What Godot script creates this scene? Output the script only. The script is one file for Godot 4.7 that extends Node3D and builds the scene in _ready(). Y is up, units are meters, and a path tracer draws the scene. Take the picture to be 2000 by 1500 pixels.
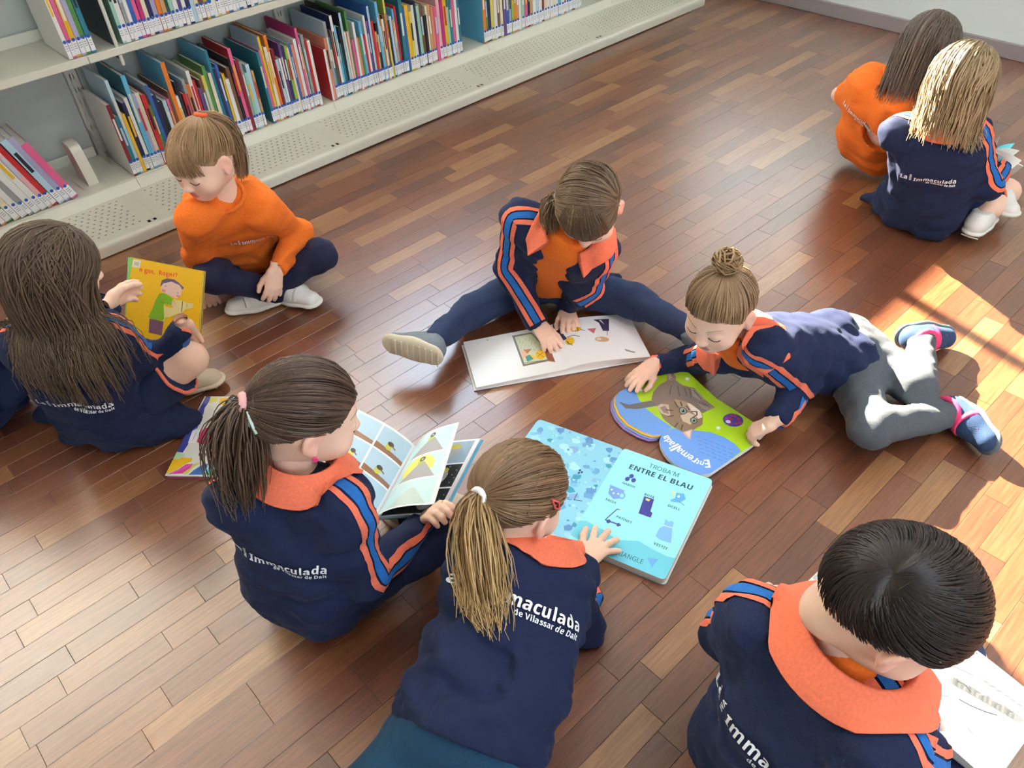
extends Node3D
# A library floor where ten children sit and lie reading in front of a low metal bookshelf.
# Axes: x runs along the shelf, y is up, -z points at the shelf wall. Units are metres.

# ---------------------------------------------------------------- distance fields
class Field:
	var o := Vector3()
	var h := 0.01
	var nx := 0
	var ny := 0
	var nz := 0
	var d := PackedFloat32Array()

	func _init(lo: Vector3, hi: Vector3, cell: float) -> void:
		h = cell
		o = lo
		nx = int(ceil((hi.x - lo.x) / h)) + 1
		ny = int(ceil((hi.y - lo.y) / h)) + 1
		nz = int(ceil((hi.z - lo.z) / h)) + 1
		d.resize(nx * ny * nz)
		d.fill(1.0)

	func cone(a: Vector3, b: Vector3, ra: float, rb: float, k := 0.03, fl := Vector3.ZERO, fs := 1.0, take := false) -> void:
		var m := maxf(ra, rb) + k * 0.5 + h * 2.5
		var lo := (a.min(b) - o) / h - Vector3.ONE * (m / h)
		var hi := (a.max(b) - o) / h + Vector3.ONE * (m / h)
		var x0 := clampi(int(lo.x), 0, nx)
		var x1 := clampi(int(hi.x) + 2, 0, nx)
		var y0 := clampi(int(lo.y), 0, ny)
		var y1 := clampi(int(hi.y) + 2, 0, ny)
		var z0 := clampi(int(lo.z), 0, nz)
		var z1 := clampi(int(hi.z) + 2, 0, nz)
		var ba := b - a
		var flat := fs != 1.0
		if flat:
			ba += fl * (fl.dot(ba) * (fs - 1.0))
		var il := 1.0 / maxf(ba.length_squared(), 1e-9)
		var dr := rb - ra
		for z in range(z0, z1):
			for y in range(y0, y1):
				var i := (z * ny + y) * nx + x0
				var pa := Vector3(o.x + x0 * h, o.y + y * h, o.z + z * h) - a
				for x in range(x0, x1):
					var q := pa
					if flat:
						q += fl * (fl.dot(q) * (fs - 1.0))
					var t := clampf(q.dot(ba) * il, 0.0, 1.0)
					var v := (q - ba * t).length() - ra - dr * t
					var e := d[i]
					if take:
						v = -v
						var df := absf(e - v)
						d[i] = maxf(e, v) + ((k - df) * (k - df) * 0.25 / k if df < k else 0.0)
					else:
						var df := absf(e - v)
						d[i] = minf(e, v) - ((k - df) * (k - df) * 0.25 / k if df < k else 0.0)
					i += 1
					pa.x += h

	func ball(c: Vector3, b: Basis, r: Vector3, k := 0.02, take := false) -> void:
		var m := maxf(r.x, maxf(r.y, r.z)) + k * 0.5 + h * 2.5
		var x0 := clampi(int((c.x - m - o.x) / h), 0, nx)
		var x1 := clampi(int((c.x + m - o.x) / h) + 2, 0, nx)
		var y0 := clampi(int((c.y - m - o.y) / h), 0, ny)
		var y1 := clampi(int((c.y + m - o.y) / h) + 2, 0, ny)
		var z0 := clampi(int((c.z - m - o.z) / h), 0, nz)
		var z1 := clampi(int((c.z + m - o.z) / h) + 2, 0, nz)
		var bx := b.x / r.x
		var by := b.y / r.y
		var bz := b.z / r.z
		for z in range(z0, z1):
			for y in range(y0, y1):
				var i := (z * ny + y) * nx + x0
				var p := Vector3(o.x + x0 * h, o.y + y * h, o.z + z * h) - c
				for x in range(x0, x1):
					var q := Vector3(bx.dot(p), by.dot(p), bz.dot(p))
					var k0 := q.length()
					var v := k0 * (k0 - 1.0) / maxf((q / r).length(), 1e-6)
					var e := d[i]
					if take:
						v = -v
						var df := absf(e - v)
						d[i] = maxf(e, v) + ((k - df) * (k - df) * 0.25 / k if df < k else 0.0)
					else:
						var df := absf(e - v)
						d[i] = minf(e, v) - ((k - df) * (k - df) * 0.25 / k if df < k else 0.0)
					i += 1
					p.x += h

	# cuts away what lies beyond a plane, within a reach of the point
	func cut(at: Vector3, n: Vector3, reach: float) -> void:
		var x0 := clampi(int((at.x - reach - o.x) / h), 0, nx)
		var x1 := clampi(int((at.x + reach - o.x) / h) + 2, 0, nx)
		var y0 := clampi(int((at.y - reach - o.y) / h), 0, ny)
		var y1 := clampi(int((at.y + reach - o.y) / h) + 2, 0, ny)
		var z0 := clampi(int((at.z - reach - o.z) / h), 0, nz)
		var z1 := clampi(int((at.z + reach - o.z) / h) + 2, 0, nz)
		for z in range(z0, z1):
			for y in range(y0, y1):
				for x in range(x0, x1):
					var p := Vector3(o.x + x * h, o.y + y * h, o.z + z * h) - at
					var v := n.dot(p)
					if v > -h * 3.0 and p.length() < reach:
						var i := (z * ny + y) * nx + x
						d[i] = maxf(d[i], v)

	# everything below a height is cut off (things rest on the floor)
	func floor_cut(y_min: float) -> void:
		for y in ny:
			var v := y_min - (o.y + y * h)
			if v < -h * 3.0:
				break
			for z in nz:
				var i := (z * ny + y) * nx
				for x in nx:
					d[i + x] = maxf(d[i + x], v)

	# cloth folds: a noise stretched along one direction moves the surface
	func ruffle(noise: FastNoiseLite, amp: float, along: Vector3, stretch: float) -> void:
		for z in nz:
			for y in ny:
				var i := (z * ny + y) * nx
				for x in nx:
					var v := d[i + x]
					if v < h * 3.0 and v > -h * 4.0:
						var p := Vector3(o.x + x * h, o.y + y * h, o.z + z * h)
						p -= along * (along.dot(p) * stretch)
						var s := noise.get_noise_3dv(p)
						d[i + x] = v + amp * (s if s > 0.0 else s * 0.6)

	func at(p: Vector3) -> float:
		var q := (p - o) / h
		if q.x < 0.0 or q.y < 0.0 or q.z < 0.0 or q.x >= nx - 1 or q.y >= ny - 1 or q.z >= nz - 1:
			return 1.0
		var x := int(q.x)
		var y := int(q.y)
		var z := int(q.z)
		var fx := q.x - x
		var fy := q.y - y
		var i := (z * ny + y) * nx + x
		var j := i + nx * ny
		var a := lerpf(lerpf(d[i], d[i + 1], fx), lerpf(d[i + nx], d[i + nx + 1], fx), fy)
		var b := lerpf(lerpf(d[j], d[j + 1], fx), lerpf(d[j + nx], d[j + nx + 1], fx), fy)
		return lerpf(a, b, q.z - z)

	func grad(p: Vector3) -> Vector3:
		var e := h
		return Vector3(at(p + Vector3(e, 0, 0)) - at(p - Vector3(e, 0, 0)), at(p + Vector3(0, e, 0)) - at(p - Vector3(0, e, 0)), at(p + Vector3(0, 0, e)) - at(p - Vector3(0, 0, e))).normalized()

	# first point along a ray where the field falls to lift; Vector3.INF if none
	func hit(from: Vector3, dir: Vector3, lift: float, far := 0.4) -> Vector3:
		var t := 0.0
		var last := 0.0
		while t < far:
			var v := at(from + dir * t)
			if v < lift:
				var lo := last
				var hi := t
				for s in 6:
					var mid := (lo + hi) * 0.5
					if at(from + dir * mid) < lift:
						hi = mid
					else:
						lo = mid
				return from + dir * hi
			last = t
			t += clampf((v - lift) * 0.7, h * 0.25, h * 2.0)
		return Vector3.INF

	# surface nets
	func mesh() -> Array:
		var verts := PackedVector3Array()
		var norms := PackedVector3Array()
		var index := PackedInt32Array()
		var cell := PackedInt32Array()
		cell.resize(d.size())
		cell.fill(-1)
		var nxy := nx * ny
		var skip := h * 4.0
		for z in nz - 1:
			for y in ny - 1:
				var row := z * nxy + y * nx
				for x in nx - 1:
					var i := row + x
					var a := d[i]
					if a > skip or a < -skip:
						continue
					var b := d[i + 1]
					var c := d[i + nx]
					var e := d[i + nx + 1]
					var f := d[i + nxy]
					var g := d[i + nxy + 1]
					var k := d[i + nxy + nx]
					var l := d[i + nxy + nx + 1]
					var s := int(a < 0) + int(b < 0) + int(c < 0) + int(e < 0) + int(f < 0) + int(g < 0) + int(k < 0) + int(l < 0)
					if s == 0 or s == 8:
						continue
					var sum := Vector3.ZERO
					var n := 0
					if (a < 0) != (b < 0):
						sum += Vector3(a / (a - b), 0, 0)
						n += 1
					if (c < 0) != (e < 0):
						sum += Vector3(c / (c - e), 1, 0)
						n += 1
					if (f < 0) != (g < 0):
						sum += Vector3(f / (f - g), 0, 1)
						n += 1
					if (k < 0) != (l < 0):
						sum += Vector3(k / (k - l), 1, 1)
						n += 1
					if (a < 0) != (c < 0):
						sum += Vector3(0, a / (a - c), 0)
						n += 1
					if (b < 0) != (e < 0):
						sum += Vector3(1, b / (b - e), 0)
						n += 1
					if (f < 0) != (k < 0):
						sum += Vector3(0, f / (f - k), 1)
						n += 1
					if (g < 0) != (l < 0):
						sum += Vector3(1, g / (g - l), 1)
						n += 1
					if (a < 0) != (f < 0):
						sum += Vector3(0, 0, a / (a - f))
						n += 1
					if (b < 0) != (g < 0):
						sum += Vector3(1, 0, b / (b - g))
						n += 1
					if (c < 0) != (k < 0):
						sum += Vector3(0, 1, c / (c - k))
						n += 1
					if (e < 0) != (l < 0):
						sum += Vector3(1, 1, e / (e - l))
						n += 1
					cell[i] = verts.size()
					var p := o + (Vector3(x, y, z) + sum / n) * h
					verts.append(p)
					var nn := grad(p)
					if nn.length_squared() < 0.5:
						nn = Vector3(b + e + g + l - a - c - f - k, c + e + k + l - a - b - f - g, f + g + k + l - a - b - c - e).normalized()
					norms.append(nn)
					if x > 0 and y > 0 and z > 0:
						if (a < 0) != (b < 0):
							quad(index, cell[i], cell[i - nx], cell[i - nx - nxy], cell[i - nxy], a < 0)
						if (a < 0) != (c < 0):
							quad(index, cell[i], cell[i - nxy], cell[i - nxy - 1], cell[i - 1], a < 0)
						if (a < 0) != (f < 0):
							quad(index, cell[i], cell[i - 1], cell[i - 1 - nx], cell[i - nx], a < 0)
		return [verts, norms, index]

	func quad(index: PackedInt32Array, a: int, b: int, c: int, e: int, turn: bool) -> void:
		if a < 0 or b < 0 or c < 0 or e < 0:
			return
		if turn:
			index.append_array(PackedInt32Array([a, c, b, a, e, c]))
		else:
			index.append_array(PackedInt32Array([a, b, c, a, c, e]))


# ---------------------------------------------------------------- small mesh kit
class Kit:
	var v := PackedVector3Array()
	var n := PackedVector3Array()
	var c := PackedColorArray()
	var uv := PackedVector2Array()
	var x := PackedInt32Array()
	var tint := Color.WHITE

	func vert(p: Vector3, nn: Vector3, u := Vector2.ZERO) -> int:
		v.append(p)
		n.append(nn)
		c.append(tint)
		uv.append(u)
		return v.size() - 1

	# four corners, clockwise seen from the front
	func face(p0: Vector3, p1: Vector3, p2: Vector3, p3: Vector3, whole := true) -> void:
		var nn := (p2 - p0).cross(p1 - p0).normalized()
		var i := vert(p0, nn, Vector2(0, 0))
		vert(p1, nn, Vector2(1, 0))
		vert(p2, nn, Vector2(1, 1))
		vert(p3, nn, Vector2(0, 1))
		x.append_array(PackedInt32Array([i, i + 1, i + 2, i, i + 2, i + 3]))

	# a box with chamfered edges
	func box(at: Vector3, size: Vector3, bevel := 0.0, b := Basis.IDENTITY) -> void:
		var hs := size * 0.5
		bevel = minf(bevel, minf(hs.x, minf(hs.y, hs.z)) * 0.9)
		var ax := [b.x, b.y, b.z]
		var hh := [hs.x, hs.y, hs.z]
		for a in 3:
			var u := (a + 1) % 3
			var w := (a + 2) % 3
			for s in [-1.0, 1.0]:
				var cc: Vector3 = at + ax[a] * (hh[a] * s)
				var du: Vector3 = ax[u] * (hh[u] - bevel)
				var dw: Vector3 = ax[w] * (hh[w] - bevel)
				if s < 0:
					face(cc - du - dw, cc + du - dw, cc + du + dw, cc - du + dw)
				else:
					face(cc - du - dw, cc - du + dw, cc + du + dw, cc + du - dw)
		if bevel <= 0.0:
			return
		for a in 3:
			var u := (a + 1) % 3
			var w := (a + 2) % 3
			for su in [-1.0, 1.0]:
				for sw in [-1.0, 1.0]:
					var la: Vector3 = ax[a] * (hh[a] - bevel)
					var p: Vector3 = at + ax[u] * (hh[u] * su) + ax[w] * ((hh[w] - bevel) * sw)
					var q: Vector3 = at + ax[u] * ((hh[u] - bevel) * su) + ax[w] * (hh[w] * sw)
					if su * sw < 0:
						face(p - la, q - la, q + la, p + la)
					else:
						face(p - la, p + la, q + la, q - la)
		for sx in [-1.0, 1.0]:
			for sy in [-1.0, 1.0]:
				for sz in [-1.0, 1.0]:
					var p: Vector3 = at + b.x * (hs.x * sx) + b.y * ((hs.y - bevel) * sy) + b.z * ((hs.z - bevel) * sz)
					var q: Vector3 = at + b.x * ((hs.x - bevel) * sx) + b.y * (hs.y * sy) + b.z * ((hs.z - bevel) * sz)
					var r: Vector3 = at + b.x * ((hs.x - bevel) * sx) + b.y * ((hs.y - bevel) * sy) + b.z * (hs.z * sz)
					if sx * sy * sz > 0:
						tri(p, r, q)
					else:
						tri(p, q, r)

	func tri(p: Vector3, q: Vector3, r: Vector3) -> void:
		var nn := (r - p).cross(q - p).normalized()
		var i := vert(p, nn)
		vert(q, nn)
		vert(r, nn)
		x.append_array(PackedInt32Array([i, i + 1, i + 2]))

	# a smooth sheet through a grid of points; rows of equal length
	func sheet(rows: Array, closed := false, flip := false, uvs := true) -> void:
		var m: int = rows.size()
		var w: int = rows[0].size()
		var base := v.size()
		for r in m:
			for s in w:
				var up: Vector3 = rows[mini(r + 1, m - 1)][s] - rows[maxi(r - 1, 0)][s]
				var s0 := (s - 1 + w) % w if closed else maxi(s - 1, 0)
				var s1 := (s + 1) % w if closed else mini(s + 1, w - 1)
				var side: Vector3 = rows[r][s1] - rows[r][s0]
				var nn := up.cross(side).normalized()
				if flip:
					nn = -nn
				vert(rows[r][s], nn, Vector2(float(s) / (w - 1), float(r) / (m - 1)))
		for r in m - 1:
			for s in (w if closed else w - 1):
				var a := base + r * w + s
				var b := base + r * w + (s + 1) % w
				var cc := a + w
				var e := b + w
				if flip:
					x.append_array(PackedInt32Array([a, e, b, a, cc, e]))
				else:
					x.append_array(PackedInt32Array([a, b, e, a, e, cc]))

	# round bar along points with a radius for each
	func tube(pts: Array, radii: Array, sides := 6, squash := 1.0, side := Vector3.ZERO) -> void:
		var rows := []
		var m := pts.size()
		var u := side
		for r in m:
			var t: Vector3 = (pts[mini(r + 1, m - 1)] - pts[maxi(r - 1, 0)]).normalized()
			if u == Vector3.ZERO:
				u = t.cross(Vector3.UP if absf(t.y) < 0.9 else Vector3.RIGHT)
			u = (u - t * u.dot(t)).normalized()
			var w := t.cross(u)
			var row := []
			for s in sides:
				var an := TAU * s / sides
				row.append(pts[r] + u * (cos(an) * radii[r]) + w * (sin(an) * radii[r] * squash))
			rows.append(row)
		sheet(rows, true, true)
		for e in [0, m - 1]:
			var i := vert(pts[e], (pts[e] - pts[1 if e == 0 else m - 2]).normalized())
			var first := v.size()
			for s in sides:
				vert(rows[e][s], n[i])
			for s in sides:
				var a := first + s
				var b := first + (s + 1) % sides
				x.append_array(PackedInt32Array([i, a, b] if e == 0 else [i, b, a]))

	func disc(at: Vector3, nrm: Vector3, r: float, sides := 14, thick := 0.0006) -> void:
		var u := nrm.cross(Vector3.UP if absf(nrm.y) < 0.9 else Vector3.RIGHT).normalized()
		tube([at, at + nrm * thick], [r, r], sides, 1.0, u)

	func add(arr: Array, t: Transform3D, mirror := false, cols := PackedColorArray()) -> void:
		var base := v.size()
		var vs: PackedVector3Array = arr[0]
		var ns: PackedVector3Array = arr[1]
		for i in vs.size():
			var p := vs[i]
			var q := ns[i]
			if mirror:
				p.z = -p.z
				q.z = -q.z
			v.append(t * p)
			n.append((t.basis * q).normalized())
			c.append(cols[i] if cols.size() else tint)
			uv.append(Vector2.ZERO)
		var ix: PackedInt32Array = arr[2]
		for i in range(0, ix.size(), 3):
			x.append(base + ix[i])
			if mirror:
				x.append(base + ix[i + 2])
				x.append(base + ix[i + 1])
			else:
				x.append(base + ix[i + 1])
				x.append(base + ix[i + 2])

	func shift(by: Vector3) -> void:
		for i in v.size():
			v[i] += by

	func build() -> ArrayMesh:
		var m := ArrayMesh.new()
		var a := []
		a.resize(Mesh.ARRAY_MAX)
		a[Mesh.ARRAY_VERTEX] = v
		a[Mesh.ARRAY_NORMAL] = n
		a[Mesh.ARRAY_COLOR] = c
		a[Mesh.ARRAY_TEX_UV] = uv
		a[Mesh.ARRAY_INDEX] = x
		m.add_surface_from_arrays(Mesh.PRIMITIVE_TRIANGLES, a)
		return m


# ---------------------------------------------------------------- naming, tagging
var taken := {}

func numbered(called: String) -> String:
	taken[called] = taken.get(called, -1) + 1
	return called if taken[called] == 0 else "%s_%03d" % [called, taken[called]]

func tag(o: Node3D, label := "", category := "", group := "", kind := "") -> Node3D:
	if label:
		o.set_meta("label", label)
	if category:
		o.set_meta("category", category)
	if group:
		o.set_meta("group", group)
	if kind:
		o.set_meta("kind", kind)
	return o

func thing(called: String, where: Vector3, label: String, category: String, group := "") -> Node3D:
	var o := Node3D.new()
	o.name = numbered(called)
	add_child(o)
	o.position = where
	return tag(o, label, category, group)

func part(called: String, mesh: Mesh, mat: Material, parent: Node3D) -> MeshInstance3D:
	var o := MeshInstance3D.new()
	o.name = called
	o.mesh = mesh
	o.material_override = mat
	parent.add_child(o, true)
	return o

func whole(called: String, mesh: Mesh, mat: Material, where := Vector3.ZERO) -> MeshInstance3D:
	var o := MeshInstance3D.new()
	o.name = numbered(called)
	o.mesh = mesh
	o.material_override = mat
	add_child(o)
	o.position = where
	return o

func structure(called: String, mesh: Mesh, mat: Material, label: String) -> MeshInstance3D:
	var o := whole(called, mesh, mat)
	tag(o, label, "", "", "structure")
	return o

# ---------------------------------------------------------------- materials
var mats := {}
var noise_tex := {}

func rgb(r: float, g: float, b: float) -> Color:
	return Color(r / 255.0, g / 255.0, b / 255.0)

func noise_image(key: String, freq: float, octaves: int, lo: Color, hi: Color, normal := false, bump := 2.0, size := 512, kind := FastNoiseLite.TYPE_SIMPLEX_SMOOTH) -> NoiseTexture2D:
	if noise_tex.has(key):
		return noise_tex[key]
	var nz := FastNoiseLite.new()
	nz.seed = key.hash() % 1000
	nz.noise_type = kind
	nz.frequency = freq
	nz.fractal_octaves = octaves
	var t := NoiseTexture2D.new()
	t.width = size
	t.height = size
	t.seamless = true
	t.noise = nz
	if normal:
		t.as_normal_map = true
		t.bump_strength = bump
	else:
		var g := Gradient.new()
		g.set_color(0, lo)
		g.set_color(1, hi)
		t.color_ramp = g
	noise_tex[key] = t
	return t

func plain(key: String, col: Color, rough := 0.6, spec := 0.5) -> StandardMaterial3D:
	if mats.has(key):
		return mats[key]
	var m := StandardMaterial3D.new()
	m.resource_name = key
	m.albedo_color = col
	m.roughness = rough
	m.metallic_specular = spec
	mats[key] = m
	return m

func cloth(key: String, col: Color, rough := 0.85, weave := 260.0, relief := 0.25) -> StandardMaterial3D:
	if mats.has(key):
		return mats[key]
	var m := plain(key, col, rough, 0.35)
	m.albedo_texture = noise_image("cloth_tone", 0.05, 3, Color(0.86, 0.86, 0.86), Color(1, 1, 1))
	m.uv1_triplanar = true
	m.uv1_world_triplanar = true
	m.uv1_scale = Vector3.ONE * (weave / 40.0)
	m.normal_enabled = true
	m.normal_texture = noise_image("cloth_weave", 0.25, 2, Color.BLACK, Color.WHITE, true, 3.0, 256)
	m.normal_scale = relief
	m.rim_enabled = true
	m.rim = 0.25
	m.rim_tint = 0.6
	return m

func painted(key: String, rough := 0.6, spec := 0.5) -> StandardMaterial3D:
	if mats.has(key):
		return mats[key]
	var m := plain(key, Color.WHITE, rough, spec)
	m.vertex_color_use_as_albedo = true
	return m

# ---------------------------------------------------------------- the scene
func _ready() -> void:
	# camera, sky, sun, exposure
	var cam := Camera3D.new()
	cam.name = "camera"
	var yaw := deg_to_rad(40.551)
	var pitch := deg_to_rad(42.562)
	var roll := deg_to_rad(-3.606)
	var right := Vector3(cos(yaw), 0, sin(yaw))
	var ahead := Vector3(sin(yaw), 0, -cos(yaw)) * cos(pitch) + Vector3.DOWN * sin(pitch)
	var up := right.cross(ahead)
	var r2 := right * cos(roll) + up * sin(roll)
	var u2 := -right * sin(roll) + up * cos(roll)
	cam.transform = Transform3D(Basis(r2, u2, -ahead), Vector3(0, 1.5, 0))
	cam.fov = rad_to_deg(2.0 * atan(750.0 / 1557.05))
	cam.near = 0.05
	cam.far = 200.0
	add_child(cam)
	cam.current = true
	var env := Environment.new()
	env.background_mode = Environment.BG_SKY
	var sky_mat := ProceduralSkyMaterial.new()
	sky_mat.sky_top_color = rgb(200, 224, 248)
	sky_mat.sky_horizon_color = rgb(232, 245, 252)
	sky_mat.sky_curve = 0.2
	sky_mat.ground_bottom_color = rgb(150, 145, 135)
	sky_mat.ground_horizon_color = rgb(215, 212, 205)
	sky_mat.sky_energy_multiplier = 1.0
	sky_mat.sun_angle_max = 1.0
	var sky := Sky.new()
	sky.sky_material = sky_mat
	env.sky = sky
	env.background_energy_multiplier = 24.0
	env.tonemap_mode = Environment.TONE_MAPPER_LINEAR
	env.tonemap_exposure = 0.86
	env.sdfgi_enabled = true
	env.ssao_enabled = true
	env.ssil_enabled = true
	var we := WorldEnvironment.new()
	we.name = "surroundings"
	we.environment = env
	add_child(we)
	var sun := DirectionalLight3D.new()
	sun.name = "sun"
	var travel := Vector3(-0.21, -0.58, 0.98).normalized()
	sun.look_at_from_position(Vector3.ZERO, travel, Vector3.UP)
	sun.light_color = rgb(255, 240, 214)
	sun.light_energy = 36.0
	sun.light_angular_distance = 0.6
	sun.shadow_enabled = true
	add_child(sun)
	build_room()
	build_fill_panels()
	build_floor()
	build_shelf()
	build_shelf_books()
	build_floor_books()
	build_people()

# ---------------------------------------------------------------- room shell
const X0 := -3.0
const X1 := 4.2
const Z0 := -3.42
const Z1 := 2.6
const TOP := 3.2

# a wall in the plane of axis u and y with rectangular openings [u0, u1, y0, y1]
func wall_with_holes(u0: float, u1: float, y1: float, holes: Array, make: Callable) -> Kit:
	var k := Kit.new()
	var us := [u0, u1]
	var ys := [0.0, y1]
	for q in holes:
		us.append_array([q[0], q[1]])
		ys.append_array([q[2], q[3]])
	us.sort()
	ys.sort()
	for i in us.size() - 1:
		for j in ys.size() - 1:
			if us[i + 1] - us[i] < 0.001 or ys[j + 1] - ys[j] < 0.001:
				continue
			var mu: float = (us[i] + us[i + 1]) * 0.5
			var my: float = (ys[j] + ys[j + 1]) * 0.5
			var open := false
			for q in holes:
				if mu > q[0] and mu < q[1] and my > q[2] and my < q[3]:
					open = true
			if not open:
				make.call(k, us[i], us[i + 1], ys[j], ys[j + 1])
	return k

func build_room() -> void:
	var paint := plain("wall_paint", rgb(214, 219, 214), 0.7, 0.3)
	paint.normal_enabled = true
	paint.normal_texture = noise_image("plaster", 0.06, 4, Color.BLACK, Color.WHITE, true, 2.0)
	paint.normal_scale = 0.15
	paint.uv1_triplanar = true
	paint.uv1_world_triplanar = true
	paint.uv1_scale = Vector3.ONE * 1.5
	var white := plain("ceiling_paint", rgb(244, 243, 240), 0.8, 0.2)
	var holes := []
	for w in WINDOWS:
		holes.append([w[0], w[1], w[2], w[3]])
	var back := wall_with_holes(X0 - 0.25, X1 + 0.25, TOP + 0.2, holes, func(k, a, b, c, e): k.box(Vector3((a + b) / 2, (c + e) / 2, Z0 - 0.125), Vector3(b - a, e - c, 0.25)))
	structure("wall_back", back.build(), paint, "pale wall behind the bookshelf with a row of high windows")
	var side := wall_with_holes(Z0 - 0.25, Z1 + 0.25, TOP + 0.2, [SIDE_WINDOW], func(k, a, b, c, e): k.box(Vector3(X1 + 0.125, (c + e) / 2, (a + b) / 2), Vector3(0.25, e - c, b - a)))
	structure("wall_right", side.build(), paint, "plain pale grey wall beyond the wooden floor")
	var k := Kit.new()
	k.box(Vector3(X0 - 0.125, TOP / 2, (Z0 + Z1) / 2), Vector3(0.25, TOP + 0.4, Z1 - Z0 + 0.5))
	structure("wall_left", k.build(), paint, "pale wall on the left side of the room")
	var front := wall_with_holes(X0 - 0.25, X1 + 0.25, TOP + 0.2, ADDED_FRONT_WINDOWS, func(kk, a, b, c, e): kk.box(Vector3((a + b) / 2, (c + e) / 2, Z1 + 0.125), Vector3(b - a, e - c, 0.25)))
	structure("wall_front", front.build(), paint, "pale wall opposite the shelf with an added fill window")
	k = Kit.new()
	k.box(Vector3((X0 + X1) / 2, TOP + 0.1, (Z0 + Z1) / 2), Vector3(X1 - X0 + 0.5, 0.2, Z1 - Z0 + 0.5))
	structure("ceiling", k.build(), white, "white ceiling of the reading room")
	# grey skirting along the right wall
	var skirt := plain("skirting_paint", rgb(142, 132, 132), 0.45)
	k = Kit.new()
	k.box(Vector3(X1 - 0.009, 0.034, (Z0 + Z1) / 2), Vector3(0.018, 0.068, Z1 - Z0 - 0.002), 0.003)
	structure("baseboard_right", k.build(), skirt, "grey skirting board along the pale wall")
	# windows: frame, mullions, glass; the covered ones have a white roller blind behind the glass
	var frame := plain("window_frame_paint", rgb(235, 235, 232), 0.4)
	var glass := plain("window_glass", Color(0.95, 0.98, 0.97, 0.06), 0.02)
	glass.transparency = BaseMaterial3D.TRANSPARENCY_ALPHA
	var blind := plain("blind_cloth", rgb(248, 248, 246), 0.9, 0.1)
	blind.backlight_enabled = true
	blind.backlight = rgb(255, 255, 252)
	var n := 0
	for w in WINDOWS:
		n += 1
		var o := Node3D.new()
		o.name = "window_%d" % n
		add_child(o)
		tag(o, "high window above the bookshelf with a white frame", "", "", "structure")
		var cx: float = (w[0] + w[1]) / 2
		var cy: float = (w[2] + w[3]) / 2
		o.position = Vector3(cx, w[2], Z0 - 0.12)
		var fw: float = w[1] - w[0]
		var fh: float = w[3] - w[2]
		k = Kit.new()
		for s in [-1.0, 1.0]:
			k.box(Vector3(s * (fw / 2 - 0.025), fh / 2, 0), Vector3(0.05, fh, 0.06), 0.004)
			k.box(Vector3(0, fh / 2 + s * (fh / 2 - 0.025), 0), Vector3(fw - 0.1, 0.05, 0.06), 0.004)
		part("window_frame", k.build(), frame, o)
		for mx in w[5]:
			k = Kit.new()
			k.box(Vector3(mx - cx, fh / 2, 0), Vector3(0.045, fh - 0.1, 0.05), 0.004)
			part("mullion", k.build(), frame, o)
		k = Kit.new()
		k.box(Vector3(0, fh / 2, -0.005), Vector3(fw - 0.09, fh - 0.09, 0.006))
		part("pane", k.build(), glass, o)
		if w[4]:
			k = Kit.new()
			k.box(Vector3(0, fh / 2, 0.06), Vector3(fw - 0.005, fh - 0.005, 0.001))
			part("roller_blind", k.build(), blind, o)
	for w in ADDED_FRONT_WINDOWS:
		n += 1
		var o := Node3D.new()
		o.name = "window_%d" % n
		add_child(o)
		tag(o, "window added opposite the bookshelf for fill light", "", "", "structure")
		o.position = Vector3((w[0] + w[1]) / 2, w[2], Z1 + 0.12)
		var fw: float = w[1] - w[0]
		var fh: float = w[3] - w[2]
		k = Kit.new()
		for e in [-1.0, 1.0]:
			k.box(Vector3(e * (fw / 2 - 0.025), fh / 2, 0), Vector3(0.05, fh, 0.06), 0.004)
			k.box(Vector3(0, fh / 2 + e * (fh / 2 - 0.025), 0), Vector3(fw - 0.1, 0.05, 0.06), 0.004)
		part("window_frame", k.build(), frame, o)
		k = Kit.new()
		k.box(Vector3(0, fh / 2, 0), Vector3(fw - 0.09, fh - 0.09, 0.006))
		part("pane", k.build(), glass, o)
	side_window(n + 1, SIDE_WINDOW, X1 + 0.12, true, "tall window in the wall beyond the shelf end", frame, glass, blind)
	side_window(n + 2, ADDED_LEFT_WINDOW, X0 - 0.12, false, "window added at the near end for fill light", frame, glass, blind)

func side_window(number: int, w: Array, x: float, covered: bool, label: String, frame: Material, glass: Material, blind: Material) -> void:
	var s := Node3D.new()
	s.name = "window_%d" % number
	add_child(s)
	tag(s, label, "", "", "structure")
	s.position = Vector3(x, w[2], (w[0] + w[1]) / 2)
	var sw: float = w[1] - w[0]
	var sh: float = w[3] - w[2]
	var k := Kit.new()
	for q in [-1.0, 1.0]:
		k.box(Vector3(0, sh / 2, q * (sw / 2 - 0.025)), Vector3(0.06, sh, 0.05), 0.004)
		k.box(Vector3(0, sh / 2 + q * (sh / 2 - 0.025), 0), Vector3(0.06, 0.05, sw - 0.1), 0.004)
	part("window_frame", k.build(), frame, s)
	k = Kit.new()
	k.box(Vector3(0, sh / 2, 0), Vector3(0.006, sh - 0.09, sw - 0.09))
	part("pane", k.build(), glass, s)
	if covered:
		k = Kit.new()
		k.box(Vector3(-0.06, sh / 2, 0), Vector3(0.001, sh - 0.005, sw - 0.005))
		part("roller_blind", k.build(), blind, s)  # blind added here to dim the glare of this window

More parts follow.
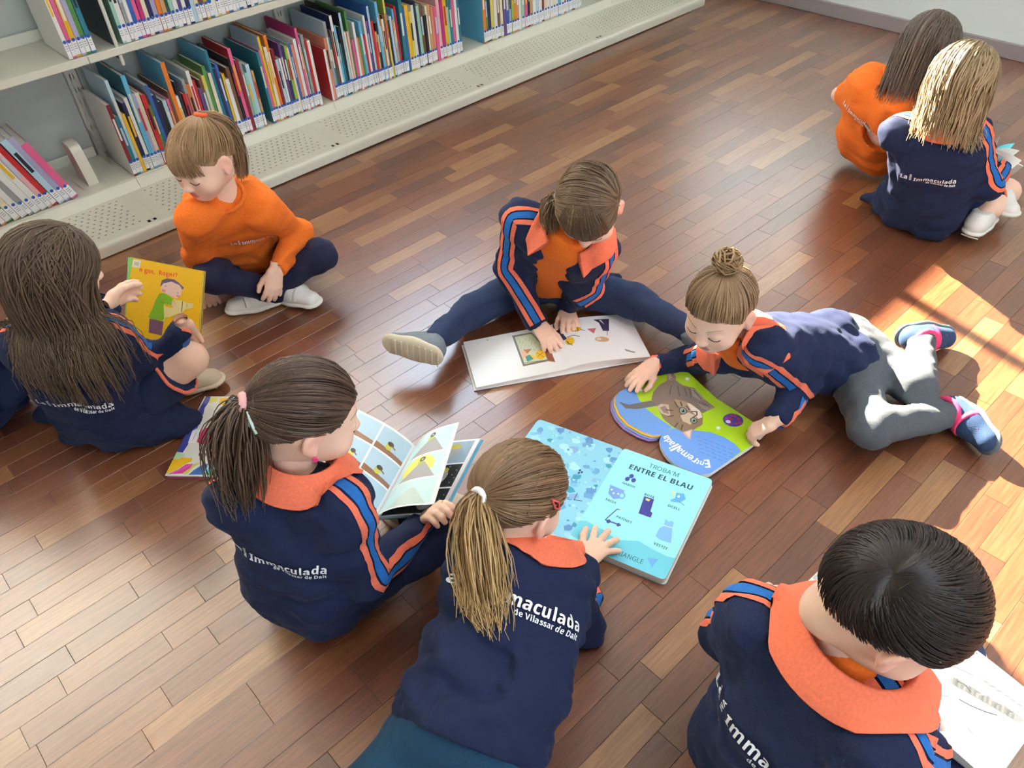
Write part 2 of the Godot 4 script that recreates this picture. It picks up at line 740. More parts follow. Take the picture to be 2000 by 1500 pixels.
# [x0, x1, y0, y1, blind drawn, mullions]
const WINDOWS := [[-1.6, 0.35, 1.5, 3.05, true, [-0.6]], [0.5, 1.75, 1.5, 3.05, true, [1.1]], [1.9, 3.05, 1.63, 2.85, false, [2.78]]]
const ADDED_LEFT_WINDOW := [-0.6, 1.2, 1.3, 2.6]  # unseen, added for fill from the left; the wall around it is closed
const ADDED_FRONT_WINDOWS := [[-0.9, 0.6, 1.3, 2.5]]  # unseen window, added as fill from behind the camera
const SIDE_WINDOW := [-3.0, -1.9, 0.8, 2.2]

# ---------------------------------------------------------------- added fill light at the ceiling
func build_fill_panels() -> void:
	var rim := plain("fill_panel_rim", rgb(236, 236, 234), 0.4)
	var glow := plain("fill_panel_diffuser", rgb(250, 250, 248), 0.6)
	glow.emission_enabled = true
	glow.emission = rgb(246, 250, 255)
	glow.emission_energy_multiplier = 1.6
	for at in [Vector2(0.9, 0.3), Vector2(2.4, 0.3), Vector2(0.9, 1.6), Vector2(2.4, 1.6)]:  # four unseen panels, added to lift the shadows between the children
		var o := thing("added_fill_panel", Vector3(at.x, TOP, at.y), "square light panel added at the ceiling to fill the shadows", "light", "added fill light panels")
		var k := Kit.new()
		for s in [-1.0, 1.0]:
			k.box(Vector3(s * 0.31, -0.02, 0), Vector3(0.02, 0.04, 0.64), 0.002)
			k.box(Vector3(0, -0.02, s * 0.31), Vector3(0.6, 0.04, 0.02), 0.002)
		part("rim", k.build(), rim, o)
		k = Kit.new()
		k.box(Vector3(0, -0.015, 0), Vector3(0.6, 0.02, 0.6))
		part("diffuser", k.build(), glow, o)
		var lamp := AreaLight3D.new()
		lamp.name = "fill_glow"
		lamp.area_size = Vector2(0.58, 0.58)
		lamp.area_normalize_energy = true
		lamp.light_energy = FILL_ENERGY
		lamp.light_color = rgb(246, 250, 255)
		lamp.area_range = 12.0
		lamp.shadow_enabled = true
		lamp.position = Vector3(0, -0.03, 0)
		lamp.rotation.x = -PI / 2
		o.add_child(lamp)

const FILL_ENERGY := 2.1

# ---------------------------------------------------------------- parquet
func build_floor() -> void:
	var rng := RandomNumberGenerator.new()
	rng.seed = 11
	var root := Node3D.new()
	root.name = "floor"
	add_child(root)
	tag(root, "glossy parquet floor of short mixed brown wooden strips", "", "", "structure")
	# screed under the strips
	var k := Kit.new()
	k.box(Vector3((X0 + X1) / 2, -0.11, (Z0 + Z1) / 2), Vector3(X1 - X0, 0.19, Z1 - Z0))
	part("subfloor", k.build(), plain("screed", rgb(70, 45, 32), 0.9), root)
	var tones := [[124, 73, 46], [132, 79, 50], [118, 68, 43], [146, 94, 58], [128, 75, 47], [112, 65, 43], [156, 107, 67], [122, 71, 46], [138, 85, 53], [164, 117, 75], [126, 71, 44], [106, 63, 44]]
	var grain := noise_image("grain", 0.012, 5, Color(0.74, 0.70, 0.66), Color(1.0, 1.0, 1.0), false, 1.0, 1024)
	var wood := []
	for i in tones.size():
		var m := plain("parquet_wood_%d" % i, rgb(tones[i][0], tones[i][1], tones[i][2]), 0.34, 0.68)
		m.albedo_texture = grain
		m.uv1_triplanar = true
		m.uv1_world_triplanar = true
		m.uv1_scale = Vector3(0.55, 6.0, 9.0)
		m.uv1_offset = Vector3(i * 0.37, 0, i * 0.19)
		m.normal_enabled = true
		m.normal_texture = noise_image("grain_relief", 0.02, 4, Color.BLACK, Color.WHITE, true, 2.0, 512)
		m.normal_scale = 0.05
		m.clearcoat_enabled = true
		m.clearcoat = 1.0
		m.clearcoat_roughness = 0.3
		wood.append(m)
	var width := 0.0577
	var strips := []
	var z := Z1
	var row := 0
	while z > Z0 + 0.03:
		var x := X0 + rng.randf_range(-0.3, 0.0)
		while x < X1:
			var length := rng.randf_range(0.24, 0.4)
			if row % 3 == 1:
				length = rng.randf_range(0.28, 0.36)
			var a := maxf(x, X0)
			var b := minf(x + length, X1)
			var tone := rng.randi_range(0, tones.size() - 1)
			if b - a > 0.02:
				strips.append([a, b, z, tone, rng.randf_range(-0.0002, 0.0002)])
			x += length
		z -= width
		row += 1
	# the strips that show largest are parts of their own; the rest is one part per tone, joined
	var cam := Vector3(0, 1.5, 0)
	var ahead := Vector3(0.4789, -0.6764, -0.5596)
	for s in strips:
		var c := Vector3((s[0] + s[1]) / 2, 0, s[2] - width / 2)
		var to := (c - cam)
		var depth := to.dot(ahead)
		var off := (to - ahead * depth).length() / maxf(depth, 0.01)
		s.append((1.0 / (to.length_squared()) * (s[1] - s[0])) if depth > 0.3 and off < 0.82 else 0.0)
	strips.sort_custom(func(p, q): return p[5] > q[5])
	var rest := []
	for i in tones.size():
		rest.append(Kit.new())
	for i in strips.size():
		var s: Array = strips[i]
		var size := Vector3(s[1] - s[0] - 0.0006, 0.012, width - 0.0006)
		var at := Vector3((s[0] + s[1]) / 2, -0.006 + s[4], s[2] - width / 2)
		if i < 300:
			k = Kit.new()
			k.box(Vector3.ZERO, size, 0.0005)
			part("plank", k.build(), wood[s[3]], root).position = at
		else:
			rest[s[3]].box(at, size, 0.0)
	var joined := ArrayMesh.new()
	for i in tones.size():
		var one: ArrayMesh = rest[i].build()
		joined.add_surface_from_arrays(Mesh.PRIMITIVE_TRIANGLES, one.surface_get_arrays(0))
		joined.surface_set_material(i, wood[i])
	tag(part("planks", joined, null, root), "", "", "", "stuff")

# ---------------------------------------------------------------- metal shelving
func sheet_rect(k: Kit, xa: float, xb: float, za: float, zb: float, y: float) -> void:
	if xb - xa > 0.0001 and absf(za - zb) > 0.0001:
		k.face(Vector3(xa, y, zb), Vector3(xb, y, zb), Vector3(xb, y, za), Vector3(xa, y, za))

# a cell of sheet steel with a round hole
func punched(k: Kit, xa: float, xb: float, za: float, zb: float, y: float, r: float) -> void:
	var c := Vector3((xa + xb) / 2, y, (za + zb) / 2)
	var hx := (xb - xa) / 2
	var hz := absf(za - zb) / 2
	var rim := []
	var edge := []
	for i in 8:
		var an := TAU * i / 8.0
		rim.append(c + Vector3(cos(an) * r * 1.2, 0, sin(an) * r))
		edge.append(c + Vector3(signf(snappedf(cos(an), 0.001)) * hx, 0, signf(snappedf(sin(an), 0.001)) * hz))
	for i in 8:
		var j := (i + 1) % 8
		k.face(rim[i], edge[i], edge[j], rim[j])
		k.face(rim[i], rim[j], rim[j] - Vector3(0, 0.0012, 0), rim[i] - Vector3(0, 0.0012, 0))

# a strip with two slots between zb and zc
func slotted_strip(k: Kit, xa: float, xb: float, za: float, zb: float, zc: float, zd: float, y: float, s0: float, s1: float) -> void:
	sheet_rect(k, xa, xb, za, zb, y)
	sheet_rect(k, xa, xb, zc, zd, y)
	sheet_rect(k, xa, s0 - 0.0055, zb, zc, y)
	sheet_rect(k, s0 + 0.0055, s1 - 0.0055, zb, zc, y)
	sheet_rect(k, s1 + 0.0055, xb, zb, zc, y)

func build_shelf() -> void:
	var metal := plain("cream_steel", rgb(214, 213, 198), 0.42, 0.5)
	var panel := plain("grey_steel_panel", rgb(186, 192, 186), 0.5, 0.4)
	var root := thing("bookshelf", Vector3(2.0, 0, -3.2), "long cream metal bookshelf with perforated base running along the wall", "shelf")
	var o := -root.position
	var bays := [-1.01, -0.11, 0.79, 1.69, 2.59, 3.49, 4.18]
	var k: Kit
	# base plinth: front lip, perforated deck with real holes per bay
	var pl := [0.728 - 1.576, 0.728 - 0.788, 0.728, 1.516, 2.304, 3.1, 3.9]
	for b in pl.size() - 1:
		var x0: float = pl[b] + 0.012
		var x1: float = pl[b + 1] + 0.012
		k = Kit.new()
		var prof := [Vector2(-2.735, 0.006), Vector2(-2.733, 0.03), Vector2(-2.734, 0.042), Vector2(-2.738, 0.048), Vector2(-2.745, 0.0512), Vector2(-2.755, 0.0515)]
		var rows := []
		for p in prof:
			rows.append([Vector3(x0 + 0.0002, p.y, p.x), Vector3(x1 - 0.0002, p.y, p.x)])
		k.sheet(rows)
		var base := part("base_deck", k.build(), metal, root)
		base.position = o
		# the deck: a steel sheet with punched round holes and pairs of slots
		var plate := Kit.new()
		var xa := x0 + 0.0002
		var xb := x1 - 0.0002
		var top := 0.0515
		slotted_strip(plate, xa, xb, -2.755, -2.762, -2.78, -2.782, top, x1 - 0.035, x1 - 0.013)
		for r in 9:
			var za := -2.782 - r * 0.0262
			var first := xa + 0.04 + (0.0125 if r % 2 else 0.0)
			sheet_rect(plate, xa, first, za, za - 0.0262, top)
			var hx := first
			while hx + 0.025 < xb - 0.04:
				punched(plate, hx, hx + 0.025, za, za - 0.0262, top, 0.0036)
				hx += 0.025
			sheet_rect(plate, hx, xb, za, za - 0.0262, top)
		var z_end := -2.782 - 9 * 0.0262
		slotted_strip(plate, xa, xb, z_end, -3.028, -3.046, -3.06, top, x1 - 0.035, x1 - 0.013)
		part("deck_plate", plate.build(), metal, root).position = o
	# shelves: lip, plate and raised back edge for each bay
	for b in bays.size() - 1:
		var x0: float = bays[b] + 0.0006
		var x1: float = bays[b + 1] - 0.0006
		for level in 2:
			var y := 0.09 if level == 0 else 0.545
			k = Kit.new()
			k.box(Vector3((x0 + x1) / 2, y - 0.002, -3.205), Vector3(x1 - x0, 0.004, 0.31))
			if level == 0:
				var rows := []
				for p in [Vector2(-3.03, 0.05), Vector2(-3.034, 0.058), Vector2(-3.045, 0.074), Vector2(-3.05, 0.086), Vector2(-3.052, 0.09), Vector2(-3.056, 0.0905)]:
					rows.append([Vector3(x0, p.y, p.x), Vector3(x1, p.y, p.x)])
				k.sheet(rows)
			else:
				k.box(Vector3((x0 + x1) / 2, y - 0.013, -3.054), Vector3(x1 - x0, 0.027, 0.009), 0.003)
			k.box(Vector3((x0 + x1) / 2, y + 0.02, -3.352), Vector3(x1 - x0 - 0.06, 0.04, 0.006), 0.002)
			part("shelf_plate", k.build(), metal, root).position = o
			# side brackets
			for s in [x0 + 0.022, x1 - 0.022]:
				k = Kit.new()
				var br := [Vector3(s, y, -3.35), Vector3(s, y + 0.11, -3.35), Vector3(s, y + 0.07, -3.29), Vector3(s, y + 0.02, -3.24), Vector3(s, y, -3.22)]
				for i in range(1, 4):
					k.tri(br[0], br[i], br[i + 1])
					k.tri(br[0] + Vector3(0.0015, 0, 0), br[i + 1] + Vector3(0.0015, 0, 0), br[i] + Vector3(0.0015, 0, 0))
				part("bracket", k.build(), metal, root).position = o
	# uprights with paired slots, back panels
	for b in bays.size():
		# a folded steel channel; its front has pairs of punched slots
		k = Kit.new()
		var ux: float = bays[b]
		var cuts := [ux - 0.023, ux - 0.00825, ux - 0.00375, ux + 0.00375, ux + 0.00825, ux + 0.023]
		for i in 24:
			var ya := 0.01 + i * 0.0495
			var yb := ya + 0.0285
			var yc := ya + 0.0495
			k.face(Vector3(cuts[0], yb, -3.36), Vector3(cuts[5], yb, -3.36), Vector3(cuts[5], ya, -3.36), Vector3(cuts[0], ya, -3.36))
			for c in [0, 2, 4]:
				k.face(Vector3(cuts[c], yc, -3.36), Vector3(cuts[c + 1], yc, -3.36), Vector3(cuts[c + 1], yb, -3.36), Vector3(cuts[c], yb, -3.36))
		for s in [-1.0, 1.0]:
			k.box(Vector3(ux + s * 0.0222, 0.6, -3.3755), Vector3(0.0016, 1.18, 0.031))
		part("upright", k.build(), metal, root).position = o
		if b + 1 < bays.size():
			k = Kit.new()
			k.box(Vector3((bays[b] + bays[b + 1]) / 2, 0.6, -3.385), Vector3(bays[b + 1] - bays[b] - 0.046, 1.18, 0.006))
			part("back_panel", k.build(), panel, root).position = o
	# top cover of the shelving
	k = Kit.new()
	k.box(Vector3(1.58, 1.2, -3.225), Vector3(5.2, 0.025, 0.34), 0.004)
	part("top_panel", k.build(), metal, root).position = o

# ---------------------------------------------------------------- books on the shelf
const INKS := {
	"white": [226, 226, 222], "cream": [224, 214, 186], "pale blue": [176, 206, 222], "sky blue": [96, 176, 214], "teal": [40, 120, 140], "blue": [44, 96, 168], "navy": [38, 46, 88],
	"red": [188, 42, 48], "dark red": [128, 34, 44], "pink": [214, 96, 142], "pale pink": [228, 176, 180], "magenta": [182, 48, 118], "orange": [218, 122, 44], "tan": [196, 150, 104], "brown": [112, 78, 60],
	"yellow": [224, 178, 44], "lemon": [214, 200, 96], "green": [84, 138, 72], "lime green": [146, 178, 70], "dark green": [40, 84, 62], "mint green": [150, 196, 176], "lavender": [168, 164, 200], "purple": [100, 70, 128],
	"black": [36, 38, 46], "grey": [150, 152, 152], "salmon": [212, 132, 108]
}
var book_meshes := {}

func ink(called: String) -> Color:
	var v: Array = INKS[called]
	return rgb(v[0], v[1], v[2])

func book_mat(called: String) -> StandardMaterial3D:
	return plain("cover_" + called.replace(" ", "_"), ink(called), 0.35, 0.5)

# a closed book, spine to the front (+z), standing on its lower edge
func shelf_book(at: Vector3, th: float, hgt: float, dep: float, col: String, lean: float, title: String, row: String, labelled := true, cover := "", near := "") -> void:
	var size := "thin" if th < 0.0085 else ("thick" if th > 0.014 else "slim")
	var o := thing("picture_book", at, "%s %s book %s %s" % [size, col, near, row], "book", "books " + row)
	o.rotation.z = lean
	o.position.y += absf(sin(lean)) * th * 0.5 + 0.0004
	var bd := 0.0016
	var k := Kit.new()
	for s in [-1.0, 1.0]:
		k.box(Vector3(s * (th / 2 - bd / 2), hgt / 2, -dep / 2), Vector3(bd, hgt, dep), 0.0005)
	k.box(Vector3(0, hgt / 2, -0.0012), Vector3(th - 0.0004, hgt, 0.0024), 0.0009)
	part("cover", k.build(), book_mat(cover if cover else col), o)
	if cover:
		k = Kit.new()
		k.box(Vector3(0, hgt / 2, 0.0003), Vector3(th, hgt - 0.001, 0.001))
		part("spine", k.build(), book_mat(col), o)
	k = Kit.new()
	k.box(Vector3(0, hgt / 2, -dep / 2 - 0.001), Vector3(th - bd * 2 - 0.0004, hgt - 0.008, dep - 0.008))
	part("pages", k.build(), plain("page_edges", rgb(232, 226, 212), 0.9), o)
	if labelled:
		k = Kit.new()
		k.box(Vector3(0, 0.031, 0.0012), Vector3(th - 0.0008, 0.046, 0.0006))
		part("spine_label", k.build(), plain("label_paper", rgb(232, 234, 236), 0.7), o)
		k = Kit.new()
		k.disc(Vector3(0, 0.056, 0.001), Vector3.BACK, 0.0058, 12, 0.0009)
		part("blue_dot", k.build(), plain("dot_blue", rgb(34, 84, 178), 0.5), o)
		k = Kit.new()
		for i in 3:
			k.box(Vector3(0, 0.042 - i * 0.007, 0.0016), Vector3(th * 0.55, 0.0016, 0.0002))
		part("print", k.build(), plain("print_grey", rgb(96, 98, 106), 0.8), o)
	if title:
		k = Kit.new()
		k.box(Vector3(0, hgt * 0.66, 0.0012), Vector3(th * 0.5, hgt * 0.3, 0.0004))
		part("spine_title", k.build(), book_mat(title), o)

func spine_of(spec: String) -> String:
	return spec.trim_suffix("+").trim_suffix("-").get_slice("/", 0)

func near_words(inks: Array, i: int) -> String:
	if i == 0:
		return "left of the %s one" % spine_of(inks[1])
	if i == inks.size() - 1:
		return "right of the %s one" % spine_of(inks[i - 1])
	return "between %s and %s" % [spine_of(inks[i - 1]), spine_of(inks[i + 1])]

func book_run(x: float, y: float, inks: Array, seed_value: int, row: String, th_lo: float, th_hi: float, h_lo: float, h_hi: float, lean := 0.0, x_end := 0.0) -> float:
	var rng := RandomNumberGenerator.new()
	rng.seed = seed_value
	var ths := []
	var total := 0.0
	for i in inks.size():
		ths.append(rng.randf_range(th_lo, th_hi))
		total += ths[i]
	var fit := (x_end - x) / total * cos(lean) if x_end > x else 1.0
	var titles := ["white", "cream", "yellow", "", "", "red", "black", "", "pale blue", ""]
	for i in inks.size():
		var th: float = ths[i] * fit
		var spec: String = inks[i]
		var hgt := rng.randf_range(h_lo, h_hi)
		if spec.ends_with("+"):
			hgt = h_hi + rng.randf_range(0.02, 0.05)
		elif spec.ends_with("-"):
			hgt = h_lo - 0.02
		var col := spec.trim_suffix("+").trim_suffix("-")
		var cover := ""
		if "/" in col:
			cover = col.get_slice("/", 1)
			col = col.get_slice("/", 0)
		var t: String = titles[rng.randi_range(0, titles.size() - 1)]
		shelf_book(Vector3(x + th / 2, y, -3.058 - rng.randf_range(0.0, 0.006)), th - 0.0006, hgt, rng.randf_range(0.2, 0.27), col, lean + rng.randf_range(-0.012, 0.012), "" if t == col else t, row, rng.randf() < 0.93, cover, near_words(inks, i))
		x += th / cos(lean)
	return x

func build_shelf_books() -> void:
	# first run: from the big white picture book to the pair of grey ones, behind the girl in orange
	book_run(0.79, 0.0915, ["dark red/white", "teal-", "pale blue+", "yellow-", "navy", "white", "sky blue/teal+", "lavender", "cream", "red", "green-", "blue/pale blue", "navy", "black-", "pale blue-", "pink-", "brown", "orange/sky blue+", "white-", "black", "red-", "grey/pale blue", "orange", "white", "red", "purple-", "brown", "lemon", "green", "cream", "teal/sky blue+", "navy/sky blue", "blue", "yellow", "white-", "brown", "black", "pink/red+", "dark red", "grey", "mint green-", "pale blue", "tan-"], 3, "behind the orange sweater", 0.009, 0.0145, 0.25, 0.31, 0.0, 1.37)
	book_run(1.4, 0.0915, ["teal/teal", "pink", "yellow/pale blue+", "cream", "orange+", "dark red", "pale blue-", "white-", "purple", "navy", "lime green", "cream", "blue/pale blue", "salmon", "white", "pink/magenta+", "mint green", "grey", "red", "white"], 5, "beside the big teal cover", 0.009, 0.015, 0.26, 0.31, 0.0, 1.645)
	book_run(1.695, 0.0915, ["white/red-", "salmon", "grey/pale blue+", "teal", "brown", "white/navy+", "sky blue", "teal-", "black", "pale blue/black+", "cream", "pale pink", "green+", "pink-", "white", "salmon-", "green-", "sky blue", "red-", "white", "purple/magenta", "pale blue/blue+", "red", "tan-", "black", "sky blue/sky blue+", "orange", "cream", "brown", "lemon/lime green+", "navy", "pale blue", "tan", "sky blue", "red", "black-"], 7, "right of the red cover", 0.0085, 0.013, 0.24, 0.3, 0.0, 2.1)
	book_run(2.1, 0.0915, ["teal/teal+", "blue", "yellow", "lemon", "white", "navy", "mint green", "brown", "black-", "cream", "tan", "salmon", "pink", "pale pink", "magenta", "yellow", "mint green-", "teal/mint green", "pink", "white", "teal"], 9, "left of the blue folder", 0.012, 0.019, 0.24, 0.3, 0.0, 2.44)
	book_run(2.58, 0.0915, ["orange/sky blue+", "green", "navy", "lemon-", "white", "brown", "cream", "purple", "blue", "lavender", "lime green", "orange", "tan", "white", "mint green", "pink", "black", "tan", "white", "pale blue", "white", "dark red", "cream", "white", "white", "cream", "white", "sky blue", "white", "salmon", "white", "pale blue", "tan", "brown", "white", "white", "pale blue"], 15, "right of the blue folder", 0.014, 0.022, 0.22, 0.27, 0.0, 3.27)
	# leaning books at the near end with the thick white book end
	book_run(0.06, 0.0915, ["yellow", "red", "white", "pale blue", "cream", "red", "white", "dark red", "cream", "pink", "salmon", "green", "cream", "white", "grey", "white", "white", "pale pink", "red", "pale blue", "lavender", "pink-"], 21, "in the half-empty bay", 0.016, 0.024, 0.27, 0.31, 0.32, 0.58)
	# upper shelf
	book_run(0.735, 0.5465, ["white/white", "pink", "yellow-", "lavender", "green", "teal"], 27, "left of the shelf divider", 0.011, 0.016, 0.25, 0.3, 0.0, 0.83)
	book_run(0.925, 0.5465, ["mint green", "white", "grey", "white", "blue", "pink", "magenta", "cream", "navy", "lavender", "orange", "tan", "dark green", "mint green", "white", "purple", "white", "navy", "pale blue", "cream", "brown", "yellow", "teal", "white", "lemon", "white", "orange", "blue", "white", "pale blue", "blue", "white", "navy", "white", "teal", "cream", "white", "pale blue", "white", "tan", "white", "mint green", "white", "white", "purple", "white", "pale blue", "white"], 31, "on the upper shelf", 0.014, 0.021, 0.25, 0.3, 0.0, 1.665)
	# divider at the end of the upper row and the thick white book end below
	var steel := plain("divider_steel", rgb(74, 84, 88), 0.5)
	var edge := plain("cream_steel", rgb(214, 213, 198), 0.42)
	var o := thing("shelf_divider", Vector3(0.9, 0.5, -3.06), "dark steel divider with a pale front edge at the end of the upper row", "divider")
	var k := Kit.new()
	k.box(Vector3(0, 0.2, -0.13), Vector3(0.004, 0.4, 0.25))
	part("plate", k.build(), steel, o)
	k = Kit.new()
	k.box(Vector3(0, 0.19, 0.0), Vector3(0.012, 0.42, 0.012), 0.003)
	part("front_edge", k.build(), edge, o)
	o = thing("book_end", Vector3(0.655, 0.0915, -3.16), "thick cream book end with rounded top on the half-empty shelf", "book end")
	k = Kit.new()
	var rows := []
	for s in [-1.0, 1.0]:
		var row := []
		for q in [Vector2(-0.05, 0), Vector2(-0.05, 0.12), Vector2(-0.045, 0.145), Vector2(-0.03, 0.16), Vector2(0.03, 0.16), Vector2(0.045, 0.145), Vector2(0.05, 0.12), Vector2(0.05, 0)]:
			row.append(Vector3(s * 0.019, q.y, q.x))
		rows.append(row)
	k.sheet(rows)
	for s in 2:
		for i in range(1, 7):
			if s == 0:
				k.tri(rows[s][0], rows[s][i], rows[s][i + 1])
			else:
				k.tri(rows[s][0], rows[s][i + 1], rows[s][i])
	var body := part("body", k.build(), edge, o)
	body.rotation.z = 0.06
	k = Kit.new()
	k.box(Vector3(0, 0.001, 0), Vector3(0.09, 0.002, 0.12), 0.0005)
	part("foot", k.build(), edge, o)
	# dark box standing at the far empty end
	o = thing("document_box", Vector3(3.6, 0.0915, -3.16), "dark box standing at the far empty end of the lower shelf", "box")
	k = Kit.new()
	k.box(Vector3(0, 0.1, 0), Vector3(0.1, 0.2, 0.16), 0.004)
	part("body", k.build(), plain("dark_card", rgb(58, 52, 50), 0.7), o)
	k = Kit.new()
	k.box(Vector3(0, 0.03, 0.081), Vector3(0.07, 0.05, 0.001))
	part("label", k.build(), plain("label_paper", rgb(232, 234, 236), 0.7), o)

# ---------------------------------------------------------------- people
var head_arr := []
var head_field: Field
var hands := {}
var shoe_kits := {}
var letters := []
var folds: FastNoiseLite
var fine_folds: FastNoiseLite

func lin(c: Color) -> Color:
	return c.srgb_to_linear()

func make_head() -> void:
	var f := Field.new(Vector3(-0.1, -0.15, -0.115), Vector3(0.1, 0.11, 0.12), 0.003)
	var I := Basis.IDENTITY
	f.ball(Vector3(0, 0.012, -0.008), I, Vector3(0.072, 0.08, 0.088), 0.02)
	f.ball(Vector3(0, -0.034, 0.024), I, Vector3(0.058, 0.064, 0.058), 0.03)
	f.cone(Vector3(0, -0.05, -0.022), Vector3(0, -0.075, -0.028), 0.038, 0.034, 0.03)
	f.ball(Vector3(0, -0.074, 0.054), I, Vector3(0.028, 0.02, 0.024), 0.03)
	for s in [-1.0, 1.0]:
		f.ball(Vector3(s * 0.034, -0.04, 0.053), I, Vector3(0.026, 0.026, 0.023), 0.02)
		f.ball(Vector3(s * 0.029, -0.004, 0.094), I, Vector3(0.017, 0.012, 0.014), 0.016, true)
		f.ball(Vector3(s * 0.029, -0.008, 0.0685), I, Vector3(0.0145, 0.012, 0.0125), 0.006)
		var eb := Basis(Vector3.UP, s * -0.35)
		f.ball(Vector3(s * 0.075, -0.012, -0.008), eb, Vector3(0.0075, 0.024, 0.016), 0.01)
		f.ball(Vector3(s * 0.084, -0.009, -0.002), eb, Vector3(0.0065, 0.014, 0.009), 0.006, true)
		f.ball(Vector3(s * 0.073, -0.034, 0.0), I, Vector3(0.006, 0.009, 0.008), 0.008)
	f.cone(Vector3(0, -0.004, 0.079), Vector3(0, -0.028, 0.089), 0.005, 0.0075, 0.012)
	f.ball(Vector3(0, -0.031, 0.091), I, Vector3(0.009, 0.008, 0.009), 0.008)
	for s in [-1.0, 1.0]:
		f.ball(Vector3(s * 0.009, -0.034, 0.0855), I, Vector3(0.006, 0.0055, 0.007), 0.006)
	f.cone(Vector3(-0.013, -0.0535, 0.0805), Vector3(0.013, -0.0535, 0.0805), 0.0042, 0.0042, 0.006)
	f.cone(Vector3(-0.010, -0.0605, 0.0795), Vector3(0.010, -0.0605, 0.0795), 0.005, 0.005, 0.006)
	f.cone(Vector3(-0.016, -0.057, 0.0885), Vector3(0.016, -0.057, 0.0885), 0.003, 0.003, 0.004, Vector3.ZERO, 1.0, true)
	head_field = f
	head_arr = f.mesh()

func head_colors(skin: Color) -> PackedColorArray:
	var out := PackedColorArray()
	var lips := lin(rgb(206, 120, 118))
	var rosy := lin(rgb(232, 150, 136))
	for p: Vector3 in head_arr[0]:
		var c := skin
		if p.z > 0.04:
			var ch := Vector2(absf(p.x) - 0.037, p.y + 0.038).length()
			c = c.lerp(rosy, 0.4 * clampf(1.0 - ch / 0.026, 0.0, 1.0))
			var lp := Vector2(p.x / 0.018, (p.y + 0.057) / 0.0095).length()
			if p.z > 0.07:
				c = c.lerp(lips, clampf((1.15 - lp) * 4.0, 0.0, 1.0))
		elif absf(p.x) > 0.07:
			c = c.lerp(rosy, 0.35)
		out.append(c)
	return out

# hand: wrist at the origin, fingers along +x, back of the hand +y, thumb side +z
func make_hand(curl: float, splay: float, thumb_in: float) -> Array:
	var f := Field.new(Vector3(-0.03, -0.075, -0.06), Vector3(0.125, 0.03, 0.075), 0.0028)
	f.cone(Vector3(-0.03, 0, 0), Vector3(0.008, 0, 0), 0.0175, 0.017, 0.01, Vector3.UP, 1.25)
	var roots := [Vector3(0.052, 0.001, 0.019), Vector3(0.055, 0.002, 0.006), Vector3(0.053, 0.001, -0.007), Vector3(0.047, -0.001, -0.018)]
	var lens := [0.044, 0.049, 0.045, 0.036]
	for i in 4:
		f.cone(Vector3(0.005, 0, roots[i].z * 0.55), roots[i], 0.0135, 0.0088, 0.01, Vector3.UP, 1.25)
		var an: float = splay * [0.5, 0.12, -0.22, -0.6][i]
		var p: Vector3 = roots[i]
		var bend: float = curl * [0.75, 0.9, 1.0, 1.05][i]
		var pitch := -bend * 0.45
		var r := 0.0078 if i < 3 else 0.0068
		for s in 3:
			var l: float = lens[i] * [0.45, 0.31, 0.24][s]
			var dir := Vector3(cos(pitch) * cos(an), sin(pitch), cos(pitch) * sin(an))
			var q := p + dir * l
			f.cone(p, q, r, r * 0.93, 0.004)
			p = q
			r *= 0.93
			pitch -= bend * 0.55
	var t0 := Vector3(0.012, -0.003, 0.014)
	var t1 := t0 + Vector3(0.022, -0.006 - thumb_in * 0.012, 0.017 - thumb_in * 0.006)
	var t2 := t1 + Vector3(0.02, -0.002 - thumb_in * 0.014, 0.010 - thumb_in * 0.010)
	var t3 := t2 + Vector3(0.0165, -thumb_in * 0.006, 0.003 - thumb_in * 0.010)
	f.cone(t0, t1, 0.0125, 0.0092, 0.01)
	f.cone(t1, t2, 0.0088, 0.008, 0.004)
	f.cone(t2, t3, 0.008, 0.0068, 0.003)
	return f.mesh()

# shoe: ankle over the origin, toe along +x, sole at y = 0
func make_shoe() -> void:
	var lo := Vector3(-0.08, -0.02, -0.06)
	var hi := Vector3(0.15, 0.12, 0.06)
	var up := Field.new(lo, hi, 0.004)
	up.cone(Vector3(-0.02, 0.032, 0), Vector3(0.03, 0.032, 0), 0.031, 0.033, 0.02)
	up.cone(Vector3(0.03, 0.03, 0), Vector3(0.092, 0.022, 0.003), 0.034, 0.029, 0.02, Vector3.UP, 1.15)
	up.cone(Vector3(-0.012, 0.04, 0), Vector3(-0.004, 0.062, 0), 0.033, 0.031, 0.02)
	up.cone(Vector3(0.02, 0.05, 0), Vector3(0.05, 0.036, 0), 0.022, 0.02, 0.02)
	up.cut(Vector3(-0.004, 0.073, 0), Vector3(0.15, 0.98, 0).normalized(), 0.08)
	up.floor_cut(0.012)
	shoe_kits.upper = up.mesh()
	var so := Field.new(lo, hi, 0.004)
	so.cone(Vector3(-0.022, 0.012, 0), Vector3(0.03, 0.012, -0.002), 0.036, 0.035, 0.03, Vector3.UP, 3.0)
	so.cone(Vector3(0.03, 0.012, -0.002), Vector3(0.093, 0.013, 0.003), 0.036, 0.036, 0.03, Vector3.UP, 3.0)
	so.floor_cut(0.0)
	shoe_kits.sole = so.mesh()

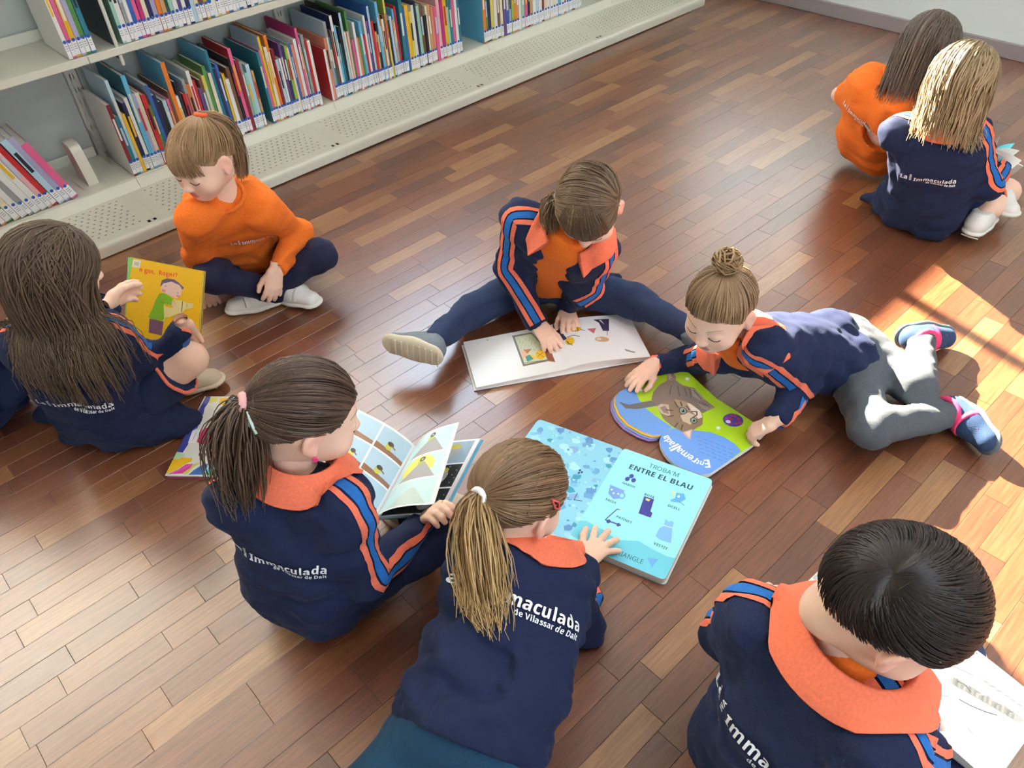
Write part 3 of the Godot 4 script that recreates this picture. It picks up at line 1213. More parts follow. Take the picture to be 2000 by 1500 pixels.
# lettering triangles in the plane, fine enough to bend over cloth
func text_tris(text: String, height: float, bold := true, fine := 0.007) -> PackedVector2Array:
	var font := SystemFont.new()
	font.font_names = PackedStringArray(["Droid Sans"])
	font.font_weight = 700 if bold else 400
	var t := TextMesh.new()
	t.text = text
	t.font = font
	t.font_size = 32
	t.pixel_size = height / 23.0
	t.depth = 0.0
	t.curve_step = 2.0
	var arr := t.surface_get_arrays(0) if t.get_surface_count() > 0 else t.get_mesh_arrays()
	var vs: PackedVector3Array = arr[Mesh.ARRAY_VERTEX]
	var ns: PackedVector3Array = arr[Mesh.ARRAY_NORMAL]
	var ix: PackedInt32Array = arr[Mesh.ARRAY_INDEX] if arr[Mesh.ARRAY_INDEX] != null else PackedInt32Array(range(vs.size()))
	var todo := []
	for i in range(0, ix.size(), 3):
		if ns[ix[i]].z > 0.5:
			todo.append([Vector2(vs[ix[i]].x, vs[ix[i]].y), Vector2(vs[ix[i + 1]].x, vs[ix[i + 1]].y), Vector2(vs[ix[i + 2]].x, vs[ix[i + 2]].y)])
	var out := PackedVector2Array()
	while todo.size():
		var q: Array = todo.pop_back()
		var a: Vector2 = q[0]
		var b: Vector2 = q[1]
		var c: Vector2 = q[2]
		var ab := a.distance_to(b)
		var bc := b.distance_to(c)
		var ca := c.distance_to(a)
		var m := maxf(ab, maxf(bc, ca))
		if m < fine:
			out.append_array(PackedVector2Array([a, b, c]))
		elif m == ab:
			var h := (a + b) * 0.5
			todo.append([a, h, c])
			todo.append([h, b, c])
		elif m == bc:
			var h := (b + c) * 0.5
			todo.append([a, b, h])
			todo.append([a, h, c])
		else:
			var h := (c + a) * 0.5
			todo.append([a, b, h])
			todo.append([h, b, c])
	return out

func turned(tris: PackedVector2Array, by: float, at: Vector2) -> PackedVector2Array:
	var out := PackedVector2Array()
	for p in tris:
		out.append(p.rotated(by) + at)
	return out

func box_of(tris: PackedVector2Array) -> Rect2:
	var r := Rect2(tris[0], Vector2.ZERO)
	for p in tris:
		r = r.expand(p)
	return r

# the printing on the backs, about 0.2 m wide
func make_letters() -> void:
	var x := 0.0
	var all := PackedVector2Array()
	for w in [["La", 0.027, 0.0], ["NOVA", 0.0105, PI / 2], ["Immaculada", 0.027, 0.0]]:
		var t := turned(text_tris(w[0], w[1]), w[2], Vector2.ZERO)
		var r := box_of(t)
		var y: float = -r.position.y if w[2] == 0.0 else -r.position.y + 0.0
		all.append_array(turned(t, 0.0, Vector2(x - r.position.x, y)))
		x += r.size.x + 0.011
	x -= 0.011
	var u := text_tris("de Vilassar de Dalt", 0.0125)
	var ru := box_of(u)
	all.append_array(turned(u, 0.0, Vector2(x - ru.end.x, -ru.end.y - 0.004)))
	letters = [all, x]

func print_on(k: Kit, f: Field, tris: PackedVector2Array, center: Vector3, right: Vector3, up: Vector3, dir: Vector3, off: Vector2, size := 1.0, lift := 0.0048) -> void:
	for i in range(0, tris.size(), 3):
		var q := []
		for j in 3:
			var p := (tris[i + j] - off) * size
			var hit := f.hit(center + right * p.x + up * p.y - dir * 0.16, dir, lift, 0.34)
			if hit != Vector3.INF:
				q.append(hit)
		if q.size() < 3:
			continue
		if q[0].distance_to(q[1]) > 0.03 or q[1].distance_to(q[2]) > 0.03 or q[0].distance_to(q[2]) > 0.03:
			continue
		var nn: Vector3 = (q[2] - q[0]).cross(q[1] - q[0]).normalized()
		if nn.dot(dir) > 0.0:
			var t: Vector3 = q[1]
			q[1] = q[2]
			q[2] = t
			nn = -nn
		var b := k.vert(q[0], nn)
		k.vert(q[1], nn)
		k.vert(q[2], nn)
		k.x.append_array(PackedInt32Array([b, b + 1, b + 2]))

# a band laid on cloth: path of [axis point, outward direction]; from side s0 to s1 across
func band(k: Kit, f: Field, path: Array, s0: float, s1: float, lift := 0.0018) -> void:
	var rows := []
	for i in path.size():
		var p: Vector3 = path[i][0]
		var o: Vector3 = path[i][1]
		var t: Vector3 = (path[mini(i + 1, path.size() - 1)][0] - path[maxi(i - 1, 0)][0]).normalized()
		var w := t.cross(o).normalized()
		var row := []
		for s in 4:
			var from := p + w * lerpf(s0, s1, s / 3.0) + o * 0.16
			var hit := f.hit(from, -o, lift, 0.3)
			if hit == Vector3.INF:
				break
			row.append(hit)
		if row.size() == 4 and row[0].distance_to(row[3]) > absf(s1 - s0) * 2.0 + 0.008:
			row = []
		if row.size() < 4 or (rows.size() and rows[-1][0].distance_to(row[0]) > 0.06):
			if rows.size() > 1:
				k.sheet(rows)
			rows = [row] if row.size() == 4 else []
			continue
		rows.append(row)
	if rows.size() > 1:
		k.sheet(rows)

func arm_path(s: Dictionary, j: Dictionary, side: String, nrm: Vector3) -> Array:
	var N: Vector3 = j.N
	var S: Vector3 = j["S" + side]
	var E: Vector3 = j["E" + side]
	var W: Vector3 = j["W" + side]
	var spine: Vector3 = (j.P + j.N) * 0.5
	var upv: Vector3 = (j.N - j.P).normalized()
	var out := (S - spine).slide((E - S).normalized()).normalized()
	var o: Array = s.get("out" + side, [])
	if o.is_empty():
		var of := (E - (S + W) * 0.5)
		of = (of.slide((W - E).normalized()) + out * 0.4).normalized()
		o = [(upv + (S - N).normalized() * 0.3).normalized(), (out + upv * 0.3).normalized(), out, of]
	var pts := [N.lerp(S, 0.35), S, E, W]
	var curve := []
	for seg in 3:
		var n: int = [10, 20, 18][seg]
		for i in n + (1 if seg == 2 else 0):
			var t := float(i) / n
			var dir: Vector3 = o[seg].lerp(o[seg + 1], t).normalized()
			curve.append([pts[seg].lerp(pts[seg + 1], t), dir])
	for pass_n in 2:
		for i in range(1, curve.size() - 1):
			curve[i][0] = (curve[i - 1][0] + curve[i][0] * 2.0 + curve[i + 1][0]) / 4.0
	return curve

func bez(a: Vector3, m: Vector3, b: Vector3, t: float) -> Vector3:
	return a.lerp(m, t).lerp(m.lerp(b, t), t)

func bounds(pts: Array, grow: float) -> Array:
	var lo: Vector3 = pts[0]
	var hi: Vector3 = pts[0]
	for p: Vector3 in pts:
		lo = lo.min(p)
		hi = hi.max(p)
	lo -= Vector3.ONE * grow
	hi += Vector3.ONE * grow
	lo.y = maxf(lo.y, -0.03)
	return [lo, hi]

func torso(f: Field, s: Dictionary, j: Dictionary, ax: Dictionary, add: float) -> void:
	var g: float = s.get("girth", 1.0)
	var hr: Vector3 = ax.hips
	var cr: Vector3 = ax.right
	var ts := [0.06, 0.28, 0.5, 0.7, 0.86]
	var span := [0.042, 0.034, 0.034, 0.042, 0.05]
	var rad := [0.082, 0.076, 0.076, 0.074, 0.058]
	for i in 5:
		var c := bez(j.P, ax.mid, j.N, ts[i])
		var r: Vector3 = hr.lerp(cr, ts[i]).normalized()
		f.cone(c - r * span[i], c + r * span[i], rad[i] * g + add, rad[i] * g + add, 0.05)

func sleeves(f: Field, j: Dictionary, ru: float, re: float, rw: float, short := 1.0) -> void:
	for q in ["L", "R"]:
		var S: Vector3 = j["S" + q]
		var E: Vector3 = j["E" + q]
		var W: Vector3 = j["W" + q]
		var inner: Vector3 = S.lerp(j.N, 0.35) - (j.N - j.P).normalized() * 0.012
		f.cone(inner, S, ru * 0.98, ru, 0.05)
		if short < 1.0:
			var e := S.lerp(E, short)
			f.cone(S, e, ru, ru * 1.02, 0.04)
			f.cut(e, (E - S).normalized(), 0.075)
		else:
			f.cone(S, E, ru, re, 0.035)
			f.cone(E, W, re, rw, 0.025)
			f.cut(W, (W - E).normalized(), 0.06)

func shoe(s: Dictionary, out: Dictionary, j: Dictionary, q: String) -> void:
	var A: Vector3 = j["A" + q]
	var T: Vector3 = j["F" + q]
	var turn_key := "sole_turn_left" if q == "L" else "sole_turn_right"
	var turned_foot: bool = s.has(turn_key)
	var u: Vector3 = s.get(turn_key, Vector3.UP)
	var x := (T - A).normalized()
	if not turned_foot:
		x = Vector3(x.x, x.y * 0.3, x.z).normalized()
	u = (u - x * u.dot(x)).normalized()
	var b := Basis(x, u, x.cross(u))
	var at := A - u * 0.05
	if not turned_foot:
		at.y = maxf(0.001, at.y)
	var sc: float = s.get("shoe_size", 1.0)
	var t := Transform3D(b.scaled(Vector3.ONE * sc), at)
	t.basis = Basis(x * sc, u * sc, x.cross(u) * sc)
	for key in ["upper", "sole"]:
		var k := Kit.new()
		k.add(shoe_kits[key], t)
		out["shoe_%s_%s" % [key, q]] = k
	if s.get("shoe", "") == "strap":
		var k := Kit.new()
		for i in 2:
			var pts := []
			var rr := []
			for e in 9:
				var an := lerpf(-1.45, 1.45, e / 8.0)
				pts.append(t * Vector3(0.03 + i * 0.024, 0.026 + cos(an) * (0.044 - i * 0.006), sin(an) * 0.0365))
				rr.append(0.0075)
			k.tube(pts, rr, 6, 0.3, x)
		out["shoe_straps_" + q] = k
	elif s.get("shoe", "") == "trainer":
		var k := Kit.new()
		var pts := []
		var rr := []
		for e in 13:
			var an := TAU * e / 12.0
			pts.append(t * Vector3(-0.004 + cos(an) * 0.034, 0.07 - cos(an) * 0.004, sin(an) * 0.032))
			rr.append(0.009)
		k.tube(pts, rr, 6)
		pts = []
		rr = []
		for e in 9:
			var an := lerpf(-1.5, 1.5, e / 8.0)
			pts.append(t * Vector3(0.036, 0.026 + cos(an) * 0.046, sin(an) * 0.037))
			rr.append(0.0085)
		k.tube(pts, rr, 6, 0.35, x)
		for i in 3:
			k.tube([t * Vector3(0.05 + i * 0.012, 0.0585 - i * 0.006, -0.016), t * Vector3(0.055 + i * 0.012, 0.06 - i * 0.006, 0.0), t * Vector3(0.05 + i * 0.012, 0.0585 - i * 0.006, 0.016)], [0.0022, 0.0022, 0.0022], 5)
		out["shoe_straps_" + q] = k
	else:
		# grooves on the sole, proud ribs
		var k := Kit.new()
		for i in 9:
			k.tube([t * Vector3(-0.045 + i * 0.018, 0.0, -0.026), t * Vector3(-0.045 + i * 0.018, -0.0012, 0.0), t * Vector3(-0.045 + i * 0.018, 0.0, 0.026)], [0.0022, 0.003, 0.0022], 5)
		out["shoe_ribs_" + q] = k

func make_person(s: Dictionary) -> Dictionary:
	var j: Dictionary = s.j
	var out := {}
	var ax := {}
	var up: Vector3 = (j.N - j.P).normalized()
	ax.right = (j.SR - j.SL).slide(up).normalized()
	ax.hips = (j.HR - j.HL).slide(up).normalized()
	ax.fwd = up.cross(ax.right).normalized()
	ax.up = up
	ax.mid = (j.P + j.N) * 0.5 - ax.fwd * s.get("bend", 0.03)
	var skin: Color = lin(s.skin)
	# ---- top: jacket, sweater or tee shirt
	var pts := [j.P, j.N, j.SL, j.SR, j.EL, j.ER, j.WL, j.WR, j.HL, j.HR]
	for d in s.get("drape", []):
		pts.append(d[0])
		pts.append(d[1])
	var bb := bounds(pts, 0.14)
	var f := Field.new(bb[0], bb[1], s.get("cell", 0.0085))
	torso(f, s, j, ax, 0.014)
	for d in s.get("drape", []):
		f.cone(d[0], d[1], d[2], d[3], 0.06)
	if s.has("vneck"):
		# open front: the zip is down, the shirt below shows
		f.cone(j.N + ax.fwd * 0.11 + up * 0.03, j.P.lerp(j.N, s.vneck[0]) + ax.fwd * s.vneck[2], 0.06, s.vneck[1], 0.012, Vector3.ZERO, 1.0, true)
	sleeves(f, j, 0.05, 0.043, s.get("cuff", 0.033), s.get("short", 1.0))
	f.floor_cut(0.002)
	f.ruffle(folds, s.get("fold", 0.011), s.get("fold_along", ax.right), s.get("fold_stretch", 0.55))
	f.ruffle(fine_folds, s.get("fold", 0.011) * 0.4, ax.right, 0.4)
	if s.has("hem"):
		f.cut(j.P + up * s.hem, -up, 0.32)
	var kit := Kit.new()
	kit.add(f.mesh(), Transform3D.IDENTITY)
	out[s.top] = kit
	# ---- stripes on the sleeves
	if s.top == "jacket":
		for q in ["L", "R"]:
			if q in s.get("no_stripes", ""):
				continue
			var path := arm_path(s, j, q, ax.fwd)
			var wd: float = s.get("stripe", 1.0)
			var lo := Kit.new()
			var mid := Kit.new()
			var hi := Kit.new()
			band(lo, f, path, -0.0185 * wd, -0.0095 * wd)
			band(mid, f, path, -0.0065 * wd, 0.0065 * wd)
			band(hi, f, path, 0.0095 * wd, 0.0185 * wd)
			out["stripe_orange_%s0" % q] = lo
			out["stripe_orange_%s1" % q] = hi
			out["stripe_blue_" + q] = mid
	# ---- lettering on the back or chest
	if s.has("text"):
		var t: Dictionary = s.text
		var dir: Vector3 = t.get("dir", ax.fwd)
		var tu: Vector3 = up.slide(dir).normalized()
		var tr: Vector3 = ax.right * t.get("flip", 1.0)
		tr = tr.slide(dir).slide(tu).normalized()
		if t.has("turn"):
			tr = tr.rotated(dir, t.turn)
			tu = tu.rotated(dir, t.turn)
		var k := Kit.new()
		print_on(k, f, letters[0], bez(j.P, ax.mid, j.N, t.get("t", 0.62)) + tr * t.get("x", 0.0) - dir * 0.05, tr, tu, dir, Vector2(letters[1] * 0.5, 0), t.get("size", 1.0))
		out["lettering"] = k
	# ---- collar
	if s.top == "jacket" and s.get("collar", 1.0) > 0.0:
		out["collar"] = make_collar(s, j, ax, f)
	elif s.top != "jacket":
		var k := Kit.new()
		var ring := []
		var rr := []
		var nu: Vector3 = (j.Hd - j.N).normalized().lerp(up, 0.5).normalized()
		var rt: Vector3 = ax.right.slide(nu).normalized()
		var fw := nu.cross(rt)
		for i in 25:
			var an := TAU * i / 24.0
			ring.append(j.N + nu * (0.022 - cos(an) * 0.012) + rt * (sin(an) * 0.055) + fw * (cos(an) * 0.05 + 0.006))
			rr.append(0.0075)
		k.tube(ring, rr, 8, 0.8)
		out["neckband"] = k
	# ---- shirt below an open jacket
	if s.has("vneck"):
		var bs := bounds([j.P, j.N], 0.13)
		var fs := Field.new(bs[0], bs[1], 0.009)
		torso(fs, s, j, ax, 0.002)
		fs.cone(j.N - up * 0.01, j.N.lerp(j.Hd, 0.25), 0.062, 0.054, 0.04)
		fs.cut(j.N.lerp(j.Hd, 0.3), (j.Hd - j.N).normalized(), 0.09)
		fs.floor_cut(0.01)
		fs.ruffle(folds, 0.006, up, 0.5)
		var k := Kit.new()
		k.add(fs.mesh(), Transform3D.IDENTITY)
		out["shirt"] = k
	# ---- trousers, leggings or shorts
	var lp := [j.P, j.HL, j.HR, j.KL, j.KR, j.AL, j.AR]
	var bl := bounds(lp, 0.11)
	var fl := Field.new(bl[0], bl[1], 0.0085)
	var lw: float = s.get("leg", 1.0)
	var hipr: float = s.get("hip", 0.078)
	fl.cone(j.P - ax.hips * 0.045, j.P + ax.hips * 0.045, hipr, hipr, 0.04)
	fl.cone(j.P, j.P + up * 0.07, 0.07, 0.064, 0.04)
	for q in ["L", "R"]:
		var hp: Vector3 = j["H" + q]
		var kn: Vector3 = j["K" + q]
		var an: Vector3 = j["A" + q]
		if s.get("shorts", 0.0) > 0.0:
			var e := hp.lerp(kn, s.shorts)
			fl.cone(hp, e, 0.07, 0.068, 0.04)
			fl.cut(e, (kn - hp).normalized(), 0.1)
		else:
			fl.cone(hp, kn, 0.068 * lw, 0.05 * lw, 0.035)
			fl.cone(kn, an, 0.05 * lw, 0.036 * lw, 0.025)
			fl.cut(an + (an - kn).normalized() * 0.005, (an - kn).normalized(), 0.06)
	for b in s.get("leg_bulge", []):
		fl.cone(b[0], b[1], b[2], b[3], 0.05)
	fl.floor_cut(0.002)
	fl.ruffle(folds, 0.006, up, 0.3)
	fl.ruffle(fine_folds, 0.003, up, 0.3)
	kit = Kit.new()
	kit.add(fl.mesh(), Transform3D.IDENTITY)
	out[s.get("bottom", "trousers")] = kit
	if s.get("shorts", 0.0) > 0.0:
		for q in ["L", "R"]:
			var k := Kit.new()
			var hp: Vector3 = j["H" + q]
			var kn: Vector3 = j["K" + q]
			var dirv := (kn - hp).normalized()
			var e := hp.lerp(kn, s.shorts) - dirv * 0.006
			var ring := []
			var rr := []
			var u := dirv.cross(Vector3.UP if absf(dirv.y) < 0.9 else Vector3.RIGHT).normalized()
			for i in 25:
				var an := TAU * i / 24.0
				var o := u.rotated(dirv, an)
				var hit := fl.hit(e + o * 0.12, -o, 0.0005, 0.12)
				ring.append(hit if hit != Vector3.INF else e + o * 0.068)
				rr.append(0.005)
			k.tube(ring, rr, 6)
			out["hem_band_" + q] = k
	# ---- body: one skin surface under it all, with head and hands
	var all := pts + lp
	all.append(j.Hd)
	var bs2 := bounds(all, 0.08)
	var fb := Field.new(bs2[0], bs2[1], 0.011)
	torso(fb, s, j, ax, -0.012)
	for q in ["L", "R"]:
		fb.cone(j.N.lerp(j["S" + q], 0.6), j["S" + q], 0.03, 0.032, 0.03)
		fb.cone(j["S" + q], j["E" + q], 0.028, 0.026 if s.get("short", 1.0) < 1.0 else 0.022, 0.02)
		fb.cone(j["E" + q], j["W" + q], 0.026 if s.get("short", 1.0) < 1.0 else 0.022, 0.0175, 0.02)
		var th := 1.0 if s.get("shorts", 0.0) > 0.0 else 0.62
		fb.cone(j["H" + q], j["K" + q], 0.056 * th, 0.041 * th, 0.03)
		fb.cone(j["K" + q], j["A" + q].lerp(j["K" + q], 0.4), 0.041 * th, 0.036 * th, 0.02)
		fb.cone(j["A" + q].lerp(j["K" + q], 0.4), j["A" + q], 0.036 * th, 0.025 * minf(1.0, th + 0.25), 0.02)
	var hz: Vector3 = s.look.normalized()
	var hu: Vector3 = s.get("head_up", Vector3.UP)
	var hx := hu.cross(hz).normalized()
	hu = hz.cross(hx)
	var hs: float = s.get("head", 1.0)
	var ht := Transform3D(Basis(hx * hs, hu * hs, hz * hs), j.Hd)
	fb.cone(j.N - up * 0.03, ht * Vector3(0, -0.06, -0.026), 0.038, 0.036, 0.03)
	fb.floor_cut(0.003)
	kit = Kit.new()
	kit.tint = skin
	kit.add(fb.mesh(), Transform3D.IDENTITY)
	kit.add(head_arr, ht, false, head_colors(skin))
	kit.tint = skin
	for q in ["L", "R"]:
		var W: Vector3 = j["W" + q]
		var x: Vector3 = (j["T" + q] - W).normalized()
		var y: Vector3 = s.get("back" + q, Vector3.UP)
		y = (y - x * y.dot(x)).normalized()
		var hk: Array = hands[s.get("hand" + q, "flat")]
		kit.add(hk, Transform3D(Basis(x, y, x.cross(y)), W + x * 0.002), q == "R")
	# brows and lash lines follow the face
	var hair_lin := lin(s.hair)
	for e in [-1.0, 1.0]:
		var row := []
		var rr := []
		for i in 7:
			var t := i / 6.0
			var from := Vector3(e * lerpf(0.0155, 0.043, t), lerpf(0.0, -0.0015, t) - sin(t * PI) * 0.0065 - 0.0105, 0.14)
			var hit := head_field.hit(from, Vector3.FORWARD, 0.0002, 0.2)
			if hit != Vector3.INF:
				row.append(ht * hit)
				rr.append(0.0013)
		kit.tint = lin(rgb(48, 34, 28))
		if row.size() > 2:
			kit.tube(row, rr, 5)
		row = []
		rr = []
		for i in 7:
			var t := i / 6.0
			var from := Vector3(e * lerpf(0.013, 0.046, t), 0.0125 + sin(t * 2.4) * 0.006, 0.14)
			var hit := head_field.hit(from, Vector3.FORWARD, 0.0, 0.2)
			if hit != Vector3.INF:
				row.append(ht * hit)
				rr.append(0.0022 - t * 0.0012)
		kit.tint = hair_lin.lerp(skin, 0.35)
		if row.size() > 2:
			kit.tube(row, rr, 5, 0.5)
	out["body"] = kit
	for a in s.get("trinkets", []):
		var k := Kit.new()
		if a[0] == "earring":
			var c := ht * Vector3(a[1] * 0.0795, -0.036, 0.002)
			k.tube([c - hx * 0.004, c + hx * 0.004 * a[1]], [0.0045, 0.0045], 8)
			k.disc(c + hx * (0.004 * a[1]), hx * a[1], 0.005, 10, 0.003)
		else:
			var p0 := on_scalp(a[1], 1.05)
			var p1 := on_scalp(a[2], 1.05)
			var mid := on_scalp((a[1] + a[2]) * 0.5, 1.07)
			var sd: Vector3 = (p1 - p0).cross(mid).normalized() * a[3]
			k.tube([ht * p0, ht * (mid + sd), ht * p1], [0.003, 0.003, 0.0035], 6, 0.6)
			k.tube([ht * p0, ht * (mid - sd), ht * p1], [0.003, 0.003, 0.0035], 6, 0.6)
		out[a[0]] = k
	# ---- shoes
	for q in ["L", "R"]:
		if not (q in s.get("no_shoe", "")):
			shoe(s, out, j, q)
	# ---- hair
	make_hair(s, out, ht, f, hair_lin)
	return out

func make_collar(s: Dictionary, j: Dictionary, ax: Dictionary, f: Field) -> Kit:
	var k := Kit.new()
	var sc: float = s.get("collar", 1.0)
	var nu: Vector3 = (j.Hd - j.N).normalized().lerp(ax.up, 0.65).normalized()
	var rt: Vector3 = ax.right.slide(nu).normalized()
	var fw := nu.cross(rt)
	var c: Vector3 = j.N + nu * s.get("collar_lift", 0.012) - fw * s.get("collar_back", 0.004)
	var open: float = s.get("collar_open", 0.75)
	var prof := [Vector2(0.9, -0.01), Vector2(0.93, 0.016), Vector2(0.98, 0.03), Vector2(1.06, 0.032), Vector2(1.2, 0.02), Vector2(1.36, 0.002), Vector2(1.5, -0.016), Vector2(1.47, -0.021), Vector2(1.3, -0.004), Vector2(1.1, 0.014)]
	var rows := []
	for i in 33:
		var t := i / 32.0
		var an := lerpf(open, TAU - open, t)
		var tip := pow(absf(t - 0.5) * 2.0, 5.0)
		var dir: Vector3 = (fw * cos(an) * 0.058 + rt * sin(an) * 0.064) * s.get("collar_wide", 1.0)
		var row := []
		for m in prof.size():
			var p: Vector2 = prof[m]
			var leaf := 1.0 + (p.x - 1.0) * (sc + tip * 0.7)
			var q := c + dir * leaf + nu * (p.y * sc - tip * 0.012 * float(m > 2))
			if m > 2:
				var lift := 0.007 if m < 7 else 0.003
				for it in 3:
					var v := f.at(q)
					if v < lift:
						q += (f.grad(q) + nu * 0.4).normalized() * (lift - v)
			row.append(q)
		rows.append(row)
	k.sheet(rows, true)
	for e in [0, 32]:
		for m in range(1, prof.size() - 1):
			if e == 0:
				k.tri(rows[e][0], rows[e][m], rows[e][m + 1])
			else:
				k.tri(rows[e][0], rows[e][m + 1], rows[e][m])
	return k

# ---------------------------------------------------------------- hair
const HAIR_R := Vector3(0.0775, 0.087, 0.0945)

# highest elevation of bare skin for a direction round the head (0 = face)
func hairline(az: float) -> float:
	var a := absf(wrapf(az, -PI, PI))
	if a < 0.7:
		return lerpf(0.42, 0.34, a / 0.7)
	if a < 1.25:
		return lerpf(0.34, -0.08, (a - 0.7) / 0.55)
	if a < 1.5:
		return lerpf(-0.08, 0.1, (a - 1.25) / 0.25)
	if a < 1.85:
		return lerpf(0.1, -0.25, (a - 1.5) / 0.35)
	return lerpf(-0.25, -0.72, minf((a - 1.85) / 0.8, 1.0))

func scalp(az: float, el: float, lift := 1.0) -> Vector3:
	return Vector3(sin(az) * cos(el) * HAIR_R.x, sin(el) * HAIR_R.y, cos(az) * cos(el) * HAIR_R.z) * lift + Vector3(0, 0.012, -0.008)

func on_scalp(d: Vector3, lift := 1.0) -> Vector3:
	d = d.normalized()
	return d * HAIR_R * lift + Vector3(0, 0.012, -0.008)

func strand(k: Kit, pts: Array, w: float, col: Color, tip: Color, flat := 0.6) -> void:
	var m := pts.size()
	var u := Vector3.ZERO
	var base := k.v.size()
	for r in m:
		var t: Vector3 = (pts[mini(r + 1, m - 1)] - pts[maxi(r - 1, 0)]).normalized()
		if u == Vector3.ZERO:
			u = t.cross(Vector3(0.31, 0.9, 0.2)).normalized()
		u = (u - t * u.dot(t)).normalized()
		var v := t.cross(u)
		var f := float(r) / (m - 1)
		var rad := w * (1.0 - 0.75 * f * f) * (0.5 + 0.5 * minf(f * 5.0, 1.0))
		k.tint = col.lerp(tip, f)
		for q in 3:
			var an := TAU * q / 3.0
			var o := u * cos(an) + v * (sin(an) * flat)
			k.vert(pts[r] + o * rad, o.normalized())
	for r in m - 1:
		for q in 3:
			var a := base + r * 3 + q
			var b := base + r * 3 + (q + 1) % 3
			k.x.append_array(PackedInt32Array([a, b + 3, b, a, a + 3, b + 3]))

func shade_of(c: Color, rng: RandomNumberGenerator, vary := 0.3) -> Color:
	var m := 1.0 + rng.randf_range(-vary, vary)
	return Color(c.r * m, c.g * m, c.b * m * rng.randf_range(0.92, 1.05))

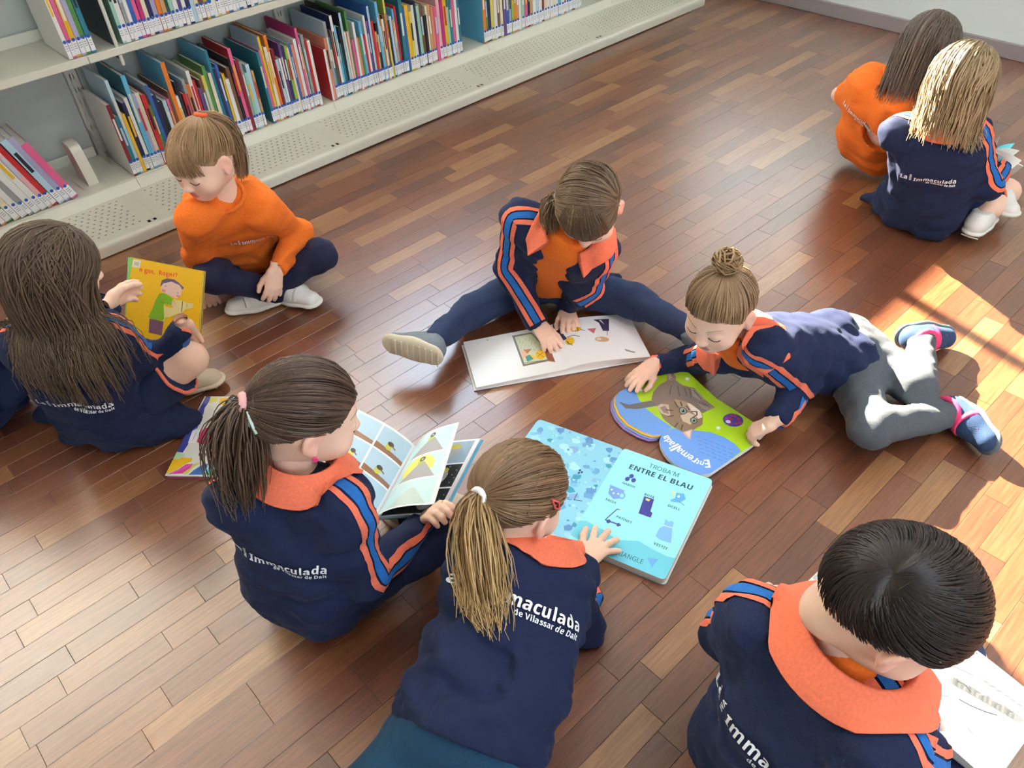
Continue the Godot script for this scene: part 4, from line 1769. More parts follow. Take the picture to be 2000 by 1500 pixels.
func make_hair(s: Dictionary, out: Dictionary, ht: Transform3D, f: Field, col: Color) -> void:
	var rng := RandomNumberGenerator.new()
	rng.seed = int(s.seed)
	var k := Kit.new()
	var tip: Color = lin(s.get("hair_tip", s.hair))
	var style: String = s.style
	var whorl: Vector3 = s.get("whorl", Vector3(0, 0.9, -0.45)).normalized()
	# scalp cover
	k.tint = col
	var rows := []
	for i in 15:
		var row := []
		for a in 36:
			var az := TAU * a / 36.0
			var el := lerpf(hairline(az) + 0.02, PI / 2, pow(i / 14.0, 0.9))
			row.append(ht * scalp(az, el, 0.975))
		rows.append(row)
	k.sheet(rows, true, true)
	var tie: Vector3 = s.get("tie", Vector3(0, 0.35, -1)).normalized()
	var tie_p := on_scalp(tie, 1.06)
	var count: int = s.get("strands", 520)
	if style == "tail" or style == "bun":
		for i in count:
			var az := rng.randf_range(-PI, PI)
			var el := lerpf(hairline(az), PI / 2, pow(rng.randf(), 1.6))
			var st := (scalp(az, el) - Vector3(0, 0.012, -0.008)) / HAIR_R
			var jit := Vector3(rng.randf_range(-0.1, 0.1), rng.randf_range(-0.1, 0.1), rng.randf_range(-0.1, 0.1))
			var pts := []
			var lift := rng.randf_range(1.0, 1.035)
			for q in 10:
				var t := q / 9.0
				var d := st.normalized().slerp((tie + jit * (1.0 - t)).normalized(), t)
				pts.append(ht * on_scalp(d, lerpf(0.99, lift, minf(t * 4.0, 1.0)) + 0.02 * t))
			strand(k, pts, rng.randf_range(0.0016, 0.0036), shade_of(col, rng, 0.4), shade_of(col, rng, 0.4))
	if s.has("bangs"):
		for i in int(s.bangs):
			var az := rng.randf_range(-0.85, 0.85)
			var root := Vector3(sin(az) * 0.35, 1.0, 0.25 + rng.randf_range(-0.15, 0.25)).normalized()
			var el_end := rng.randf_range(-0.02, 0.09) - absf(az) * 0.12
			var endd := Vector3(sin(az) * cos(el_end), sin(el_end), cos(az) * cos(el_end))
			var pts := []
			for q in 9:
				var t := q / 8.0
				pts.append(ht * on_scalp(root.slerp(endd, t), 1.0 + 0.045 * sin(t * 2.4) + rng.randf_range(0.0, 0.006)))
			strand(k, pts, rng.randf_range(0.0016, 0.0036), shade_of(col, rng, 0.4), shade_of(col, rng, 0.4))
	if style == "short":
		for i in count:
			var ang := rng.randf_range(-PI, PI)
			var reach := rng.randf_range(0.0, 1.9)
			var side := whorl.cross(Vector3(0.2, 0.1, 1)).normalized().rotated(whorl, ang)
			var start := whorl.rotated(side, maxf(reach - 0.45, 0.0))
			var swirl := 0.35
			var pts := []
			for q in 8:
				var t := q / 7.0
				var d := start.rotated(side, t * 0.62).rotated(whorl, swirl * t)
				# stop at the hairline
				var az := atan2(d.x, d.z)
				var el := asin(clampf(d.y, -1, 1))
				if el < hairline(az) - 0.1:
					break
				pts.append(ht * on_scalp(d, lerpf(0.985, 1.05, sin(t * 2.6)) + rng.randf_range(0.0, 0.008)))
			if pts.size() > 3:
				strand(k, pts, rng.randf_range(0.0012, 0.0026), shade_of(col, rng, 0.4), shade_of(tip, rng, 0.4))
	if style == "long":
		var length: float = s.get("length", 0.26)
		var drift: Vector3 = s.get("drift", Vector3.ZERO)
		var wave: float = s.get("wave", 0.004)
		for i in count:
			var az := rng.randf_range(s.get("face_gap", 0.95), TAU - s.get("face_gap", 0.95))
			var root := Vector3(rng.randf_range(-0.12, 0.12), 1.0, rng.randf_range(-0.6, 0.7)).normalized()
			var el_end := rng.randf_range(-0.45, -0.1)
			if absf(wrapf(az, -PI, PI)) < 1.3:
				root.z = absf(root.z) + 0.3
			var endd := Vector3(sin(az) * cos(el_end), sin(el_end), cos(az) * cos(el_end))
			var pts := []
			var lift := rng.randf_range(1.0, s.get("body", 1.12))
			for q in 8:
				var t := q / 7.0
				pts.append(ht * on_scalp(root.slerp(endd, t), lerpf(1.0, lift, t) + 0.015))
			var dir: Vector3 = (pts[7] - pts[6]).normalized()
			var p: Vector3 = pts[7]
			var ph := rng.randf_range(0, TAU)
			var len_s := length * rng.randf_range(0.75, 1.05)
			for q in 9:
				dir = dir.lerp((Vector3.DOWN + drift).normalized(), 0.45).normalized()
				p += dir * (len_s / 9.0)
				var v := f.at(p)
				if v < 0.008:
					p += f.grad(p) * (0.008 - v + rng.randf_range(0.0, 0.014))
				p += Vector3(sin(ph + q * 1.1), 0, cos(ph + q * 1.1)) * wave
				pts.append(p)
			strand(k, pts, rng.randf_range(0.002, 0.0042), shade_of(col, rng, 0.4), shade_of(tip, rng, 0.4))
	if style == "tail":
		# the tail: from the tie along its own curve
		var tail: Array = s.tail
		var n: int = s.get("tail_strands", 380)
		var spread: float = s.get("spread", 0.03)
		var start := ht * tie_p
		for i in n:
			var o := Vector3(rng.randfn(0, 1), rng.randfn(0, 1), rng.randfn(0, 1)) * 0.5
			o = o.limit_length(1.3)
			var pts := [ht * on_scalp(tie, 1.0), start + o * 0.008]
			var ln := rng.randf_range(0.82, 1.04)
			for q in 9:
				var t := (q + 1) / 9.0 * ln
				var p: Vector3
				if tail.size() == 2:
					p = bez(start, tail[0], tail[1], t)
				else:
					p = start.bezier_interpolate(tail[0], tail[1], tail[2], t)
				var w := spread * sin(minf(t, 1.0) * 2.1 + 0.25)
				p += o * w + Vector3(sin(i * 1.7 + q), cos(i * 2.3 + q), sin(i + q * 1.3)) * 0.002
				var v := f.at(p)
				if v < 0.006:
					p += f.grad(p) * (0.006 - v + rng.randf_range(0.0, 0.012))
				pts.append(p)
			strand(k, pts, rng.randf_range(0.0016, 0.0032), shade_of(col.lerp(tip, 0.3), rng, 0.4), shade_of(tip, rng, 0.35))
	if style == "bun":
		var c := ht * on_scalp(tie, 1.3)
		var nrm := (ht.basis * tie).normalized()
		var u := nrm.cross(Vector3(0.3, 0.2, 0.9)).normalized()
		for i in 190:
			var a0 := rng.randf_range(0, TAU)
			var tilt := Vector3(rng.randfn(0, 0.5), rng.randfn(0, 0.5), rng.randfn(0, 0.5))
			var nn := (nrm + tilt).normalized()
			var uu := u.slide(nn).normalized()
			var r := rng.randf_range(0.014, 0.034)
			var pts := []
			for q in 10:
				var an := a0 + q * 0.5
				pts.append(c + (uu * cos(an) + nn.cross(uu) * sin(an)) * r + nn * rng.randf_range(-0.008, 0.008))
			strand(k, pts, rng.randf_range(0.002, 0.004), shade_of(col, rng), shade_of(tip, rng))
	for i in int(s.get("flyaway", 46)):
		var d := Vector3(rng.randfn(0, 1), absf(rng.randfn(0, 1)) + 0.2, rng.randfn(0, 0.8) - 0.5).normalized()
		var e := (d + Vector3(rng.randfn(0, 0.4), -0.5, rng.randfn(0, 0.4))).normalized()
		if (e.z > 0.1 and e.y < 0.45) or (d.z > 0.1 and d.y < 0.45):
			continue
		var pts := []
		for q in 7:
			var t := q / 6.0
			pts.append(ht * on_scalp(d.slerp(e, t), 1.01 + sin(t * 2.8) * rng.randf_range(0.02, 0.07)))
		strand(k, pts, 0.0007, shade_of(col, rng), shade_of(col, rng))
	out["hair"] = k
	# ---- tie
	if s.has("tie_color"):
		var kt := Kit.new()
		var nrm := (ht.basis * tie).normalized()
		var c := ht * on_scalp(tie, 1.07)
		var u := nrm.cross(Vector3.UP if absf(nrm.y) < 0.9 else Vector3.RIGHT).normalized()
		var ring := []
		var rr := []
		for i in 17:
			var an := TAU * i / 16.0
			ring.append(c + (u * cos(an) + nrm.cross(u) * sin(an)) * 0.0125)
			rr.append(s.get("tie_size", 0.0055))
		kt.tube(ring, rr, 8)
		out["hair_tie"] = kt

func people_specs() -> Array:
	var all := []
	var s: Dictionary
	# child in an orange sweater sitting cross-legged by the shelf
	s = {"j": {"Hd": Vector3(0.709, 0.542, -2.043), "N": Vector3(0.743, 0.397, -2.063), "SL": Vector3(0.819, 0.347, -2.015), "SR": Vector3(0.636, 0.392, -2.041), "EL": Vector3(0.928, 0.206, -2.048), "WL": Vector3(0.795, 0.163, -1.988), "TL": Vector3(0.751, 0.075, -1.974), "ER": Vector3(0.644, 0.237, -2.138), "WR": Vector3(0.637, 0.088, -2.176), "TR": Vector3(0.646, 0.010, -2.211), "P": Vector3(0.813, 0.112, -2.236), "HL": Vector3(0.882, 0.089, -2.213), "HR": Vector3(0.762, 0.082, -2.290), "KL": Vector3(0.941, 0.153, -1.973), "AL": Vector3(0.770, 0.042, -2.076), "FL": Vector3(0.639, 0.046, -2.129), "KR": Vector3(0.638, 0.170, -2.092), "AR": Vector3(0.833, 0.033, -2.046), "FR": Vector3(0.878, 0.063, -1.939)}}
	s["called"] = "person"
	s["label"] = "child in an orange sweater sitting cross-legged by the shelf"
	s["top"] = "sweater"
	s["bottom"] = "leggings"
	s["shoe"] = "strap"
	s["look"] = Vector3(-0.902, -0.292, 0.318)
	s["skin"] = rgb(236, 196, 172)
	s["hair"] = rgb(150, 118, 86)
	s["hair_tip"] = rgb(160, 128, 94)
	s["style"] = "tail"
	s["tie"] = Vector3(0, 0.8, -0.6)
	s["tie_color"] = rgb(232, 92, 50)
	s["tail"] = [Vector3(0.846, 0.600, -2.054), Vector3(0.807, 0.430, -2.060)]
	s["bangs"] = 110
	s["strands"] = 560
	s["spread"] = 0.022
	s["seed"] = 101
	s["text"] = {"dir": -1, "t": 0.62, "size": 0.45, "x": 0.035}
	s["bend"] = 0.035
	s["girth"] = 1.0
	s["cuff"] = 0.032
	s["handL"] = "flat"
	s["handR"] = "flat"
	s["mats"] = {"sweater": "orange_jersey", "leggings": "navy_legging", "upper": "shoe_white", "sole": "sole_white", "straps": "sole_white"}
	s["backL"] = Vector3(0.300, 1.000, 0.500)
	s["stripe"] = 1.35
	all.append(s)
	# child with long loose brown hair holding up the yellow book
	s = {"j": {"Hd": Vector3(0.235, 0.536, -1.816), "N": Vector3(0.185, 0.397, -1.803), "SR": Vector3(0.263, 0.359, -1.748), "SL": Vector3(0.103, 0.344, -1.873), "ER": Vector3(0.341, 0.185, -1.793), "WR": Vector3(0.426, 0.304, -1.742), "TR": Vector3(0.439, 0.216, -1.779), "EL": Vector3(0.251, 0.259, -1.984), "WL": Vector3(0.319, 0.354, -1.887), "TL": Vector3(0.393, 0.334, -1.946), "P": Vector3(0.190, 0.078, -1.876), "HR": Vector3(0.233, 0.080, -1.829), "HL": Vector3(0.166, 0.099, -1.952), "KR": Vector3(0.408, 0.204, -1.736), "AR": Vector3(0.387, 0.036, -1.895), "FR": Vector3(0.479, 0.071, -1.838), "KL": Vector3(0.283, 0.049, -2.191), "AL": Vector3(0.364, 0.076, -1.996), "FL": Vector3(0.387, 0.061, -2.131)}}
	s["called"] = "person"
	s["label"] = "child with long loose brown hair holding up the yellow book"
	s["top"] = "jacket"
	s["bottom"] = "shorts"
	s["shorts"] = 0.78
	s["look"] = Vector3(0.939, -0.342, 0.042)
	s["skin"] = rgb(236, 196, 172)
	s["hair"] = rgb(86, 68, 54)
	s["hair_tip"] = rgb(104, 84, 66)
	s["style"] = "long"
	s["length"] = 0.31
	s["strands"] = 1000
	s["body"] = 1.22
	s["seed"] = 102
	s["face_gap"] = 0.9
	s["text"] = {"t": 0.5, "size": 0.6}
	s["drape"] = [[Vector3(0.188, 0.148, -1.860), Vector3(0.067, 0.015, -2.064), 0.060, 0.032], [Vector3(0.188, 0.148, -1.860), Vector3(0.092, 0.015, -1.923), 0.060, 0.032], [Vector3(0.188, 0.148, -1.860), Vector3(0.164, 0.015, -1.807), 0.060, 0.032], [Vector3(0.188, 0.148, -1.860), Vector3(0.247, 0.015, -1.755), 0.060, 0.032], [Vector3(0.188, 0.148, -1.860), Vector3(0.306, 0.015, -1.742), 0.060, 0.032], [Vector3(0.188, 0.148, -1.860), Vector3(0.356, 0.015, -1.754), 0.060, 0.032]]
	s["collar"] = 0
	s["handL"] = "grip"
	s["backL"] = Vector3(-0.760, 0.100, -0.650)
	s["handR"] = "flat"
	s["mats"] = {"jacket": "navy_jersey", "shorts": "navy_cloth", "upper": "shoe_beige", "sole": "sole_beige"}
	s["wave"] = 0.003
	s["stripe"] = 1.35
	all.append(s)
	# half-seen child in a navy jacket beside the long-haired girl
	s = {"j": {"Hd": Vector3(-0.031, 0.536, -2.137), "N": Vector3(-0.081, 0.397, -2.124), "SR": Vector3(-0.003, 0.359, -2.068), "SL": Vector3(-0.163, 0.344, -2.194), "ER": Vector3(0.075, 0.185, -2.114), "WR": Vector3(0.160, 0.304, -2.063), "TR": Vector3(0.173, 0.216, -2.100), "EL": Vector3(-0.015, 0.259, -2.305), "WL": Vector3(0.053, 0.354, -2.207), "TL": Vector3(0.127, 0.334, -2.266), "P": Vector3(-0.076, 0.078, -2.196), "HR": Vector3(-0.033, 0.080, -2.150), "HL": Vector3(-0.100, 0.099, -2.273), "KR": Vector3(0.142, 0.204, -2.057), "AR": Vector3(0.121, 0.036, -2.216), "FR": Vector3(0.213, 0.071, -2.158), "KL": Vector3(0.017, 0.049, -2.512), "AL": Vector3(0.098, 0.076, -2.317), "FL": Vector3(0.121, 0.061, -2.451)}}
	s["called"] = "person"
	s["label"] = "half-seen child in a navy jacket beside the long-haired girl"
	s["top"] = "jacket"
	s["bottom"] = "trousers"
	s["look"] = Vector3(0.5, -0.5, -0.6)
	s["skin"] = rgb(236, 196, 172)
	s["hair"] = rgb(80, 62, 50)
	s["style"] = "short"
	s["strands"] = 200
	s["seed"] = 103
	s["drape"] = [[Vector3(-0.077, 0.148, -2.181), Vector3(-0.020, 0.015, -2.154), 0.055, 0.018], [Vector3(-0.077, 0.148, -2.181), Vector3(0.043, 0.015, -2.177), 0.055, 0.018]]
	s["collar"] = 0.9
	s["no_shoe"] = "LR"
	s["mats"] = {"jacket": "navy_jersey", "trousers": "navy_cloth"}
	s["stripe"] = 1.35
	all.append(s)
	# child with a brown ponytail and pink hair tie reading a comic
	s = {"j": {"Hd": Vector3(0.377, 0.554, -0.986), "N": Vector3(0.334, 0.419, -0.995), "SL": Vector3(0.223, 0.396, -1.043), "SR": Vector3(0.351, 0.396, -0.895), "ER": Vector3(0.350, 0.204, -0.875), "WR": Vector3(0.518, 0.206, -0.900), "TR": Vector3(0.524, 0.288, -0.852), "EL": Vector3(0.305, 0.264, -1.146), "WL": Vector3(0.475, 0.208, -1.041), "TL": Vector3(0.534, 0.149, -1.093), "P": Vector3(0.273, 0.097, -1.009), "HR": Vector3(0.315, 0.100, -0.956), "HL": Vector3(0.254, 0.101, -1.076), "KR": Vector3(0.537, 0.156, -0.874), "AR": Vector3(0.568, 0.041, -1.057), "FR": Vector3(0.557, 0.033, -1.165), "KL": Vector3(0.483, 0.141, -1.132), "AL": Vector3(0.622, 0.007, -1.074), "FL": Vector3(0.666, 0.064, -0.986)}}
	s["called"] = "person"
	s["label"] = "child with a brown ponytail and pink hair tie reading a comic"
	s["top"] = "jacket"
	s["bottom"] = "leggings"
	s["look"] = Vector3(0.868, -0.375, 0.325)
	s["skin"] = rgb(236, 196, 172)
	s["hair"] = rgb(84, 64, 52)
	s["hair_tip"] = rgb(92, 72, 56)
	s["style"] = "tail"
	s["tie"] = Vector3(0.05, 0.02, -1)
	s["tie_color"] = rgb(226, 170, 168)
	s["tie_size"] = 0.008
	s["tail"] = [Vector3(0.249, 0.560, -1.026), Vector3(0.230, 0.440, -1.002)]
	s["strands"] = 640
	s["tail_strands"] = 460
	s["spread"] = 0.046
	s["seed"] = 104
	s["text"] = {"t": 0.6, "size": 0.64, "x": -0.015}
	s["bend"] = 0.04
	s["collar"] = 1.1
	s["collar_lift"] = 0.02
	s["handR"] = "grip"
	s["handL"] = "grip"
	s["cell"] = 0.0075
	s["trinkets"] = [["earring", -1.0], ["hair_clip", Vector3(-0.25, 0.05, -1.0), Vector3(-0.55, -0.3, -0.9), 0.006]]
	s["trinket_color"] = {"earring": rgb(222, 60, 120), "hair_clip": rgb(206, 222, 212)}
	s["mats"] = {"jacket": "navy_jersey", "leggings": "navy_cloth", "upper": "shoe_beige", "sole": "sole_beige"}
	s["stripe"] = 1.35
	all.append(s)
	# child with a blonde ponytail and white hair tie leaning over the blue book
	s = {"j": {"Hd": Vector3(0.589, 0.406, -0.686), "N": Vector3(0.574, 0.280, -0.643), "SL": Vector3(0.485, 0.289, -0.676), "SR": Vector3(0.627, 0.209, -0.604), "ER": Vector3(0.641, 0.036, -0.574), "WR": Vector3(0.752, 0.039, -0.678), "TR": Vector3(0.852, 0.045, -0.686), "EL": Vector3(0.514, 0.105, -0.745), "WL": Vector3(0.670, 0.073, -0.800), "TL": Vector3(0.759, 0.047, -0.778), "P": Vector3(0.308, 0.160, -0.523), "HR": Vector3(0.344, 0.130, -0.482), "HL": Vector3(0.285, 0.131, -0.585), "KR": Vector3(0.150, 0.052, -0.430), "AR": Vector3(0.055, 0.147, -0.392), "FR": Vector3(-0.003, 0.042, -0.391), "KL": Vector3(0.107, 0.055, -0.599), "AL": Vector3(-0.045, 0.120, -0.552), "FL": Vector3(-0.056, 0.021, -0.578)}}
	s["called"] = "person"
	s["label"] = "child with a blonde ponytail and white hair tie leaning over the blue book"
	s["top"] = "jacket"
	s["bottom"] = "trousers"
	s["look"] = Vector3(0.847, -0.530, 0.038)
	s["skin"] = rgb(236, 196, 172)
	s["hair"] = rgb(124, 96, 70)
	s["hair_tip"] = rgb(198, 164, 112)
	s["style"] = "tail"
	s["tie"] = Vector3(0, -0.05, -1)
	s["tie_color"] = rgb(236, 236, 236)
	s["tie_size"] = 0.006
	s["tail"] = [Vector3(0.474, 0.420, -0.683), Vector3(0.422, 0.310, -0.590)]
	s["strands"] = 640
	s["tail_strands"] = 480
	s["spread"] = 0.042
	s["seed"] = 105
	s["text"] = {"t": 0.66, "size": 0.8, "x": -0.045}
	s["bend"] = 0.01
	s["hem"] = -0.02
	s["collar"] = 0.9
	s["handR"] = "spread"
	s["handL"] = "flat"
	s["cell"] = 0.0075
	s["leg"] = 1.15
	s["hip"] = 0.08
	s["girth"] = 1.06
	s["fold"] = 0.016
	s["trinkets"] = [["hair_clip", Vector3(-0.95, 0.35, -0.1), Vector3(-1.0, 0.12, 0.18), 0.006]]
	s["trinket_color"] = {"hair_clip": rgb(206, 84, 84)}
	s["mats"] = {"jacket": "navy_jersey", "trousers": "teal_cloth", "upper": "shoe_white", "sole": "sole_white"}
	s["stripe"] = 1.35
	all.append(s)
	# child with short dark hair and a wide orange collar reading a large white book
	s = {"j": {"Hd": Vector3(0.702, 0.597, -0.102), "N": Vector3(0.688, 0.473, -0.120), "SL": Vector3(0.641, 0.452, -0.243), "SR": Vector3(0.615, 0.442, -0.033), "EL": Vector3(0.690, 0.280, -0.304), "WL": Vector3(0.834, 0.205, -0.324), "TL": Vector3(0.921, 0.163, -0.307), "ER": Vector3(0.718, 0.293, 0.008), "WR": Vector3(0.837, 0.196, -0.022), "TR": Vector3(0.908, 0.137, -0.003), "P": Vector3(0.623, 0.140, -0.148), "HL": Vector3(0.619, 0.136, -0.224), "HR": Vector3(0.624, 0.139, -0.082), "KL": Vector3(0.860, 0.164, -0.246), "AL": Vector3(1.020, 0.058, -0.144), "FL": Vector3(1.064, 0.003, -0.067), "KR": Vector3(0.790, 0.055, 0.080), "AR": Vector3(1.031, 0.083, 0.002), "FR": Vector3(1.155, 0.058, -0.027)}}
	s["called"] = "person"
	s["label"] = "child with short dark hair and a wide orange collar reading a large white book"
	s["top"] = "jacket"
	s["bottom"] = "trousers"
	s["look"] = Vector3(0.452, -0.669, 0.590)
	s["skin"] = rgb(236, 196, 172)
	s["hair"] = rgb(40, 32, 30)
	s["hair_tip"] = rgb(52, 42, 38)
	s["style"] = "short"
	s["strands"] = 2600
	s["seed"] = 106
	s["text"] = {"t": 0.5, "size": 0.8}
	s["bend"] = 0.05
	s["collar"] = 1.05
	s["collar_wide"] = 1.2
	s["collar_back"] = 0.012
	s["collar_lift"] = 0.008
	s["vneck"] = [0.45, 0.02, 0.16]
	s["cell"] = 0.0075
	s["no_shoe"] = "L"
	s["whorl"] = Vector3(-0.363, 0.396, -0.843)
	s["handL"] = "flat"
	s["handR"] = "flat"
	s["head"] = 1.06
	s["mats"] = {"jacket": "navy_jersey", "trousers": "navy_cloth", "upper": "shoe_navy", "sole": "sole_white"}
	s["stripe"] = 1.35
	all.append(s)
	# child with a hair bun lying on the floor over the kitten book
	s = {"j": {"Hd": Vector3(1.342, 0.342, -0.802), "N": Vector3(1.399, 0.215, -0.768), "SR": Vector3(1.415, 0.136, -0.834), "SL": Vector3(1.383, 0.262, -0.681), "ER": Vector3(1.478, -0.002, -0.953), "WR": Vector3(1.350, 0.048, -0.982), "TR": Vector3(1.277, 0.042, -0.983), "EL": Vector3(1.499, 0.113, -0.628), "WL": Vector3(1.346, 0.092, -0.608), "TL": Vector3(1.316, 0.032, -0.658), "P": Vector3(1.681, 0.101, -0.617), "HL": Vector3(1.654, 0.081, -0.576), "HR": Vector3(1.768, 0.079, -0.632), "KL": Vector3(1.489, 0.094, -0.434), "AL": Vector3(1.714, 0.053, -0.329), "FL": Vector3(1.659, 0.059, -0.225), "KR": Vector3(1.698, 0.094, -0.426), "AR": Vector3(1.917, 0.064, -0.512), "FR": Vector3(2.018, 0.045, -0.440)}}
	s["called"] = "person"
	s["label"] = "child with a hair bun lying on the floor over the kitten book"
	s["top"] = "jacket"
	s["bottom"] = "trousers"
	s["shoe"] = "trainer"
	s["look"] = Vector3(-0.926, -0.358, 0.121)
	s["skin"] = rgb(236, 196, 172)
	s["hair"] = rgb(140, 112, 84)
	s["hair_tip"] = rgb(186, 154, 110)
	s["style"] = "bun"
	s["tie"] = Vector3(0, 1, -0.35)
	s["tie_color"] = rgb(222, 190, 60)
	s["strands"] = 640
	s["seed"] = 107
	s["bend"] = 0.0
	s["hem"] = -0.02
	s["vneck"] = [0.5, 0.02, 0.15]
	s["collar"] = 1.1
	s["fold"] = 0.011
	s["girth"] = 0.88
	s["handR"] = "flat"
	s["handL"] = "grip"
	s["mats"] = {"jacket": "navy_jersey", "trousers": "grey_cloth", "upper": "shoe_navy", "sole": "sole_grey", "straps": "shoe_pink"}
	s["sole_turn_left"] = Vector3(-0.837, 0.383, -0.391)
	s["sole_turn_right"] = Vector3(-0.869, 0.356, 0.344)
	s["stripe"] = 1.35
	all.append(s)
	# child sitting with legs spread wide around an open picture book
	s = {"j": {"Hd": Vector3(1.282, 0.496, -1.168), "N": Vector3(1.273, 0.368, -1.238), "SR": Vector3(1.227, 0.407, -1.361), "SL": Vector3(1.338, 0.344, -1.189), "ER": Vector3(1.229, 0.219, -1.416), "WR": Vector3(1.249, 0.059, -1.328), "TR": Vector3(1.234, 0.033, -1.255), "EL": Vector3(1.371, 0.168, -1.243), "WL": Vector3(1.382, 0.036, -1.338), "TL": Vector3(1.325, 0.033, -1.268), "P": Vector3(1.397, 0.106, -1.417), "HR": Vector3(1.364, 0.074, -1.479), "HL": Vector3(1.449, 0.067, -1.365), "KR": Vector3(1.145, 0.069, -1.503), "AR": Vector3(0.946, 0.097, -1.444), "FR": Vector3(0.891, 0.109, -1.552), "KL": Vector3(1.507, 0.077, -1.173), "AL": Vector3(1.498, 0.083, -0.971), "FL": Vector3(1.448, 0.145, -0.874)}}
	s["called"] = "person"
	s["label"] = "child sitting with legs spread wide around an open picture book"
	s["top"] = "jacket"
	s["bottom"] = "leggings"
	s["look"] = Vector3(-0.583, -0.743, 0.329)
	s["skin"] = rgb(236, 196, 172)
	s["hair"] = rgb(112, 90, 70)
	s["hair_tip"] = rgb(136, 110, 82)
	s["style"] = "tail"
	s["tie"] = Vector3(-0.95, -0.15, 0.0)
	s["tie_color"] = rgb(236, 236, 236)
	s["tail"] = [Vector3(1.217, 0.500, -1.248), Vector3(1.235, 0.420, -1.246)]
	s["strands"] = 620
	s["bangs"] = 150
	s["spread"] = 0.026
	s["seed"] = 108
	s["bend"] = 0.05
	s["vneck"] = [0.12, 0.06, 0.105]
	s["collar"] = 0.9
	s["drape"] = [[Vector3(1.370, 0.164, -1.378), Vector3(1.286, 0.015, -1.611), 0.050, 0.020], [Vector3(1.370, 0.164, -1.378), Vector3(1.420, 0.015, -1.625), 0.050, 0.020], [Vector3(1.370, 0.164, -1.378), Vector3(1.620, 0.015, -1.349), 0.050, 0.020]]
	s["handR"] = "flat"
	s["handL"] = "flat"
	s["mats"] = {"jacket": "navy_jersey", "leggings": "denim_legging", "upper": "shoe_grey", "sole": "sole_cream"}
	s["sole_turn_right"] = Vector3(0.958, -0.033, -0.286)
	s["sole_turn_left"] = Vector3(0.044, 0.071, -0.997)
	s["stripe"] = 1.35
	s["outR"] = [Vector3(-0.100, 1.000, 0.100), Vector3(-0.778, 0.568, 0.269), Vector3(-0.766, 0.514, 0.386), Vector3(-0.505, 0.676, 0.537)]
	s["outL"] = [Vector3(0.100, 1.000, 0.100), Vector3(-0.093, 0.538, 0.838), Vector3(-0.166, 0.481, 0.861), Vector3(-0.339, 0.643, 0.687)]
	all.append(s)
	# child in an orange tee shirt with long hair beside the pale wall
	s = {"j": {"Hd": Vector3(2.675, 0.525, -1.010), "N": Vector3(2.645, 0.395, -1.075), "SL": Vector3(2.667, 0.357, -1.176), "SR": Vector3(2.579, 0.372, -0.990), "EL": Vector3(2.769, 0.258, -1.306), "WL": Vector3(2.871, 0.163, -1.217), "TL": Vector3(2.966, 0.135, -1.200), "ER": Vector3(2.654, 0.212, -1.064), "WR": Vector3(2.808, 0.202, -1.001), "TR": Vector3(2.905, 0.181, -0.987), "P": Vector3(2.795, 0.102, -1.148), "HL": Vector3(2.817, 0.091, -1.219), "HR": Vector3(2.792, 0.094, -1.084), "KL": Vector3(3.067, 0.186, -1.186), "AL": Vector3(3.220, 0.044, -1.076), "FL": Vector3(3.136, 0.043, -0.975), "KR": Vector3(3.032, 0.086, -0.960), "AR": Vector3(3.191, 0.073, -1.153), "FR": Vector3(3.301, 0.077, -1.231)}}
	s["called"] = "person"
	s["label"] = "child in an orange tee shirt with long hair beside the pale wall"
	s["top"] = "tee_shirt"
	s["bottom"] = "trousers"
	s["short"] = 0.72
	s["look"] = Vector3(0.862, -0.500, 0.084)
	s["skin"] = rgb(236, 196, 172)
	s["hair"] = rgb(92, 80, 70)
	s["hair_tip"] = rgb(116, 104, 92)
	s["style"] = "long"
	s["length"] = 0.17
	s["strands"] = 600
	s["seed"] = 109
	s["wave"] = 0.001
	s["text"] = {"t": 0.72, "size": 0.5, "x": -0.01}
	s["bend"] = 0.05
	s["drift"] = Vector3(-0.300, 0.000, 0.000)
	s["mats"] = {"tee_shirt": "orange_jersey", "trousers": "navy_cloth", "upper": "shoe_white", "sole": "sole_white"}
	s["no_shoe"] = "L"
	s["stripe"] = 1.35
	all.append(s)
	# child with shoulder-length blonde hair and navy jacket sitting in sunlight
	s = {"j": {"Hd": Vector3(2.446, 0.543, -0.806), "N": Vector3(2.450, 0.402, -0.814), "SL": Vector3(2.401, 0.362, -0.920), "SR": Vector3(2.522, 0.364, -0.750), "EL": Vector3(2.552, 0.244, -0.903), "WL": Vector3(2.696, 0.236, -0.818), "TL": Vector3(2.791, 0.220, -0.788), "ER": Vector3(2.573, 0.202, -0.670), "WR": Vector3(2.734, 0.199, -0.698), "TR": Vector3(2.832, 0.188, -0.703), "P": Vector3(2.553, 0.082, -0.837), "HL": Vector3(2.585, 0.075, -0.922), "HR": Vector3(2.565, 0.075, -0.771), "KL": Vector3(2.877, 0.140, -0.851), "AL": Vector3(2.780, 0.101, -0.691), "FL": Vector3(2.713, 0.131, -0.609), "KR": Vector3(2.819, 0.081, -0.675), "AR": Vector3(2.595, 0.086, -0.663), "FR": Vector3(2.725, 0.064, -0.671)}}
	s["called"] = "person"
	s["label"] = "child with shoulder-length blonde hair and navy jacket sitting in sunlight"
	s["top"] = "jacket"
	s["bottom"] = "shorts"
	s["shorts"] = 0.75
	s["look"] = Vector3(0.906, -0.423, -0.023)
	s["skin"] = rgb(236, 196, 172)
	s["hair"] = rgb(146, 124, 94)
	s["hair_tip"] = rgb(172, 150, 116)
	s["style"] = "long"
	s["length"] = 0.17
	s["strands"] = 800
	s["body"] = 1.2
	s["seed"] = 110
	s["wave"] = 0.0022
	s["text"] = {"t": 0.64, "size": 0.52, "x": -0.03}
	s["bend"] = 0.04
	s["collar"] = 0.8
